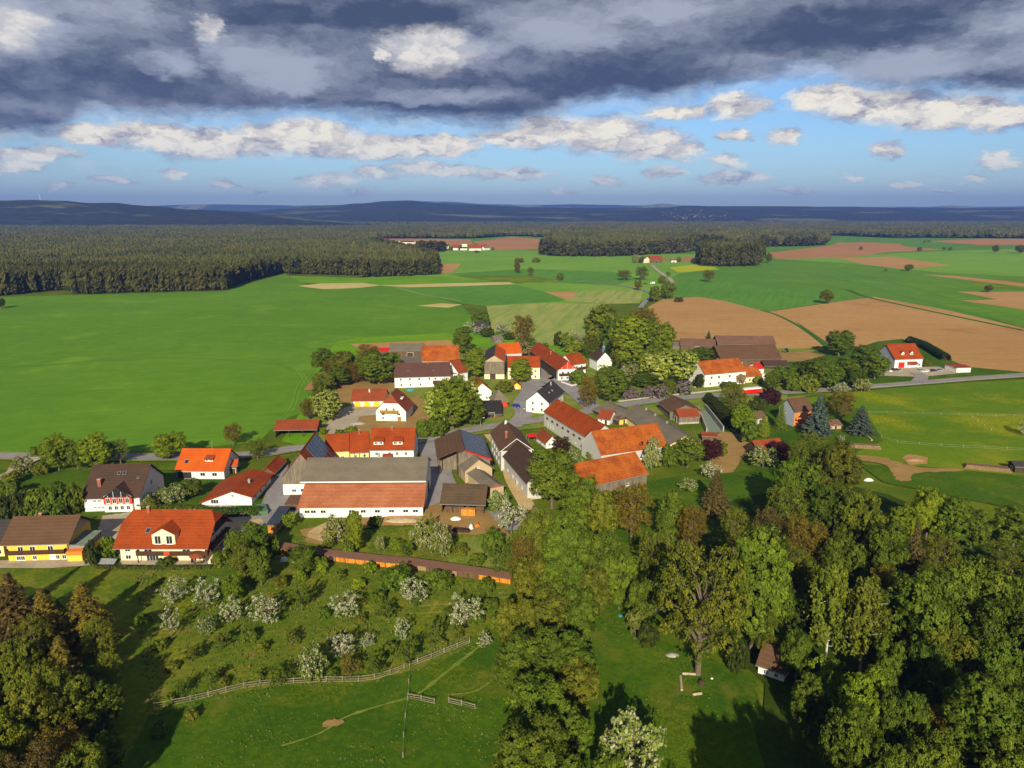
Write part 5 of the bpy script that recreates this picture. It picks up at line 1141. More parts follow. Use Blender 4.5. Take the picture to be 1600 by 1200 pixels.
# --- church side of the village
rt, h = house('chapel', 'white village chapel with dark roof and small onion turret', 'chapel', (933,580), (956,578.5), 563.5, 551, kind='gable', D=10.5, wall='white_plaster', roof='dark_brown_tiles', ov=.35, ovg=.25, win=[('L', [.3, .7], 1.8, .8, 1.8), ('F', [.5], 5.0, .6, .8)], doors=[('F', .5, 1.2, 2.3, 'dark_wood')])
tz = h['hr'] - .3; T = MB(); T.lathe([(.75, tz), (.75, tz + 1.9), (1.0, tz + 2.0), (1.0, tz + 2.1), (.7, tz + 2.2), (.95, tz + 2.6), (.95, tz + 3.0), (.5, tz + 3.6), (.14, tz + 4.1), (.10, tz + 4.9), (0.01, tz + 5.0)], 0, 1.8, 10)
tr = T.build('turret', 'copper_green', rt); c = MB(); c.bar((0, 1.8, tz + 4.9), (0, 1.8, tz + 6.2), .05); c.bar((-.35, 1.8, tz + 5.8), (.35, 1.8, tz + 5.8), .05); c.build('cross', 'galvanised', tr)
MB().box(-.35, .35, 1.0, 1.04, tz + .5, tz + 1.5).build('louvre', 'interior_shade_and_ash', tr)
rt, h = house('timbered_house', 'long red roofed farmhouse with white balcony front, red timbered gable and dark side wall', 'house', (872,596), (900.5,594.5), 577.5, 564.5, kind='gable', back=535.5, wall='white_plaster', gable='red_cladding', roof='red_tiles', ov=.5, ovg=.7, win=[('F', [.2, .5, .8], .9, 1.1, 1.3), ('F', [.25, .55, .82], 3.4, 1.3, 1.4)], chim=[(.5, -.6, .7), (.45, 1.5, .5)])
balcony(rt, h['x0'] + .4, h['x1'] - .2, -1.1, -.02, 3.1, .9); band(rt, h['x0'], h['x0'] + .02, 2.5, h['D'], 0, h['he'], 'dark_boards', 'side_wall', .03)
for u in (-.3, 0, .3): MB().box(h['W'] * u - .07, h['W'] * u + .07, -.05, -.003, h['he'], h['hr'] - abs(u) * 2 * (h['hr'] - h['he']) - .1).build('timber', 'cream_plaster', rt)
rt, h = house('timbered_house', 'white wing with red roof and arched porch right of the timbered farmhouse', 'house', (893,587), (915,583.5), 569, 553.5, tan=.75, roof='red_tiles', ov=.6, ovg=.3, win=[('F', [.3, .65], .9, 1.2, 1.4), ('F', [.35, .7], 3.3, 1.2, 1.3)]); balcony(rt, h['x0'] + 1, h['x1'] + .3, -1.1, -.02, 3.0, .9)
rt, h = house('yellow_house', 'pale yellow house with red roof behind the round chestnut tree', 'house', (793.5,593.5), (843.5,593.5), 573.5, 557.5, tan=.8, wall='cream_plaster', roof='red_tiles', ov=.4, ovg=.2, win=[('F', [.12, .28, .7, .86], 1.0, 1.0, 1.3), ('F', [.12, .28, .7, .86], 3.7, 1.0, 1.3)], doors=[('F', .5, 1.2, 2.2)])
rt, h = house('boarded_barn', 'grey boarded barn with dark and orange roof left of the pale yellow house', 'barn', (757,593), (788,593), 565, 555.5, kind='gable', back=539, wall='grey_boards', gable='pale_boards', roof='slate_grey', ov=.4, ovg=.3)
band(rt, h['x0'], h['x1'], 0, h['D'], 0, 2.6, 'cream_plaster', 'plinth_wall'); gate(rt, on_wall('F', h['x0'], h['x1'], -.05, h['D']), h['W'] * .42, 2.6, 2.8)
MB().slab([[(0.05, -.35, h['hr'] + .34), (h['x1'] + .45, -.35, h['hr'] + .34 - h['sl'] * (h['x1'] + .4)), (h['x1'] + .45, h['D'] + .35, h['hr'] + .34 - h['sl'] * (h['x1'] + .4)), (0.05, h['D'] + .35, h['hr'] + .34)]], .06).build('new_tiles', 'orange_tiles', h['roof'])
house('orange_barn', 'orange roofed barn at the far side behind the grey boarded barn', 'barn', (784,569), (815,567), 552.5, 537, tan=.75, wall='grey_plaster', roof='orange_tiles', ov=.4, ovg=.3)
rt, h = house('wayside_chapel', 'tiny yellow wayside chapel with an arched niche and a small cross', 'chapel', (801.5,609.5), (813.5,609.5), 603, 598.5, kind='gable', D=2.8, wall='yellow_plaster', roof='red_tiles', ov=.25, ovg=.2)
a = MB(); n = 8; pts = [(-.55, -.03, .1), (.55, -.03, .1)] + [(.55 * math.cos(t), -.03, 1.0 + .55 * math.sin(t)) for t in [math.pi * k / n for k in range(n + 1)]]
a.poly(pts); a.build('niche', 'white_paint', rt); c = MB(); c.bar((0, .1, h['hr'] + .3), (0, .1, h['hr'] + 1.1), .04); c.bar((-.22, .1, h['hr'] + .85), (.22, .1, h['hr'] + .85), .04); c.build('cross', 'galvanised', rt)
house('orange_roofed_house', 'white house with steep orange roof half hidden behind the large lime tree', 'house', (739,628), (768,626.5), 612, 599, kind='gable', D=13, roof='mottled_orange_tiles', ov=.5, ovg=.4, win=[('F', [.75], 1.0, .9, 1.2)])
rt, h = house('black_shed', 'low shed with a wide black roof by the village lane', 'shed', (758,653), (784,652.5), 647, 627, tan=.32, wall='brown_boards', roof='black_sheet', ov=.5, ovg=.4, doors=[('F', .4, 2.2, 2.0, 'dark_wood')])
house('pavilion', 'small square pavilion with a grey tent roof and red walls beside the black roofed shed', 'pavilion', (772,638), (793,636.5), 627, 609.5, tan=1.0, wall='red_cladding', roof='grey_sheet', ov=.5, ovg=.5, hip=3.4, doors=[('R', .5, 1.2, 2.0, 'white_paint')])
rt, h = house('white_house', 'long white house with purple brown roof behind the building plot', 'house', (617,607), (704,604.5), 589.5, 567.5, tan=.74, roof='purple_brown_tiles', ov=.4, ovg=.3, win=[('F', [.11, .27, .44, .62, .73], 3.6, 1.0, 1.2), ('F', [.12, .28, .46, .78], 1.0, 1.0, 1.2)], sky_=[(.24, .4, .7, .7), (.7, .4, .7, .7)], chim=[(.6, .4, .8)])
MB().slab([[(h['x0'] + h['W'] * .68, -3.2, 2.4), (h['x0'] + h['W'] * .9, -3.2, 2.4), (h['x0'] + h['W'] * .9, -.05, 3.3), (h['x0'] + h['W'] * .68, -.05, 3.3)]], .15).build('porch_roof', 'purple_brown_tiles', rt)
for u in (.69, .89): MB().box(h['x0'] + h['W'] * u - .1, h['x0'] + h['W'] * u + .1, -3.0, -2.8, 0, 2.3).build('post', 'white_paint', rt)
fr = Frame((705,598), (716,597)); rt = thing('white_annexe', 'narrow white block attached to the purple brown roofed house', 'annexe', fr.O, fr.rz); side_block(rt, -fr.W / 2, fr.W / 2, 0, 9, 4.2, 'white_plaster', 'grey_sheet', .3)
house('orange_barn', 'cream barn with plain orange roof behind the purple brown roofed house', 'barn', (660,583), (717.5,582), 564.5, 541, tan=.78, wall='cream_plaster', roof='mottled_orange_tiles', ov=.3, ovg=.2, win=[('F', [.25, .5, .75], 3.0, 1.1, .8)])
house('grey_shed', 'long low grey roofed machine shed at the bare earth plot', 'shed', (609,558), (662,557), 549, 537, tan=.35, wall='brown_boards', roof='grey_sheet', ov=.4, ovg=.3, doors=[('F', .6, 3.5, 2.4, 'dark_wood')])
fr = Frame((623,573.5), (659,573)); rt = thing('grey_shed', 'flat grey roofed lean shed tucked between the orange barn and the machine shed', 'shed', fr.O, fr.rz); side_block(rt, -fr.W / 2, fr.W / 2, 0, 12, 2.2, 'pale_boards', 'grey_sheet', .9)
house('red_shed', 'tiny shed with a red roof at the left end of the grey machine shed', 'shed', (593,555), (609,554.5), 550.5, 544, tan=.35, wall='dark_boards', roof='bright_red_sheet', ov=.3, ovg=.3)
house('old_barn', 'small barn with a faded red roof behind the tall lime tree', 'barn', (717,598), (731,595), 583, 563, tan=.8, wall='white_plaster', roof='old_red_tiles', ov=.4, ovg=.3)
rt, h = house('garage', 'white garage with three rounded yellow doors and a brown roof', 'garage', (550,636.5), (602,636), 626, 608.5, tan=.62, roof='old_red_tiles', ov=.5, ovg=.4, chim=[(.5, 1.5, .2, .25, 'white_paint')])
for u in (.17, .45, .74):
    x = h['x0'] + h['W'] * u; hw, hh = 1.35, 2.5; pts = [(x - hw, -.05, .02), (x + hw, -.05, .02), (x + hw, -.05, hh - .7)] + [(x + hw * math.cos(t), -.05, hh - .7 + .6 * math.sin(t)) for t in [math.pi * k / 8 for k in range(1, 8)]] + [(x - hw, -.05, hh - .7)]
    d_ = MB(); d_.poly(pts); d_.build('garage_door', 'yellow_door', rt)
rt, h = house('white_house', 'new white gabled house with red brown half hipped roof and wooden balcony', 'house', (588,658.5), (634.5,659.5), 641, 618, kind='gable', back=606, roof='old_red_tiles', ov=.6, ovg=.5, hip=2.0, hipt=.55, win=[('F', [.36, .6], 4.1, .9, 1.5), ('F', [.24], 1.0, 1.0, .9), ('F', [.24, .76], 2.6, 1.4, 1.0), ('R', [.3, .65], 2.7, 1.1, 1.2)], doors=[('F', .78, 1.5, 2.1)], sky_=())
balcony(rt, h['x0'] + h['W'] * .16, h['x0'] + h['W'] * .76, -1.1, -.02, 3.9, .9, 'honey_wood', 'honey_wood')
MB().box(h['x1'] * .45, h['x1'] * .62, h['D'] * .4, h['D'] * .62, h['hr'] - h['sl'] * h['x1'] * .45, h['hr'] - h['sl'] * h['x1'] * .45 + .4).build('skylight', 'white_paint', h['roof'])
# --- huts at the edges
house('garden_hut', 'grey roofed garden hut among white blossom at the field edge', 'hut', (741,521), (765,520), 513, 504, tan=.6, wall='dark_boards', roof='slate_grey', ov=.4, ovg=.4, doors=[('F', .5, 1, 1.9, 'dark_wood')])
house('garden_hut', 'small grey wooden hut behind the orange roofed barn', 'hut', (773,537), (786,536), 531, 525, tan=.5, wall='grey_boards', roof='grey_sheet', ov=.4, ovg=.4, doors=[('F', .5, 1, 1.9, 'dark_wood')])
house('old_barn', 'old red brown roof deep among the trees above the wood', 'barn', (1184,717), (1224,713), 704, 688, tan=.65, wall='dark_boards', roof='old_red_tiles', ov=.5, ovg=.4)
house('field_hut', 'small dark hut at the right edge beside the long log pile', 'hut', (1585,740), (1612,741), 729, 722, tan=.4, wall='dark_boards', roof='slate_grey', ov=.4, ovg=.4, doors=[('L', .5, 1, 1.8, 'brown_boards')])
house('forest_cabin', 'white walled cabin with a brown roof in the deep shade of the wood', 'cabin', (1184,1054), (1224,1068), 1038, 1014, tan=.7, wall='white_plaster', roof='brown_tiles', ov=.4, ovg=.4, win=[('F', [.3, .7], .7, .8, .8)])
rt, h = house('garden_shed', 'little brown roofed shed at the garden corner of the large cream house', 'shed', (326,884), (339,881), 874, 865, kind='gable', D=3.0, wall='cream_plaster', roof='brown_tiles', ov=.4, ovg=.3, doors=[('F', .5, .9, 1.7, 'dark_wood')])
o = G(306,884); rt = thing('pavilion', 'round garden pavilion with a domed red roof on the terrace of the large cream house', 'pavilion', o + Vector((0, 1.5, 0)))
MB().lathe([(1.9, 2.0), (1.65, 2.5), (1.0, 2.85), (0.02, 3.0)], 0, 0, 12).lathe([(1.9, 1.9), (1.9, 2.0)], 0, 0, 12).build('roof', 'old_red_tiles', rt)
for k in range(8): t = 2 * math.pi * k / 8; MB().bar((1.6 * math.cos(t), 1.6 * math.sin(t), 0), (1.6 * math.cos(t), 1.6 * math.sin(t), 2.0), .07).build('post', 'dark_wood', rt)
MB().lathe([(1.55, 0), (1.55, .9)], 0, 0, 12).build('parapet', 'brown_boards', rt)
fr = Frame((152,885), (178,886)); rt = thing('cold_frame', 'long low grey covered cold frame in the garden between the two big houses', 'cold frame', fr.O, fr.rz); w = fr.W
MB().slab([[(-w / 2, 0, .7), (w / 2, 0, .7), (w / 2, 1.6, 1.3), (-w / 2, 1.6, 1.3)]], .08).build('cover', 'galvanised', rt); MB().box(-w / 2 + .05, w / 2 - .05, .05, 1.5, 0, .6).build('box', 'grey_boards', rt)
# --- far hamlet, lone farm, town on the hill
for (a, b, ev, rd, rf, wl_, lb) in [((633,391.5),(664,391),387.5,384,'slate_grey','white_plaster','very long white shed of the far hamlet beside the dark copse'), ((733,391.5),(752,391.5),388,382.5,'red_tiles','white_plaster','long red roofed farm at the right of the far hamlet'),
    ((752,390),(760,390),387,382.5,'red_tiles','grey_plaster','red roofed barn at the right end of the far hamlet'), ((757,391),(766,390.5),387.5,385.5,'grey_sheet','white_plaster','low white shed at the right tip of the far hamlet'), ((708,391),(716,391),387.5,383,'red_tiles','white_plaster','red roofed white house in the middle of the far hamlet'),
    ((719,391),(730,391),388,385.5,'slate_grey','white_plaster','grey roofed white house in the middle of the far hamlet'), ((722,386),(730,386),381,378.5,'grey_sheet','cream_plaster','cream gabled house standing highest in the far hamlet'), ((697,390),(701,390),384,382,'slate_grey','cream_plaster','narrow cream gable left of the red roofs in the far hamlet'),
    ((673,391),(682,390.5),388,385,'brown_tiles','white_plaster','brown roofed house behind the dark copse of the far hamlet'), ((684,385),(694,385),382,379.5,'brown_tiles','white_plaster','brown roofed house at the back of the far hamlet'),
    ((594,378),(606,378),375.5,373.5,'salmon_tiles','cream_plaster','far salmon roofed shed at the left of the hamlet field'), ((609,378.5),(624,378.5),376,374,'grey_sheet','white_plaster','far pale roofed shed at the hamlet field'), ((627,380.5),(646,381),378,376,'slate_grey','white_plaster','far dark roofed shed right of the pale one at the hamlet field')]:
    house('farmhouse', lb, 'house', a, b, ev, None, D=15 if 'red' in rf else 10, tan=.95 if 'red' in rf else .5, wall=wl_, roof=rf, ov=.5, ovg=.4, group='houses of the far hamlet', win=[('F', 3, 1.2, 1.2, 1.3)])
house('farmhouse', 'white gabled farmhouse of the lone farm in the fields', 'house', (1006,411), (1015,410.5), 405, 401.5, kind='gable', D=12, wall='cream_plaster', roof='brown_tiles', ov=.5, ovg=.3, win=[('F', [.3, .7], 1.2, 1, 1.2)])
house('farm_barn', 'red roofed barn of the lone farm in the fields', 'barn', (1016,411), (1035,411), 406.5, 400, tan=.7, wall='brown_boards', roof='old_red_tiles', ov=.6, ovg=.4, doors=[('F', .5, 3.6, 3.2, 'interior_shade_and_ash')])
house('farm_shed', 'small white shed standing apart at the lone farm', 'shed', (1049,410), (1057,410), 407, 405, tan=.3, roof='grey_sheet', ov=.4, ovg=.4, doors=[('F', .5, 2, 2, 'dark_wood')])
rr = random.Random(5); T0 = None
TOWN = [(1058 + rr.gauss(22, 26), 336 + rr.gauss(1.5, 4.2)) for _ in range(62)] + [(rr.uniform(1150, 1260), rr.uniform(343, 352)) for _ in range(22)] + [(rr.uniform(1030, 1150), rr.uniform(347, 352)) for _ in range(8)]
for i, (x, y) in enumerate(TOWN):
    p = HM.hit(x, y)
    if T0 is None:
        mb = MB(); mb.box(-7, 7, -5, 5, -2, 6, 0, False); mb.poly([(-7, -5, 7), (7, -5, 7), (7, 0, 11.5), (-7, 0, 11.5)], 1); mb.poly([(7, 5, 7), (-7, 5, 7), (-7, 0, 11.5), (7, 0, 11.5)], 1); mb.poly([(7, -5, 7), (7, 5, 7), (7, 0, 11.5)], 0); mb.poly([(-7, 5, 7), (-7, -5, 7), (-7, 0, 11.5)], 0)
        o = T0 = mb.build('town_house', ['log_bark', 'dark_brown_tiles']); tag(o, 'tiny house of the distant town scattered on the blue hillside', 'house', 'houses of the distant town')  # cloud shade on the town is put into the dark wall colour
    else: o = T0.copy(); COL.objects.link(o)
    o.location = p; o.rotation_euler.z = rr.uniform(-.9, .9); k = rr.uniform(.38, .62); o.scale = (k * rr.uniform(.8, 1.3), k, k)
for (x, y, hh, lb) in ((70, 309.5, 34, 'thin white mast on the wooded hill at the left'), (1140, 323, 30, 'thin grey mast on the skyline above the distant town')):
    hill = HL if x < 400 else HM; p = Vector(((x - 800) / F_PX * (hill.yr * CP), hill.yr - 30, 0)); p.z = hill.h(p.x, p.y)
    mb = MB(); mb.bar((0, 0, -2), (0, 0, hh), 1.1, 0, 6, .5); mb.box(-1.8, 1.8, -1.8, 1.8, hh * .75, hh * .75 + 1.5); o = mb.build('radio_mast', 'white_paint', None, p); tag(o, lb, 'mast')

# ------------------------------------------------------------------ trees
def unit(v): return v / np.maximum(np.linalg.norm(v, axis=-1, keepdims=True), 1e-9)
def leaf_mesh(name, pos, nrm, size, clump, mat, rs, aspect=0.62):
    """one kite-shaped leaf spray at each point, facing along nrm"""
    n = len(pos); nrm = unit(nrm); t = unit(np.cross(nrm, rs.normal(size=(n, 3)))); b = np.cross(nrm, t); s = (size * (0.65 + 0.7 * rs.random(n)))[:, None]
    V = np.stack([pos - t * s, pos - b * s * aspect + nrm * s * .12, pos + t * s, pos + b * s * aspect + nrm * s * .12], 1).reshape(-1, 3)
    me = bpy.data.meshes.new(name); me.vertices.add(4 * n); me.loops.add(4 * n); me.polygons.add(n)
    me.vertices.foreach_set('co', V.astype(np.float32).ravel()); me.loops.foreach_set('vertex_index', np.arange(4 * n, dtype=np.int32)); me.polygons.foreach_set('loop_start', np.arange(0, 4 * n, 4, dtype=np.int32)); me.update()
    for k, a in (('rnd', rs.random(n)), ('clump', clump)):
        at = me.attributes.new(k, 'FLOAT', 'FACE'); at.data.foreach_set('value', a.astype(np.float32))
    me.materials.append(MATS[mat]); return me
def tufts_to_leaves(tc, tn, tr, per, rs, spread=0.6, up=0.25):
    """tc, tn, tr: centre, outward direction and radius of each tuft"""
    k = len(tc); i = np.repeat(np.arange(k), per); d = unit(rs.normal(size=(len(i), 3))) * (rs.random(len(i)) ** .45)[:, None]
    pos = tc[i] + d * tr[i][:, None] * np.array((1, 1, .75)); nr = tn[i] + d * .7 + rs.normal(size=(len(i), 3)) * spread + np.array((0, 0, up))
    return pos, nr, np.clip(rs.random(k)[i] + rs.normal(0, .08, len(i)), 0, 1)
def limb(mb, p, q, r0, r1, rs, bend=.12, n=3):
    p, q = np.array(p, float), np.array(q, float); L_ = np.linalg.norm(q - p); pts = [p + (q - p) * k / n + (rs.normal(size=3) * L_ * bend * .5 if 0 < k < n else 0) for k in range(n + 1)]
    for k in range(n): mb.bar(pts[k], pts[k + 1], r0 + (r1 - r0) * k / n, 0, 5, r0 + (r1 - r0) * (k + 1) / n)
TPL = {}
def template(kind, seed, build):
    TPL.setdefault(kind, []).append(build(np.random.default_rng(seed)))
def broad(H, R, nl=15, clear=.16, per=34, ntuft=60, size=.185, lobe=(.27, .46), top=1.0, dens=1.0, mat='leaves', bark='bark', limbs=9, tuft=.115, spread=.45, flat=1.0, open_=0.0):
    def f(rs):
        zc = H * (clear + 1) / 2; rz = H * (1 - clear) / 2; C, Q = [], []
        C.append(np.array((0, 0, zc * 1.0))); Q.append(R * .55)
        gold = 2.39996
        for i in range(nl):
            z = 1 - 2 * (i + .5) / nl; z = z * .92 + rs.normal() * .05; a = gold * i + rs.normal() * .35; rr = math.sqrt(max(0, 1 - z * z)); q = R * rs.uniform(*lobe)
            taper = 1 - (.0 if z < 0 else z) * (1 - top) * .5
            C.append(np.array((rr * math.cos(a) * (R - q * .8) * taper, rr * math.sin(a) * (R - q * .8) * taper, zc + z * (rz - q * .55)))); Q.append(q)
        tc, tn, tr = [], [], []
        for i, (c, q) in enumerate(zip(C, Q)):
            m = int(ntuft * (q / (R * .38)) ** 2)
            d = unit(rs.normal(size=(m, 3))); d = d[(d[:, 2] > -.75)]
            p = c + d * q * (.70 + .56 * rs.random((len(d), 1)) ** 1.5) * np.array((1, 1, .85 * flat))
            ok = np.ones(len(p), bool)
            for j, (c2, q2) in enumerate(zip(C, Q)):
                if j != i: ok &= np.linalg.norm((p - c2) * np.array((1, 1, 1.1)), axis=1) > q2 * .72
            if open_: ok &= rs.random(len(p)) > open_
            tc.append(p[ok]); tn.append(d[ok]); tr.append(np.full(ok.sum(), R * tuft) * rs.uniform(.6, 1.3, ok.sum()))
        tc, tn, tr = map(np.concatenate, (tc, tn, tr)); keep = tc[:, 2] > H * clear * .6; tc, tn, tr = tc[keep], tn[keep], tr[keep]
        pos, nr, cl = tufts_to_leaves(tc, tn, tr, per, rs, spread); k = pos[:, 2] > .15
        me = leaf_mesh('crown', pos[k], nr[k], size, cl[k], mat, rs)
        mb = MB(); r0 = .035 * R + .012 * H; mb.bar((0, 0, -.3), (0, 0, H * (clear + .12)), r0 * 1.2, 0, 7, r0 * .8); limb(mb, (0, 0, H * (clear + .12)), (rs.normal() * .3, rs.normal() * .3, H * .86), r0 * .8, .04, rs)
        for i in rs.permutation(np.arange(1, len(C)))[:limbs]: limb(mb, (0, 0, max(H * clear * .8, C[i][2] * .62)), C[i] + np.array((0, 0, Q[i] * .3)), r0 * .42, .03, rs)
        return me, mb, H, 2 * R, bark
    return f
def conifer(H, R, layers=22, size=.30, droop=.25, mat='needles', gap=.12, per=14, bark='bark', power=.9, nb=10):
    def f(rs):
        tc, tn, tr = [], [], []; mb = MB(); mb.bar((0, 0, -.3), (0, 0, H * .98), .02 * H, 0, 6, .02)
        for l in range(layers):
            t = l / (layers - 1); z = H * (.06 + .93 * t); rl = R * (1 - t) ** power + .12; n = max(4, int(nb * (1 - t * .6)))
            for k in range(n):
                a = 6.283 * (k + .5 * (l % 2)) / n + rs.normal() * .18; L_ = rl * rs.uniform(.78, 1.12); d = np.array((math.cos(a), math.sin(a), 0)); m = max(2, int(L_ / (R * gap)))
                for j in range(m):
                    u = (j + .6) / m; p = d * L_ * u + np.array((0, 0, z - droop * L_ * u * u + .1 * L_ * u)); tc.append(p); tn.append(np.array((d[0] * .35, d[1] * .35, .9))); tr.append(R * .11 * (1.25 - .5 * u) + .05)
                if l % 3 == 0: mb.bar((0, 0, z), tuple(d * L_ * .8 + np.array((0, 0, z - droop * L_ * .5))), .035, 0, 4, .012)
        pos, nr, cl = tufts_to_leaves(np.array(tc), np.array(tn), np.array(tr), per, rs, .35, .2)
        return leaf_mesh('crown', pos, nr, size, cl, mat, rs, .38), mb, H, 2 * R, bark
    return f
def weeping(H, R, mat='leaves'):
    def f(rs):
        tc, tn, tr = [], [], []; mb = MB(); mb.bar((0, 0, -.3), (0, 0, H * .92), .016 * H, 0, 6, .03)
        for k in range(46):
            t = (k + .5) / 46; z = H * (.26 + .70 * t); a = k * 2.4 + rs.normal() * .3; L_ = R * (1.05 - .75 * t ** 1.5) * rs.uniform(.65, 1.1); d = np.array((math.cos(a), math.sin(a), 0)); tip = d * L_ + np.array((0, 0, z + L_ * .35)); limb(mb, (0, 0, z - .4), tip, .06, .015, rs)
            for j in range(9):
                u = .25 + .85 * j / 9; p = d * L_ * u + np.array((0, 0, z + L_ * .35 * u)) + rs.normal(size=3) * R * .07
                for q in range(3): tc.append(p + np.array((0, 0, -q * H * .028 * (.4 + u)))); tn.append(d * .8 + np.array((0, 0, .3))); tr.append(R * .10)
        pos, nr, cl = tufts_to_leaves(np.array(tc), np.array(tn), np.array(tr), 7, rs, .7, .1)
        return leaf_mesh('crown', pos, nr, .26, cl, mat, rs, .55), mb, H, 2 * R, 'birch_bark'
    return f
for s in range(3): template('broad', 100 + s, broad(12, 5.0, 16))
for s in range(3): template('tall', 110 + s, broad(15, 3.9, 16, .12, lobe=(.38, .6), top=.35, size=.18))
for s in range(3): template('airy', 120 + s, broad(14, 5.0, 18, .16, per=24, ntuft=64, size=.14, lobe=(.22, .40), limbs=18, tuft=.12, spread=.9, open_=.18))
template('big_airy', 128, broad(18, 8.0, 30, .17, per=22, ntuft=62, size=.2, lobe=(.17, .30), limbs=30, tuft=.085, spread=.9, open_=.2))
for s in range(2): template('spruce', 130 + s, conifer(18, 4.6, 24, power=.72, nb=12))
template('blue_spruce', 140, conifer(12, 4.0, 18, .36, -.05, nb=11, power=.75)); template('cypress', 145, conifer(6, .95, 22, .2, -.5, power=.45, nb=9))
for s in range(2): template('birch', 150 + s, weeping(14, 4.2))
for s in range(3): template('blossom', 160 + s, broad(5.0, 3.0, 11, .14, per=26, ntuft=24, size=.115, lobe=(.22, .40), limbs=11, tuft=.115, mat='blossom', spread=.9, open_=.3))
for s in range(2): template('half_blossom', 170 + s, broad(5.0, 3.0, 11, .06, per=22, ntuft=24, size=.17, lobe=(.26, .42), limbs=10, tuft=.15, mat='half_blossom', spread=.9, open_=.1))
for s in range(2): template('candles', 180 + s, broad(13, 5.2, 17, .14, per=38, ntuft=32, size=.27, mat='candles'))
for s in range(2): template('fruit', 190 + s, broad(5.0, 2.6, 9, .18, per=22, ntuft=18, size=.15, lobe=(.26, .42), limbs=9, tuft=.15, spread=.9, open_=.2))
for s in range(3): template('shrub', 200 + s, broad(3.2, 2.2, 9, .0, per=24, ntuft=26, size=.18, lobe=(.34, .5), limbs=6, tuft=.17))
template('lilac', 210, broad(3.6, 2.0, 9, .0, per=15, ntuft=26, size=.20, lobe=(.32, .5), limbs=6, tuft=.17, mat='lilac')); template('pink_blossom', 212, broad(4.0, 2.2, 9, .1, per=15, ntuft=24, size=.17, limbs=8, mat='pink_blossom', open_=.1))

GREEN, SPRING, OLIVE, BRONZE, BROWN, DARK = (.092, .130, .010), (.140, .185, .009), (.112, .128, .011), (.128, .096, .012), (.088, .066, .018), (.048, .066, .010)
YELLOW, BLUE, COPPER, PALE, FOREST = (.135, .165, .010), (.050, .072, .060), (.052, .014, .016), (.135, .155, .03), (.080, .116, .009)
CN = {GREEN: 'mid green', SPRING: 'fresh green', OLIVE: 'olive green', BRONZE: 'bronze', BROWN: 'brown', DARK: 'dark green', YELLOW: 'yellow green', BLUE: 'blue grey', COPPER: 'purple red', PALE: 'pale green', FOREST: 'deep green'}
KN = {'broad': ('broadleaf_tree', 'broad leafy tree', 'tree', 'leafy trees'), 'tall': ('broadleaf_tree', 'tall slender tree', 'tree', 'slender trees'), 'airy': ('budding_tree', 'budding open tree', 'tree', 'budding trees'), 'big_airy': ('budding_tree', 'huge budding open tree', 'tree', 'budding trees'), 'spruce': ('spruce', 'conical spruce', 'tree', 'spruces'),
      'blue_spruce': ('blue_spruce', 'big spruce', 'tree', 'blue spruces'), 'cypress': ('cypress', 'narrow garden cypress', 'tree', 'garden cypresses'), 'birch': ('birch', 'hanging birch', 'tree', 'birches'), 'blossom': ('fruit_tree', 'white blossoming fruit tree', 'tree', 'blossoming fruit trees'),
      'half_blossom': ('fruit_tree', 'half blossomed bushy fruit tree', 'tree', 'half blossomed fruit trees'), 'candles': ('chestnut_tree', 'round chestnut tree in flower', 'tree', 'flowering chestnuts'), 'fruit': ('fruit_tree', 'small leafing fruit tree', 'tree', 'small fruit trees'),
      'shrub': ('shrub', 'rounded shrub', 'shrub', 'garden shrubs'), 'lilac': ('lilac_bush', 'purple flowering lilac bush', 'shrub', 'lilac bushes'), 'pink_blossom': ('ornamental_cherry', 'pink blossoming bush', 'shrub', 'pink blossom')}
BASE = {}
def first_of(kind, v):
    """the first tree of a template: an Empty at its foot with a trunk and a crown"""
    me, mb, H, Wd, bark = TPL[kind][v]
    o = bpy.data.objects.new(KN[kind][0], None); COL.objects.link(o)
    tr = mb.build('trunk', bark, o); cr = bpy.data.objects.new('crown', me); COL.objects.link(cr); cr.parent = o
    return o, tr, cr
PLACED = []
def tree(x, yt, yb, w, kind, colr, wide=None):
    rr = random.Random(int(x * 7 + yb * 13)); v = rr.randrange(len(TPL[kind])); key = (kind, v)
    if key not in BASE: BASE[key] = first_of(kind, v); o, tr, cr = BASE[key]
    else:
        b = BASE[key]; o = b[0].copy(); COL.objects.link(o); tr = b[1].copy(); cr = b[2].copy()
        for c in (tr, cr): COL.objects.link(c); c.parent = o
    _, _, H, Wd, _ = TPL[kind][v]; p = G(x, yb); h = hgt(x, yb, yt); wm = w * px2m(yb) * (hgt(x, yb, yt) * 0 + 1)
    o.location = p; o.rotation_euler.z = rr.uniform(0, 6.283); o.scale = (wm / Wd, wm / Wd, h / H)
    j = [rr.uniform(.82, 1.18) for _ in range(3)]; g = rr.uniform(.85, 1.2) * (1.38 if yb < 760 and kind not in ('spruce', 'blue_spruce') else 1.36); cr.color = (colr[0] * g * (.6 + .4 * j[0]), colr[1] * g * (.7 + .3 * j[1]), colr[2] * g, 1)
    PLACED.append((o, x, yt, yb, w, kind, colr)); return o
B_, T_, A_, S_, BL, HB, FR, SH, CA, BI = 'broad', 'tall', 'airy', 'spruce', 'blossom', 'half_blossom', 'fruit', 'shrub', 'candles', 'birch'
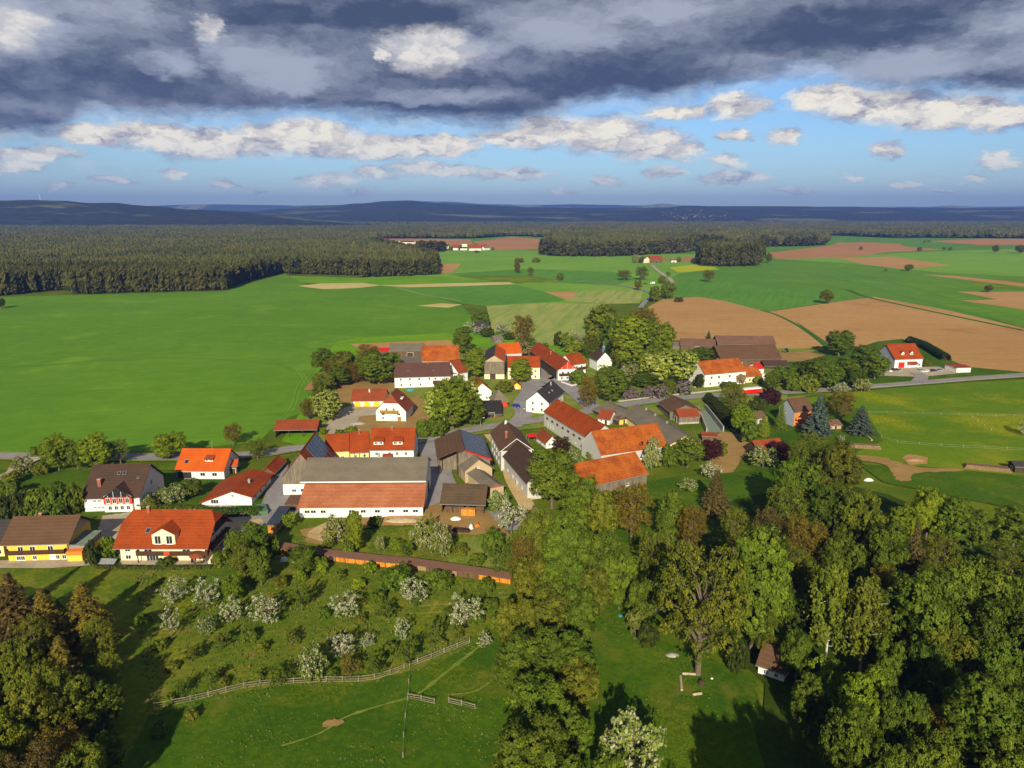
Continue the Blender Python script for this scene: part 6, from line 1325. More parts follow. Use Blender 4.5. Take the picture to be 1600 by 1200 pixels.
TREES = [
 # left gardens and roadside
 (93,681,736,44,B_,SPRING),(122,688,735,28,B_,GREEN),(153,679,734,46,B_,SPRING),(189,684,726,30,A_,PALE),(60,697,713,20,SH,GREEN),(36,713,743,30,HB,OLIVE),(267,676,718,50,B_,SPRING),(66,722,742,24,SH,OLIVE),
 (8,775,812,32,SH,DARK),(35,768,808,38,SH,DARK),(64,764,806,42,SH,FOREST),(95,758,808,42,SH,GREEN),(116,756,803,32,SH,OLIVE),(49,783,803,16,SH,YELLOW),(15,752,778,36,SH,GREEN),(20,738,757,26,SH,OLIVE),
 (230,772,791,38,HB,GREEN),(272,757,787,44,HB,GREEN),(303,748,778,28,B_,GREEN),(145,846,884,20,SH,DARK),(172,840,873,26,SH,GREEN),(258,872,886,26,SH,FOREST),(348,860,884,26,SH,GREEN),(240,780,797,20,SH,OLIVE),
 (365,661,696,28,A_,BRONZE),(403,686,717,34,A_,OLIVE),(482,622,658,24,A_,BRONZE),(513,610,658,48,CA,SPRING),(503,668,679,15,SH,YELLOW),(550,667,679,22,SH,SPRING),(530,671,681,14,SH,GREEN),
 (662,656,684,26,SH,GREEN),(682,654,683,28,SH,GREEN),(690,602,668,56,CA,SPRING),(726,594,660,52,CA,SPRING),(708,590,672,62,B_,SPRING),(742,622,666,34,B_,GREEN),(742,543,591,34,T_,SPRING),(723,510,554,28,T_,GREEN),
 (508,545,586,38,B_,GREEN),(540,548,592,42,B_,OLIVE),(575,537,566,36,A_,BRONZE),(592,551,601,64,B_,GREEN),(556,567,599,42,A_,BRONZE),(531,572,605,32,T_,GREEN),(507,583,613,36,B_,OLIVE),(498,590,629,24,BI,OLIVE),(614,552,580,26,B_,SPRING),(520,560,590,30,A_,BRONZE),(570,556,590,34,B_,FOREST),
 (733,503,521,22,BL,GREEN),(753,508,525,28,BL,GREEN),(784,502,523,28,BL,GREEN),(750,487,509,28,B_,GREEN),(817,490,546,36,A_,BRONZE),(815,533,557,32,HB,BRONZE),(796,520,531,20,SH,DARK),(873,518,541,16,SH,DARK),(886,519,549,28,FR,SPRING),(900,516,533,24,BL,GREEN),(845,536,549,30,SH,GREEN),(896,533,551,32,SH,SPRING),(762,512,527,20,SH,DARK),
 (938,476,546,50,B_,OLIVE),(1003,480,546,52,A_,BRONZE),(985,492,581,58,T_,SPRING),(1030,503,562,46,B_,SPRING),(972,514,581,36,T_,OLIVE),(921,522,562,28,A_,OLIVE),(958,500,560,40,B_,FOREST),(1010,520,575,40,B_,GREEN),
 (953,574,630,46,B_,GREEN),(918,585,640,30,A_,BRONZE),(905,578,601,28,SH,GREEN),(944,570,596,28,FR,YELLOW),(1022,553,602,46,CA,SPRING),(1060,546,600,60,CA,SPRING),(986,568,591,32,HB,GREEN),(1008,583,607,40,B_,FOREST),(978,608,624,22,'lilac',DARK),(991,607,624,18,'lilac',DARK),
 (1012,604,622,22,'lilac',DARK),(1032,601,622,26,'lilac',DARK),(1066,594,616,30,'lilac',DARK),(1046,591,619,18,T_,GREEN),(1098,543,567,36,B_,GREEN),(1092,584,607,14,T_,DARK),(1155,583,601,18,'pink_blossom',GREEN),(1140,597,607,28,SH,DARK),(1185,588,600,15,SH,YELLOW),(1107,517,530,9,S_,DARK),(968,590,612,30,SH,DARK),(1040,605,620,20,SH,GREEN),
 (1206,583,609,28,B_,FOREST),(1226,572,601,42,B_,GREEN),(1310,517,557,44,B_,GREEN),(1350,540,577,40,B_,FOREST),(1366,553,593,38,B_,GREEN),(1321,561,597,36,B_,GREEN),(1275,561,607,48,B_,GREEN),(1250,564,598,36,B_,FOREST),(1262,586,613,32,SH,OLIVE),(1293,566,609,38,T_,GREEN),(1313,597,616,28,BL,GREEN),(1346,593,612,28,HB,OLIVE),(1335,575,604,30,B_,FOREST),(1240,590,612,26,SH,GREEN),
 (1203,607,634,32,B_,COPPER),(1145,598,647,42,A_,OLIVE),(1160,634,682,36,B_,SPRING),(1176,625,641,20,SH,DARK),(1191,624,641,16,SH,DARK),(1193,651,684,15,'cypress',YELLOW),(1219,628,672,22,S_,FOREST),(1276,620,684,46,'blue_spruce',BLUE),(1343,635,680,38,'blue_spruce',BLUE),(1314,608,657,38,A_,BRONZE),(1314,680,691,12,BL,GREEN),(1447,562,574,13,B_,OLIVE),(1170,660,692,26,SH,FOREST),(1290,615,650,30,A_,OLIVE),
 (1110,686,723,34,B_,COPPER),(1074,685,730,46,B_,GREEN),(1018,687,734,30,HB,PALE),(998,689,718,18,T_,COPPER),(966,690,714,32,SH,GREEN),(1127,690,713,18,SH,OLIVE),(1112,722,750,40,BL,OLIVE),(1076,749,768,30,HB,GREEN),(1117,736,802,52,S_,BROWN),(1192,698,732,46,HB,FOREST),(1045,695,730,24,SH,GREEN),(1215,690,722,34,B_,COPPER),
 # round the middle farm
 (862,704,794,74,B_,GREEN),(877,681,714,30,A_,COPPER),(895,702,732,30,HB,GREEN),(930,705,720,26,SH,OLIVE),(799,784,834,54,BL,GREEN),(781,767,802,36,HB,FOREST),(524,811,851,44,HB,OLIVE),(556,799,864,26,T_,SPRING),(452,801,826,24,FR,SPRING),(585,807,823,20,SH,GREEN),(594,837,862,16,HB,OLIVE),(661,816,862,42,HB,OLIVE),(671,804,838,26,FR,SPRING),(691,820,872,38,HB,OLIVE),
 (398,818,882,44,T_,GREEN),(385,845,907,42,B_,OLIVE),(409,857,917,38,B_,GREEN),(478,853,897,46,B_,GREEN),(578,879,896,22,SH,SPRING),(370,830,870,30,SH,GREEN),(425,835,870,24,SH,GREEN),(505,872,895,20,SH,SPRING),(635,845,872,24,FR,GREEN),(545,848,872,20,SH,GREEN),(780,850,905,30,FR,GREEN),(770,828,870,34,SH,FOREST),(800,845,900,36,SH,FOREST),
 # orchard
 (418,930,977,58,BL,GREEN),(541,927,967,52,BL,GREEN),(648,906,947,48,BL,GREEN),(726,932,984,58,BL,GREEN),(628,966,1002,28,BL,GREEN),(535,988,1032,48,BL,GREEN),(573,992,1014,28,BL,GREEN),(490,1004,1067,44,HB,GREEN),(757,989,1014,24,BL,GREEN),(472,907,957,30,FR,GREEN),(605,942,967,36,FR,FOREST),(678,970,1014,30,FR,GREEN),(638,998,1042,34,FR,GREEN),(586,1020,1062,34,FR,GREEN),(717,976,1002,22,FR,GREEN),(438,1040,1074,38,FR,GREEN),(548,1023,1062,30,FR,BRONZE),
 (620,884,920,50,SH,FOREST),(684,895,920,46,SH,GREEN),(272,907,945,48,BL,GREEN),(323,905,952,48,BL,GREEN),(268,949,997,32,BL,GREEN),(362,936,977,36,BL,GREEN),(325,961,992,30,HB,GREEN),(365,898,942,32,B_,SPRING),(300,1008,1037,32,FR,OLIVE),(350,985,1012,26,FR,OLIVE),(455,985,1012,26,FR,OLIVE),(650,926,952,20,FR,GREEN),(285,1060,1090,26,FR,GREEN),(335,1045,1072,22,FR,GREEN),
 (222,960,975,20,SH,GREEN),(250,1000,1016,22,SH,OLIVE),(390,985,1003,26,SH,GREEN),(410,1005,1020,20,SH,OLIVE),(505,950,966,22,SH,GREEN),(565,960,974,18,SH,OLIVE),(590,925,942,26,SH,GREEN),(455,930,944,18,SH,SPRING),(560,905,920,22,SH,SPRING),(700,950,962,18,SH,GREEN),(745,960,975,24,SH,FOREST),(765,935,952,28,SH,FOREST),(690,1000,1012,18,SH,OLIVE),(610,1005,1020,22,SH,GREEN),(405,1050,1064,22,SH,GREEN),(350,1060,1073,18,SH,OLIVE),(520,1048,1060,20,SH,GREEN),(470,890,908,24,SH,SPRING),(530,892,906,20,SH,GREEN),(440,900,918,24,SH,OLIVE),(345,1000,1013,18,SH,GREEN),(760,905,925,26,SH,GREEN),(780,960,985,30,SH,GREEN),(270,1035,1048,20,SH,OLIVE),(620,842,858,20,SH,SPRING),(720,850,868,24,SH,OLIVE),(745,866,884,26,SH,GREEN),(512,845,858,18,SH,OLIVE),(265,1085,1100,22,SH,GREEN),(300,1110,1126,20,SH,OLIVE),(250,1130,1150,26,SH,GREEN),
 # wood in the lower left
 (140,912,1012,94,S_,BRONZE),(80,922,1032,84,S_,BRONZE),(28,897,1005,88,S_,BROWN),(106,996,1104,84,S_,BRONZE),(45,1000,1112,62,B_,OLIVE),(160,960,1056,48,A_,OLIVE),(8,962,1085,76,S_,BROWN),(60,960,1060,60,A_,OLIVE),(112,1060,1166,90,B_,OLIVE),(162,1066,1146,60,B_,GREEN),(62,1078,1204,86,B_,OLIVE),(22,1118,1244,76,B_,YELLOW),(100,1136,1250,86,A_,BRONZE),(172,1150,1226,50,T_,GREEN),(60,1170,1310,96,A_,BROWN),(140,1168,1280,76,B_,OLIVE),(-20,1020,1130,60,B_,OLIVE),(78,1040,1130,50,B_,OLIVE),(-10,1170,1310,80,B_,GREEN),(176,1020,1086,38,A_,OLIVE),(-15,890,990,50,S_,BROWN),
 # tree belt down the middle
 (880,872,965,74,B_,GREEN),(828,872,962,66,B_,OLIVE),(925,890,975,54,B_,OLIVE),(862,900,985,60,B_,GREEN),(842,796,902,64,B_,OLIVE),(884,812,924,74,B_,GREEN),(932,826,938,74,B_,GREEN),(967,866,954,54,B_,GREEN),(818,838,920,46,A_,BRONZE),(852,926,1014,84,B_,OLIVE),(903,922,1014,64,B_,GREEN),(806,935,1020,60,B_,OLIVE),(832,982,1094,94,B_,GREEN),(892,996,1094,74,B_,FOREST),(842,1056,1176,94,B_,GREEN),(902,1036,1126,64,B_,OLIVE),(830,1124,1266,112,B_,GREEN),(888,1104,1206,66,B_,GREEN),(800,1010,1090,56,B_,FOREST),(870,1180,1310,90,B_,GREEN),
 (985,1122,1216,98,HB,PALE),(955,1170,1240,60,SH,GREEN),(1090,850,1056,138,'big_airy',OLIVE),(1174,824,1016,92,T_,GREEN),(1022,826,924,54,A_,OLIVE),(986,752,844,64,A_,BRONZE),(940,770,850,50,B_,OLIVE),(905,742,835,64,B_,GREEN),(1046,766,854,40,T_,GREEN),(1078,786,874,44,A_,BRONZE),(1000,905,985,44,B_,FOREST),(992,950,1000,28,FR,PALE),(1145,790,870,44,A_,OLIVE),(1040,880,960,44,B_,FOREST),(1012,975,1010,30,SH,DARK),(955,765,800,34,A_,OLIVE),
 # the wood on the right
 (1262,676,774,64,A_,OLIVE),(1302,690,794,66,B_,OLIVE),(1240,718,824,64,B_,GREEN),(1222,756,864,64,A_,OLIVE),(1290,756,864,66,B_,FOREST),(1335,768,884,66,B_,OLIVE),(1250,806,914,66,A_,BRONZE),(1195,790,890,50,A_,BROWN),(1310,840,950,60,B_,GREEN),(1375,815,924,66,B_,GREEN),(1420,818,934,52,S_,BROWN),(1446,762,846,54,B_,SPRING),(1486,776,856,46,T_,GREEN),(1516,798,858,50,B_,GREEN),(1405,790,860,48,B_,SPRING),(1460,830,930,60,A_,OLIVE),(1370,880,1000,56,A_,BRONZE),
 (1288,880,1048,76,BI,OLIVE),(1342,905,1062,80,BI,OLIVE),(1430,896,1056,116,B_,GREEN),(1506,884,1026,96,B_,GREEN),(1560,945,1096,96,B_,FOREST),(1568,846,936,88,A_,OLIVE),(1582,792,856,58,B_,GREEN),(1290,1032,1114,60,FR,YELLOW),(1342,1050,1186,76,B_,SPRING),(1322,1108,1246,86,B_,GREEN),(1520,1054,1246,108,T_,GREEN),(1592,1056,1236,80,T_,GREEN),(1440,1010,1130,70,B_,FOREST),(1480,1090,1220,76,A_,BRONZE),(1400,1080,1220,70,B_,FOREST),(1380,1000,1110,56,B_,GREEN),(1470,985,1100,76,B_,OLIVE),(1536,1000,1110,66,B_,FOREST),(1600,900,1030,80,B_,GREEN),(1440,1150,1290,86,B_,GREEN),(1560,1160,1310,90,B_,OLIVE),(1380,1170,1300,80,B_,FOREST),(1620,1150,1300,90,B_,FOREST),(1640,960,1110,80,B_,OLIVE),(1235,850,960,60,A_,OLIVE),(1215,905,1000,44,B_,FOREST),(1640,860,960,70,B_,GREEN),(1545,880,960,50,B_,OLIVE),(1250,930,1010,50,B_,FOREST),(1242,985,1072,48,B_,FOREST),(1192,950,1034,44,A_,OLIVE),(1262,1060,1150,56,B_,FOREST),(1150,1000,1050,30,SH,DARK),(1395,940,1030,60,B_,GREEN),
 # below the picture edge: their shade falls into the picture
 (1183,1330,1545,60,S_,DARK),(1290,1290,1500,140,B_,FOREST),(1420,1310,1520,150,B_,FOREST),(1010,1290,1470,110,B_,FOREST),(1100,1300,1440,80,A_,OLIVE),(1220,1240,1420,120,B_,FOREST),(1262,1225,1440,130,B_,FOREST),(1330,1240,1450,130,B_,FOREST),(1200,1262,1520,90,T_,FOREST),
 # trees out in the fields
 (975,421,438,24,A_,OLIVE),(1003,415,438,22,A_,OLIVE),(997,437,454,13,A_,BRONZE),(1022,447,472,17,T_,OLIVE),(1043,440,467,24,B_,GREEN),(1044,424,434,7,FR,OLIVE),(1034,431,443,11,SH,OLIVE),(1106,421,441,17,A_,OLIVE),(808,409,427,9,T_,BRONZE),(829,417,431,10,A_,OLIVE),(875,427,438,11,SH,OLIVE),(812,403,410,15,SH,OLIVE),(838,403,410,13,SH,OLIVE),(992,398,411,11,HB,OLIVE),(1060,402,409,9,SH,GREEN),(1001,403,411,8,SH,DARK),
 (1291,453,475,20,B_,OLIVE),(1420,413,424,13,B_,OLIVE),(1345,385,391,5,SH,OLIVE),(1437,386,392,7,SH,OLIVE),(1475,385,393,6,FR,OLIVE),(1484,385,394,6,FR,OLIVE),(1555,383,395,10,B_,OLIVE),(1594,383,396,15,B_,OLIVE),(1544,445,457,12,B_,OLIVE),(1444,374,381,5,FR,OLIVE),(1451,374,381,5,FR,OLIVE),(1201,395,411,9,B_,OLIVE),(1600,655,682,22,BL,GREEN),(1060,464,472,14,SH,BROWN),(1384,419,424,5,SH,OLIVE),(690,383,392,8,B_,GREEN),(704,384,391,6,SH,GREEN),(717,383,390,6,SH,GREEN),(745,391,395,8,SH,GREEN),(813,560,598,31,T_,SPRING),(788,596,613,26,SH,OLIVE),(745,590,622,30,A_,OLIVE),(770,386,392,6,FR,GREEN),(2,466,482,14,B_,DARK)]
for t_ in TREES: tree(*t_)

def hedge(name, pts, w, h, label, colr, per=26):
    """a clipped or loose hedge along a line of the photograph: twigs inside, leaves outside, one thing"""
    rs = np.random.default_rng(len(label)); ws = [np.array(G(*p)) for p in pts]; O = Vector(ws[0]); tc, tn, tr = [], [], []; mb = MB()
    for a, b in zip(ws, ws[1:]):
        L_ = np.linalg.norm(b - a); d = (b - a) / L_; n = np.array((-d[1], d[0], 0)); m = int(L_ / .45) + 1
        for i in range(m):
            p = a + d * L_ * (i + .5) / m
            for _ in range(int(7 * max(1, (w + 2 * h) / 7.0 * 1.9))):
                q = rs.uniform(-.15, math.pi + .15); k = np.array((0, 0, 1)) * max(.1, math.sin(q)) ** .6 * h * rs.uniform(.86, 1.05) + n * math.cos(q) * w / 2 * rs.uniform(.85, 1.1)
                tc.append(p - np.array(ws[0]) + k + d * rs.normal() * .2 - np.array((0, 0, .1))); tn.append(unit(n * math.cos(q) + np.array((0, 0, math.sin(q) + .1)))); tr.append(.34)
            if i % 3 == 0: c = p - ws[0]; limb(mb, c, c + np.array((rs.normal() * .1, rs.normal() * .1, h * .8)), .05, .02, rs)
    pos, nr, cl = tufts_to_leaves(np.array(tc), np.array(tn), np.array(tr), per, rs, .6); me = leaf_mesh('foliage', pos, nr, .2, cl, 'leaves', rs)
    o = thing('hedge', label, 'hedge', O); mb.build('stems', 'bark', o); f = bpy.data.objects.new('foliage', me); COL.objects.link(f); f.parent = o; f.color = (*colr, 1)
hedge('hedge', [(319,806),(360,807),(409,805)], 2.4, 2.6, 'clipped green hedge along the lane below the white bungalow', (.05, .10, .012), 14)
hedge('hedge', [(245,796),(280,797),(318,797)], 1.6, 1.5, 'low green hedge between the white bungalow and the large cream house', FOREST, 14)
hedge('hedge', [(1420,535),(1445,544),(1478,564)], 5.0, 4.0, 'thick tall hedge behind the white building with the red gate', (.034, .07, .012), 16)
hedge('hedge', [(1106,628),(1130,652),(1152,676),(1166,694)], 4.0, 4.2, 'dark tall hedge running beside the concrete silo pit', DARK, 16)
hedge('hedge', [(148,889),(230,890),(330,889)], 1.2, 1.0, 'low dark hedge below the terrace of the large cream house', FOREST, 14)

# ------------------------------------------------------------------ small things
def run(pts, step):
    """points every `step` metres along a line of the photograph, with the direction there"""
    w = catmull([tuple(G(*p))[:2] for p in pts], 10, False) if len(pts) > 2 else [tuple(G(*p))[:2] for p in pts]; out = []; acc = 0.0
    for a, b in zip(w, w[1:]):
        L_ = math.dist(a, b); d = ((b[0] - a[0]) / L_, (b[1] - a[1]) / L_)
        while acc <= L_: out.append((Vector((a[0] + d[0] * acc, a[1] + d[1] * acc, 0)), Vector((*d, 0)))); acc += step
        acc -= L_
    return out
def rail_fence(label, pts, h=1.2, rails=3, step=2.6, mat='weathered_rail', r=.06, name='wooden_fence', post=.09, flat=True):
    q = run(pts, step); O = q[0][0].copy(); o = thing(name, label, 'fence', O); rr = random.Random(len(label))
    for p, d in q: c = p - O; MB().bar((c.x, c.y, -.2), (c.x + rr.uniform(-.06, .06), c.y + rr.uniform(-.06, .06), h + .12 + rr.uniform(-.05, .1)), post, 0, 6).build('post', mat, o)
    for k in range(rails):
        mb = MB(); z = h * (k + .75) / rails
        for (a, _), (b, _) in zip(q, q[1:]):
            a_, b_ = a - O, b - O; mb.bar((a_.x, a_.y, z + rr.uniform(-.04, .04)), (b_.x, b_.y, z + rr.uniform(-.04, .04)), r, 0, 4)
        mb.build('rail', mat, o)
    return o
rail_fence('long curving pale rail fence crossing the orchard meadow', [(241,1109),(283,1101),(326,1091),(380,1077),(421,1072),(510,1067),(557,1067),(599,1060),(640,1044),(671,1032),(700,1020),(728,1009),(751,998)], 1.3, 3, 2.8, r=.055)
rail_fence('short dark rail fence left of the gap below the curving fence', [(638,1093),(663,1098),(689,1104)], 1.2, 3, 2.4)
rail_fence('short dark rail fence right of the gap below the curving fence', [(701,1100),(726,1106),(752,1113)], 1.2, 3, 2.4)
rail_fence('thin post fence running down the meadow from the curving fence', [(640,1046),(638,1092),(633,1125),(629,1200)], 1.1, 1, 4.5, r=.02, name='wire_fence')
rail_fence('white tape paddock fence along the upper edge of the right meadow', [(1358,646),(1430,648),(1520,650),(1640,653)], 1.2, 2, 7.0, 'fibre_tape', .018, 'paddock_fence', .035)
rail_fence('white tape paddock fence curving round the lower edge of the right meadow', [(1358,668),(1370,680),(1397,692),(1465,698),(1540,702),(1640,707)], 1.2, 2, 7.0, 'fibre_tape', .018, 'paddock_fence', .035)
rail_fence('short white tape fence with few posts across the right meadow', [(1519,654),(1532,663),(1555,678)], 1.1, 1, 6.0, 'fibre_tape', .02, 'paddock_fence', .06)
rail_fence('dark board fence between the house hedge and the orchard slope', [(152,891),(230,893),(330,892)], 1.1, 2, 3.0, 'dark_boards', .05)
rail_fence('pale garden fence on the lawn of the dark roofed white junction house', [(816,655),(833,658),(848,654)], 1.0, 2, 2.0, 'weathered_rail', .04)
def low_wall(label, pts, h, w, mat, name='garden_wall'):
    W_ = [G(*p) for p in pts]; O = W_[0]; mb = MB()
    for a, b in zip(W_, W_[1:]):
        d = (b - a).normalized(); n = Vector((-d.y, d.x, 0)) * w / 2; c = [a - O + n, b - O + n, b - O - n, a - O - n]
        for k in range(4): p, q = c[k], c[(k + 1) % 4]; mb.poly([p, q, q + Vector((0, 0, h)), p + Vector((0, 0, h))])
        mb.poly([p + Vector((0, 0, h)) for p in c])
    o = mb.build(name, mat, None, O); return tag(o, label, 'wall')
low_wall('white garden wall with a corner in front of the timbered farmhouse', [(877,599),(894,605),(908,600)], 1.1, .3, 'white_plaster')
low_wall('long low pale wall between the road and the lilac bushes', [(966,629),(1000,625),(1040,620),(1090,615),(1128,611)], .9, .4, 'concrete')
low_wall('low stone wall end at the lawn beside the smaller blue spruce', [(1345,676),(1362,690)], .8, .5, 'stone_wall')
# the long firewood shed
q = run([(424,864),(470,871),(507,877),(602,888),(640,891),(728,904),(806,916)], 2.5); O = q[0][0].copy(); ws = thing('firewood_shed', 'very long narrow firewood shed with rusty roof and orange logs below', 'wood shed', O)
rf = []; rr = random.Random(3)
for k, ((a, d), (b, d2)) in enumerate(zip(q, q[1:])):
    n = Vector((-d.y, d.x, 0)); n2 = Vector((-d2.y, d2.x, 0)); A, B = a - O, b - O; z = lambda v, h: v + Vector((0, 0, h))
    rf.append([z(A - n * .5, 1.75), z(B - n2 * .5, 1.75), z(B + n2 * 1.75, 2.35), z(A + n * 1.75, 2.35)])
    bright = k < 3 or 6 < k < 15 or 20 < k < 24 or 27 < k < 30
    if k < 98:
        hh = 1.45 + rr.uniform(-.15, .1) if bright or rr.random() < .7 else .8; c = [A, B, B + n2 * 1.4, A + n * 1.4]; mb = MB()
        for i in range(4): p, r_ = c[i], c[(i + 1) % 4]; mb.poly([p, r_, z(r_, hh), z(p, hh)])
        mb.poly([z(p, hh) for p in c]); mb.build('log_stack', 'log_stack' if bright else ('brown_boards' if k % 3 else 'log_bark'), ws)
        MB().bar(A - n * .1, z(A - n * .1, 1.7), .07, 0, 4).build('post', 'dark_wood', ws)
MB().slab(rf, .09).build('roof', 'rust_roof', ws)
MB().poly([z(a - O + Vector((-d.y, d.x, 0)) * 1.55, 0) for a, d in q] + [z(a - O + Vector((-d.y, d.x, 0)) * 1.55, 2.1) for a, d in reversed(q)]).build('back_wall', 'dark_boards', ws)
# log piles in the meadow, boards and heaps in the farmyard
def logs(label, a, b, rows, r, mat='log_bark', ln=2.2, name='log_pile'):
    A, B = G(*a), G(*b); d = (B - A); L_ = d.length; d.normalize(); o = thing(name, label, 'log pile', A, math.atan2(d.y, d.x)); rr = random.Random(len(label)); mb = MB()
    for j in range(rows):
        for i in range(int(L_ / (2 * r)) - j): x = r + i * 2 * r + j * r; mb.bar((x, rr.uniform(-.2, .2), r + j * r * 1.7), (x, ln + rr.uniform(-.2, .2), r + j * r * 1.7), r * rr.uniform(.85, 1.0), 0, 7)
    mb.build('logs', mat, o); MB().box(-.1, L_ + .1, ln * .3, ln * .3 + .15, .003, .1).build('bearer', 'dark_wood', o); return o
logs('long log pile in the grass between the blue spruces and the dirt track', (1311,700), (1379,704), 3, .3)
logs('long low log pile running up to the dark field hut', (1506,733), (1584,741), 3, .3, ln=3.0)
logs('low stack of brown boards below the mossy brown shed', (704,833), (735,835), 4, .16, 'dark_boards', 1.5, 'board_pile')
logs('small pale log pile beside the tarpaulin below the mossy brown shed', (741,826), (753,825), 4, .18, 'log_stack', 1.2)
def heap(label, x, y, rx, ry, h, mat, name, cat):
    p = G(x, y); mb = MB(); rr = random.Random(int(x)); n, m = 14, 6; ring = []
    for j in range(m):
        t = j / (m - 1); ring.append([((1 - t ** 1.6) * rx * (1 + rr.uniform(-.14, .14)) * math.cos(6.283 * k / n) , (1 - t ** 1.6) * ry * (1 + rr.uniform(-.14, .14)) * math.sin(6.283 * k / n), h * math.sin(t * 1.57) * rr.uniform(.9, 1.1)) for k in range(n)])
    for A, B in zip(ring, ring[1:]):
        for k in range(n): mb.poly([A[k], A[(k + 1) % n], B[(k + 1) % n], B[k]])
    o = mb.build(name, mat, None, p, True); return tag(o, label, cat)
heap('crumpled white tarpaulin heap below the mossy brown shed', 712, 813, 1.7, 1.3, 1.0, 'tarp_white', 'tarpaulin', 'tarpaulin')
heap('small black and white tarpaulin beside the boards below the mossy brown shed', 736, 827, .7, 1.1, 1.5, 'tarp_white', 'tarpaulin', 'tarpaulin')
heap('white wrapped bale beside the left end of the long firewood shed', 444, 878, 1.1, .9, 1.3, 'tarp_white', 'wrapped_bale', 'bale')
heap('smaller white bale right of the other bale at the firewood shed', 456, 880, .6, .6, .8, 'tarp_white', 'wrapped_bale', 'bale')
heap('long sand heap in front of the long white barn', 630, 816, 5.5, 1.8, 1.2, 'pale_boards', 'sand_heap', 'heap')
heap('white covered heap beside the dirt track junction on the right', 1357, 751, 1.5, .7, .8, 'tarp_white', 'tarpaulin', 'tarpaulin')
heap('brown earth mound above the dirt track on the right', 1428, 721, 3.4, 1.7, 1.2, 'log_bark', 'earth_mound', 'heap')
heap('grey stone heap on the building plot left of the balcony house', 560, 663, 3.2, 2.2, .9, 'concrete', 'stone_heap', 'heap')
# camp fire place
P0 = G(1074,1076); cf = thing('fire_pit', 'ring of stones with dark ashes on the forest meadow', 'fire pit', P0)
for k in range(11): t = 6.283 * k / 11; mb = MB(); mb.lathe([(.22, 0), (.26, .15), (.15, .3), (0.01, .33)], math.cos(t), math.sin(t), 7); mb.build('stone', 'concrete', cf)
MB().lathe([(.85, .02), (.3, .12), (.01, .15)], 0, 0, 10).build('ashes', 'interior_shade_and_ash', cf)
for a, b, lb in (((1063,1060),(1065,1082),'log bench left of the ring of stones on the forest meadow'), ((1066,1056),(1087,1057),'log bench behind the ring of stones on the forest meadow'), ((1082,1089),(1096,1087),'log bench right below the ring of stones on the forest meadow')):
    A, B = G(*a), G(*b); d = B - A; o = thing('log_bench', lb, 'bench', A); MB().bar((0, 0, .45), (d.x, d.y, .45), .24, 0, 8).build('seat', 'pale_boards', o)
    for u in (.15, .85): c = d * u; MB().bar((c.x, c.y, 0), (c.x, c.y, .35), .2, 0, 7).build('leg', 'log_bark', o)
heap('pile of pale stones at the edge of the forest meadow', 1050, 1026, 1.6, 1.0, .6, 'concrete', 'stone_heap', 'heap')
heap('small dark covered heap right of the ring of stones', 1096, 1070, .7, .9, .9, 'dark_boards', 'tarpaulin', 'tarpaulin')
heap('small white sack on the grass right of the fire place', 1112, 1063, .35, .3, .5, 'tarp_white', 'sack', 'sack')
heap('tiny pale blue cover lying at the top of the forest meadow', 969, 964, .6, .9, .5, 'pool_blue', 'tarpaulin', 'tarpaulin')
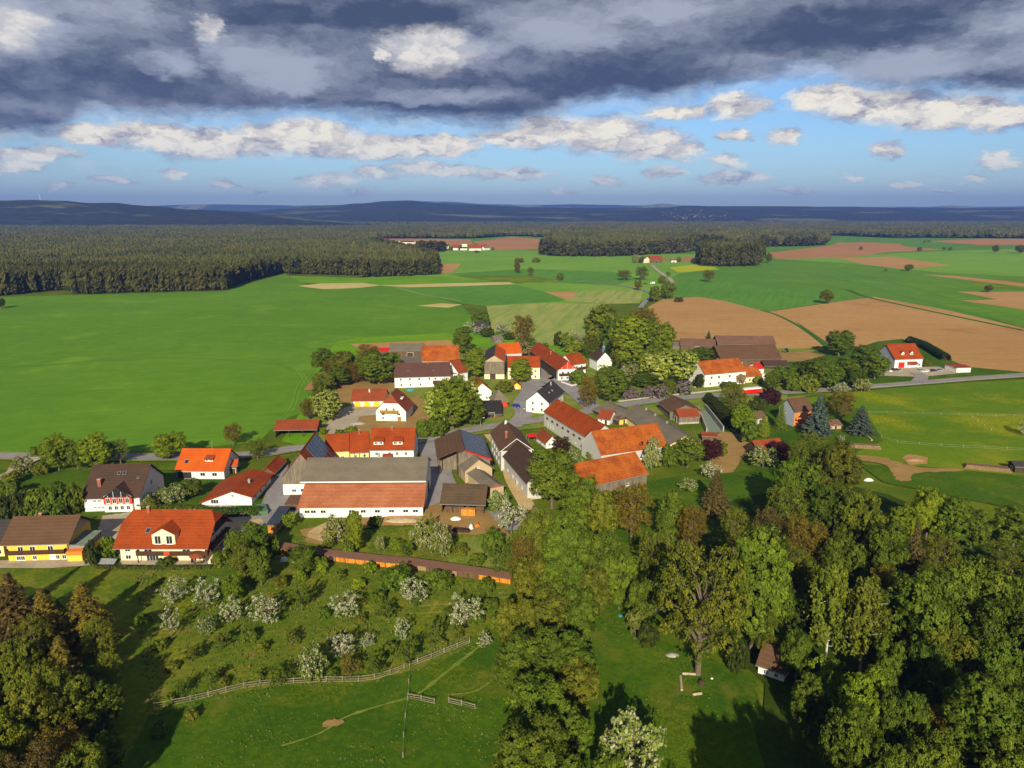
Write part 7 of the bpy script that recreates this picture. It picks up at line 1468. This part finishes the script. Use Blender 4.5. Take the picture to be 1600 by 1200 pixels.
# vehicles
def car(label, x, y, rz, paint, cat='car', k=1.0, van=False):
    o = thing('parked_car' if not van else 'van', label, cat, G(x, y), rz); o.scale = (k, k, k)
    pr = [(-2.15, .35), (-2.15, .82), (-1.3, .95), (-.75, 1.42), (.95, 1.45), (1.65, 1.0), (2.1, .95), (2.15, .35)] if not van else [(-2.4, .35), (-2.4, .95), (-1.8, 1.1), (-1.2, 1.9), (2.4, 1.95), (2.45, .35)]
    mb = MB(); wd = .86
    ins = lambda z: wd - max(0, z - .9) * .22
    for (a, b), (c, d) in zip(pr, pr[1:] + pr[:1]): mb.poly([(a, -ins(b), b), (a, ins(b), b), (c, ins(d), d), (c, -ins(d), d)])
    mb.poly([(a, -ins(b), b) for a, b in pr][::-1]); mb.poly([(a, ins(b), b) for a, b in pr]); mb.build('body', paint, o)
    g = MB()
    def sheet(p, q, s=1, i=.1):
        (a, b), (c, d) = p, q; a2, b2 = a + (c - a) * i, b + (d - b) * i; c2, d2 = a + (c - a) * (1 - i), b + (d - b) * (1 - i); nx, nz = (b - d), (c - a); L_ = math.hypot(nx, nz); ox, oz = nx / L_ * .015, nz / L_ * .015
        return [(a2 + ox, -ins(b2) + .1, b2 + oz), (a2 + ox, ins(b2) - .1, b2 + oz), (c2 + ox, ins(d2) - .1, d2 + oz), (c2 + ox, -ins(d2) + .1, d2 + oz)]
    MB().poly(sheet(pr[2], pr[3])).build('windscreen', 'glass', o)
    if not van: MB().poly(sheet(pr[4], pr[5])).build('rear_window', 'glass', o)
    for s in (-1, 1):
        pts = [(-1.05, .98), (-.7, 1.36), (.9, 1.38), (1.4, 1.02)] if not van else [(-1.6, 1.15), (-1.15, 1.75), (-.3, 1.75), (-.3, 1.15)]
        MB().poly([(a, s * (ins(b) + .012), b) for a, b in pts]).build('side_window', 'glass', o)
        for x_ in (-1.35, 1.35):
            w = MB(); n = 12; yy = s * .80
            for k_ in range(n): t0, t1 = 6.283 * k_ / n, 6.283 * (k_ + 1) / n; w.poly([(x_ + .33 * math.cos(t0), yy - .11, .33 + .33 * math.sin(t0)), (x_ + .33 * math.cos(t1), yy - .11, .33 + .33 * math.sin(t1)), (x_ + .33 * math.cos(t1), yy + .11, .33 + .33 * math.sin(t1)), (x_ + .33 * math.cos(t0), yy + .11, .33 + .33 * math.sin(t0))])
            for e in (-.11, .11): w.poly([(x_ + .33 * math.cos(6.283 * k_ / n), yy + e, .33 + .33 * math.sin(6.283 * k_ / n)) for k_ in range(n)])
            wo_ = w.build('wheel', 'tyre', o); MB().poly([(x_ + .2 * math.cos(6.283 * k_ / 10), yy + s * .118, .33 + .2 * math.sin(6.283 * k_ / 10)) for k_ in range(10)]).build('rim', 'car_silver', wo_)
        MB().box(-2.17, -2.13, s * .62 - .16, s * .62 + .16, .62, .76).build('headlight', 'lamp_glass', o)
    return o
car('dark blue car parked on the village lane beside the black roofed shed', 807, 637, 2.2, 'car_blue', k=1.1)
for x, y, a, m_, lb in ((1387,580.5,1.9,'car_white','white car, leftmost of the cars parked left of the red gate'), (1396,579.5,1.3,'car_black','black car between two pale cars left of the red gate'), (1404,580,1.5,'car_silver','silver car standing right in front of the red gate'),
    (1437,580,.4,'car_silver','silver car, leftmost of the cars parked right of the red gate'), (1446,581.5,.5,'car_white','white car beside the silver car right of the red gate'), (1457,581,.3,'car_black','black car on the yard right of the red gate'), (1468,580.5,.4,'car_silver','silver car, rightmost of the cars on the yard')): car(lb, x, y, a, m_)
car('silver car half hidden under the trees beside the forest meadow', 1014, 956, .3, 'car_silver'); car('dark car at the junction of the far field road', 1008, 444, .2, 'car_black'); car('white van at the junction of the far field road', 1019, 443.5, .2, 'car_white', 'van', 1.2, True)
fr = Frame((1159,619), (1189,616)); t = thing('farm_trailer', 'bright red farm trailer with a white top parked beside the road', 'trailer', fr.O, fr.rz); w = fr.W
MB().box(-w / 2, w / 2, 0, 2.5, 1.0, 2.7).build('body', 'bright_red', t); MB().box(-w / 2 - .03, w / 2 + .03, -.05, 2.55, 2.703, 3.15).build('cover', 'tarp_white', t); MB().box(-w / 2 - 1.6, -w / 2 - .02, 1.15, 1.35, .75, .9).build('drawbar', 'dark_wood', t)
MB().box(-w / 2 + .1, w / 2 - .1, .4, 2.1, .75, .995).build('chassis', 'tyre', t)
for x in (-w / 2 + 1, w / 2 - 1.4, w / 2 - .5):
    for y in (.12, 2.1):
        m_ = MB(); n = 12
        for k in range(n): a, b = 6.283 * k / n, 6.283 * (k + 1) / n; m_.poly([(x + .48 * math.cos(a), y, .48 + .48 * math.sin(a)), (x + .48 * math.cos(b), y, .48 + .48 * math.sin(b)), (x + .48 * math.cos(b), y + .3, .48 + .48 * math.sin(b)), (x + .48 * math.cos(a), y + .3, .48 + .48 * math.sin(a))])
        for e in (0, .3): m_.poly([(x + .48 * math.cos(6.283 * k / n), y + e, .48 + .48 * math.sin(6.283 * k / n)) for k in range(n)])
        m_.build('wheel', 'tyre', t)
t = thing('tractor', 'small dark green tractor by the field behind the wide brown barn', 'tractor', G(1227,551), .6)
MB().box(-1.9, .1, -.45, .45, .75, 1.45).build('bonnet', 'green_paint', t); cb = MB().box(.1, 1.5, -.7, .7, .8, 2.5).build('cab', 'glass', t); MB().box(0, 1.6, -.8, .8, 2.503, 2.62).build('cab_roof', 'green_paint', cb)
for x, r_ in ((-1.4, .5), (.9, .85)):
    for y in (-.95, .65):
        m_ = MB(); m_.bar((x, y, r_), (x, y + .3, r_), r_, 0, 14); m_.build('wheel', 'tyre', t)
def lamp(label, x, yb, yt, name='street_lamp', cat='street lamp', arm=1.2):
    h = hgt(x, yb, yt); o = thing(name, label, cat, G(x, yb)); MB().bar((0, 0, -.2), (0, 0, h), .11, 0, 7, .07).build('pole', 'galvanised', o)
    if arm: mb = MB(); mb.bar((0, 0, h - .1), (arm, 0, h + .1), .05); mb.build('arm', 'galvanised', o); MB().box(arm - .3, arm + .35, -.13, .13, h + .02, h + .16).build('lamp_head', 'white_paint', o)
    return o
lamp('street lamp at the lawn of the dark roofed white junction house', 814, 655, 639); lamp('street lamp at the foot of the big chestnuts by the road', 751, 668, 653); lamp('street lamp beside the road below the lilac bushes', 1081, 620, 605); lamp('street lamp at the road near the red farm trailer', 1209.5, 611, 597); lamp('street lamp at the yard in front of the red gate', 1332, 604, 590)
o = thing('flag_pole', 'thin white pole in the left garden lawn', 'pole', G(28,757)); MB().bar((0, 0, 0), (0, 0, 3.2), .06).build('shaft', 'white_paint', o)
o = thing('paddling_pool', 'light blue garden pool in front of the purple brown roofed house', 'pool', G(641,611)); MB().lathe([(1.9, 0), (1.9, .7), (1.75, .7)], 0, 0, 18).build('rim', 'pool_blue', o); MB().lathe([(1.75, .6), (.01, .62)], 0, 0, 18).build('water', 'pool_blue', o)

# ------------------------------------------------------------------ every tree gets words of its own
MARKS = [(60,845,'the yellow house'),(260,845,'the large cream house'),(175,770,'the red clad gable house'),(313,725,'the bright orange bungalow'),(365,770,'the white bungalow'),(463,668,'the open cart shed'),(565,770,'the long white barn'),(613,690,'the road-side row'),(725,780,'the mossy brown shed'),
 (610,640,'the balcony house'),(576,622,'the yellow door garage'),(660,585,'the purple brown roof'),(687,552,'the plain orange barn'),(818,575,'the pale yellow house'),(772,565,'the grey boarded barn'),(885,580,'the timbered farmhouse'),(942,565,'the white chapel'),(838,630,'the junction house'),(752,608,'the steep orange roof'),
 (885,670,'the long red barn'),(985,690,'the white verged orange roof'),(950,735,'the hidden orange barn'),(1030,665,'the long grey shed'),(1110,655,'the silo pit'),(1132,582,'the long white house'),(1170,552,'the wide brown barn'),(1173,610,'the red trailer'),(1250,645,'the orange house'),(1418,558,'the red gate building'),
 (612,885,'the long firewood shed'),(500,1067,'the curving rail fence'),(720,1010,'the right fence end'),(1078,1070,'the fire place'),(1205,1035,'the forest cabin'),(752,508,'the grey garden hut'),(1345,697,'the long log pile'),(1420,745,'the dirt track'),(700,388,'the far hamlet'),(1025,406,'the lone farm'),(1138,400,'the square pine block'),
 (1590,1180,'the lower right corner'),(20,1190,'the lower left corner'),(800,1190,'the lower picture edge'),(1590,900,'the right picture edge'),(1014,952,'the half hidden silver car'),(799,810,'the big blossom tree'),(1310,478,'the ploughed fields'),(300,450,'the pine wood'),(30,725,'the left road bend'),(1205,700,'the old red brown roof'),(1560,735,'the dark field hut')]
def near(x, y):
    s = lambda m: math.hypot(m[0] - x, (m[1] - y) * (1.6 if y < 700 else 1.1)); return sorted(MARKS, key=s)[0]
def relation(x, y, m):
    dx, dy = x - m[0], y - m[1]
    if 'corner' in m[2] or 'edge' in m[2] and 'picture' in m[2]: return 'near'
    if abs(dx) > 1.2 * abs(dy): return 'left of' if dx < 0 else 'right of'
    return 'behind' if dy < 0 else 'below'
SZ = lambda w: 'small ' if w < 20 else ('large ' if w > 62 else '')
pool = {}
for e in PLACED:
    o, x, yt, yb, w, kind, colr = e; m = near(x, (yt + yb) / 2)
    o['category'] = KN[kind][2]; o['group'] = KN[kind][3]
    noc = kind in ('blossom', 'half_blossom', 'candles', 'lilac', 'pink_blossom')
    d = (CN[colr] + ' ' if not noc else '') + KN[kind][1]
    if not d.startswith(('small', 'huge', 'big', 'round', 'tall')) and kind not in ('blossom', 'half_blossom', 'lilac'): d = SZ(w) + d
    pool.setdefault((d, relation(x, (yt + yb) / 2, m), m[2]), []).append((x, yb, o))
ORD = ['leftmost', 'second from left', 'third from left', 'fourth from left', 'fifth from left', 'sixth from left', 'seventh from left', 'eighth from left']
NUM = ['', '', 'two', 'three', 'four', 'five', 'six', 'seven', 'eight']
for (d, rel, mk), lst in pool.items():
    lst.sort(key=lambda q: q[0])
    for i, (x, yb, o) in enumerate(lst):
        if len(lst) == 1: o['label'] = f'{d} {rel} {mk}'
        else:
            lead = ORD[i] if i < len(lst) - 1 else 'rightmost'
            o['label'] = f'{d} {rel} {mk}, {lead}'

# ------------------------------------------------------------------ rough grass and weeds of the near slopes
gm, gt, gb = new_mat('grass_blades'); at_ = gt.nodes.new('ShaderNodeAttribute'); at_.attribute_name = 'rnd'
rmp = gt.nodes.new('ShaderNodeValToRGB'); e_ = rmp.color_ramp.elements; e_[0].color = (.055, .085, .010, 1); e_[1].color = (.20, .165, .05, 1); k_ = e_.new(.62); k_.color = (.105, .135, .014, 1)
gt.links.new(at_.outputs['Fac'], rmp.inputs[0]); gt.links.new(rmp.outputs[0], gb.inputs['Base Color'])
def grass(label, px_poly, per_m2, size, bias=0.0):
    poly = [tuple(G(*q))[:2] for q in px_poly]; A = np.array(poly); lo, hi = A.min(0), A.max(0); n = int((hi - lo).prod() * per_m2); pts = RNG.uniform(lo, hi, (n, 2)); pts = pts[inside(pts, poly)]
    big = np.array([mnoise.noise(Vector((q[0] * .09, q[1] * .09, 1))) + .5 * mnoise.noise(Vector((q[0] * .5, q[1] * .5, 4))) for q in pts]); keep = RNG.random(len(pts)) < .35 + .8 * np.clip(big + .3, 0, 1); pts, big = pts[keep], big[keep]; n = len(pts)
    a = RNG.random(n) * 6.283; s = size * (.5 + RNG.random(n)); h = s * (.7 + .9 * RNG.random(n)) * (1 + .8 * np.clip(big, 0, 1)); z0 = np.full(n, .25); P3 = lambda dx, dy, z: np.stack([pts[:, 0] + dx, pts[:, 1] + dy, z], 1)
    T = []
    for j in range(2):
        q = a + j * 1.6; T.append(np.stack([P3(np.cos(q) * s, np.sin(q) * s, z0), P3(-np.cos(q) * s, -np.sin(q) * s, z0), P3(np.cos(q + 1.2) * s * .5, np.sin(q + 1.2) * s * .5, z0 + h)], 1))
    o = tri_mesh('grass', np.concatenate(T), np.clip(np.tile(RNG.normal(.45 + bias, .2, n) + .22 * big, 2), 0, 1), 'grass_blades'); o['kind'] = 'stuff'; o['label'] = label
grass('rough tufted grass of the orchard slope', [(250,890),(420,860),(640,896),(806,925),(830,1000),(760,1010),(640,1060),(510,1085),(380,1095),(230,1125),(210,900)], 3.2, .22, .05)
grass('rough grass in front of the firewood shed and the barn', [(430,850),(520,820),(600,826),(690,830),(800,850),(808,900),(640,882),(500,866)], 3.2, .2, .16)
grass('grazed grass of the lower meadow', [(230,1125),(380,1097),(640,1062),(770,1000),(800,1010),(790,1230),(100,1260),(200,1200)], 2.6, .16, -.02)
grass('grass of the forest meadow', [(880,930),(960,925),(1020,1000),(1180,1060),(1180,1230),(780,1230),(900,1100)], 2.6, .16, -.06)

# ------------------------------------------------------------------ air
hz = MB().box(-15000, 15000, -350, 15800, -1.0, 420.0)
haze_m = bpy.data.materials.new('haze'); haze_m.use_nodes = True; hn = haze_m.node_tree; hn.nodes.clear()
pv = hn.nodes.new('ShaderNodeVolumePrincipled'); pv.inputs['Color'].default_value = (0.18, 0.33, 1.0, 1); pv.inputs['Density'].default_value = 7.5e-5; pv.inputs['Anisotropy'].default_value = 0.0
ho = hn.nodes.new('ShaderNodeOutputMaterial'); hn.links.new(pv.outputs[0], ho.inputs['Volume'])
hzo = hz.build('haze', haze_m); hzo['kind'] = 'stuff'; hzo['label'] = 'thin pale haze over the whole plain'
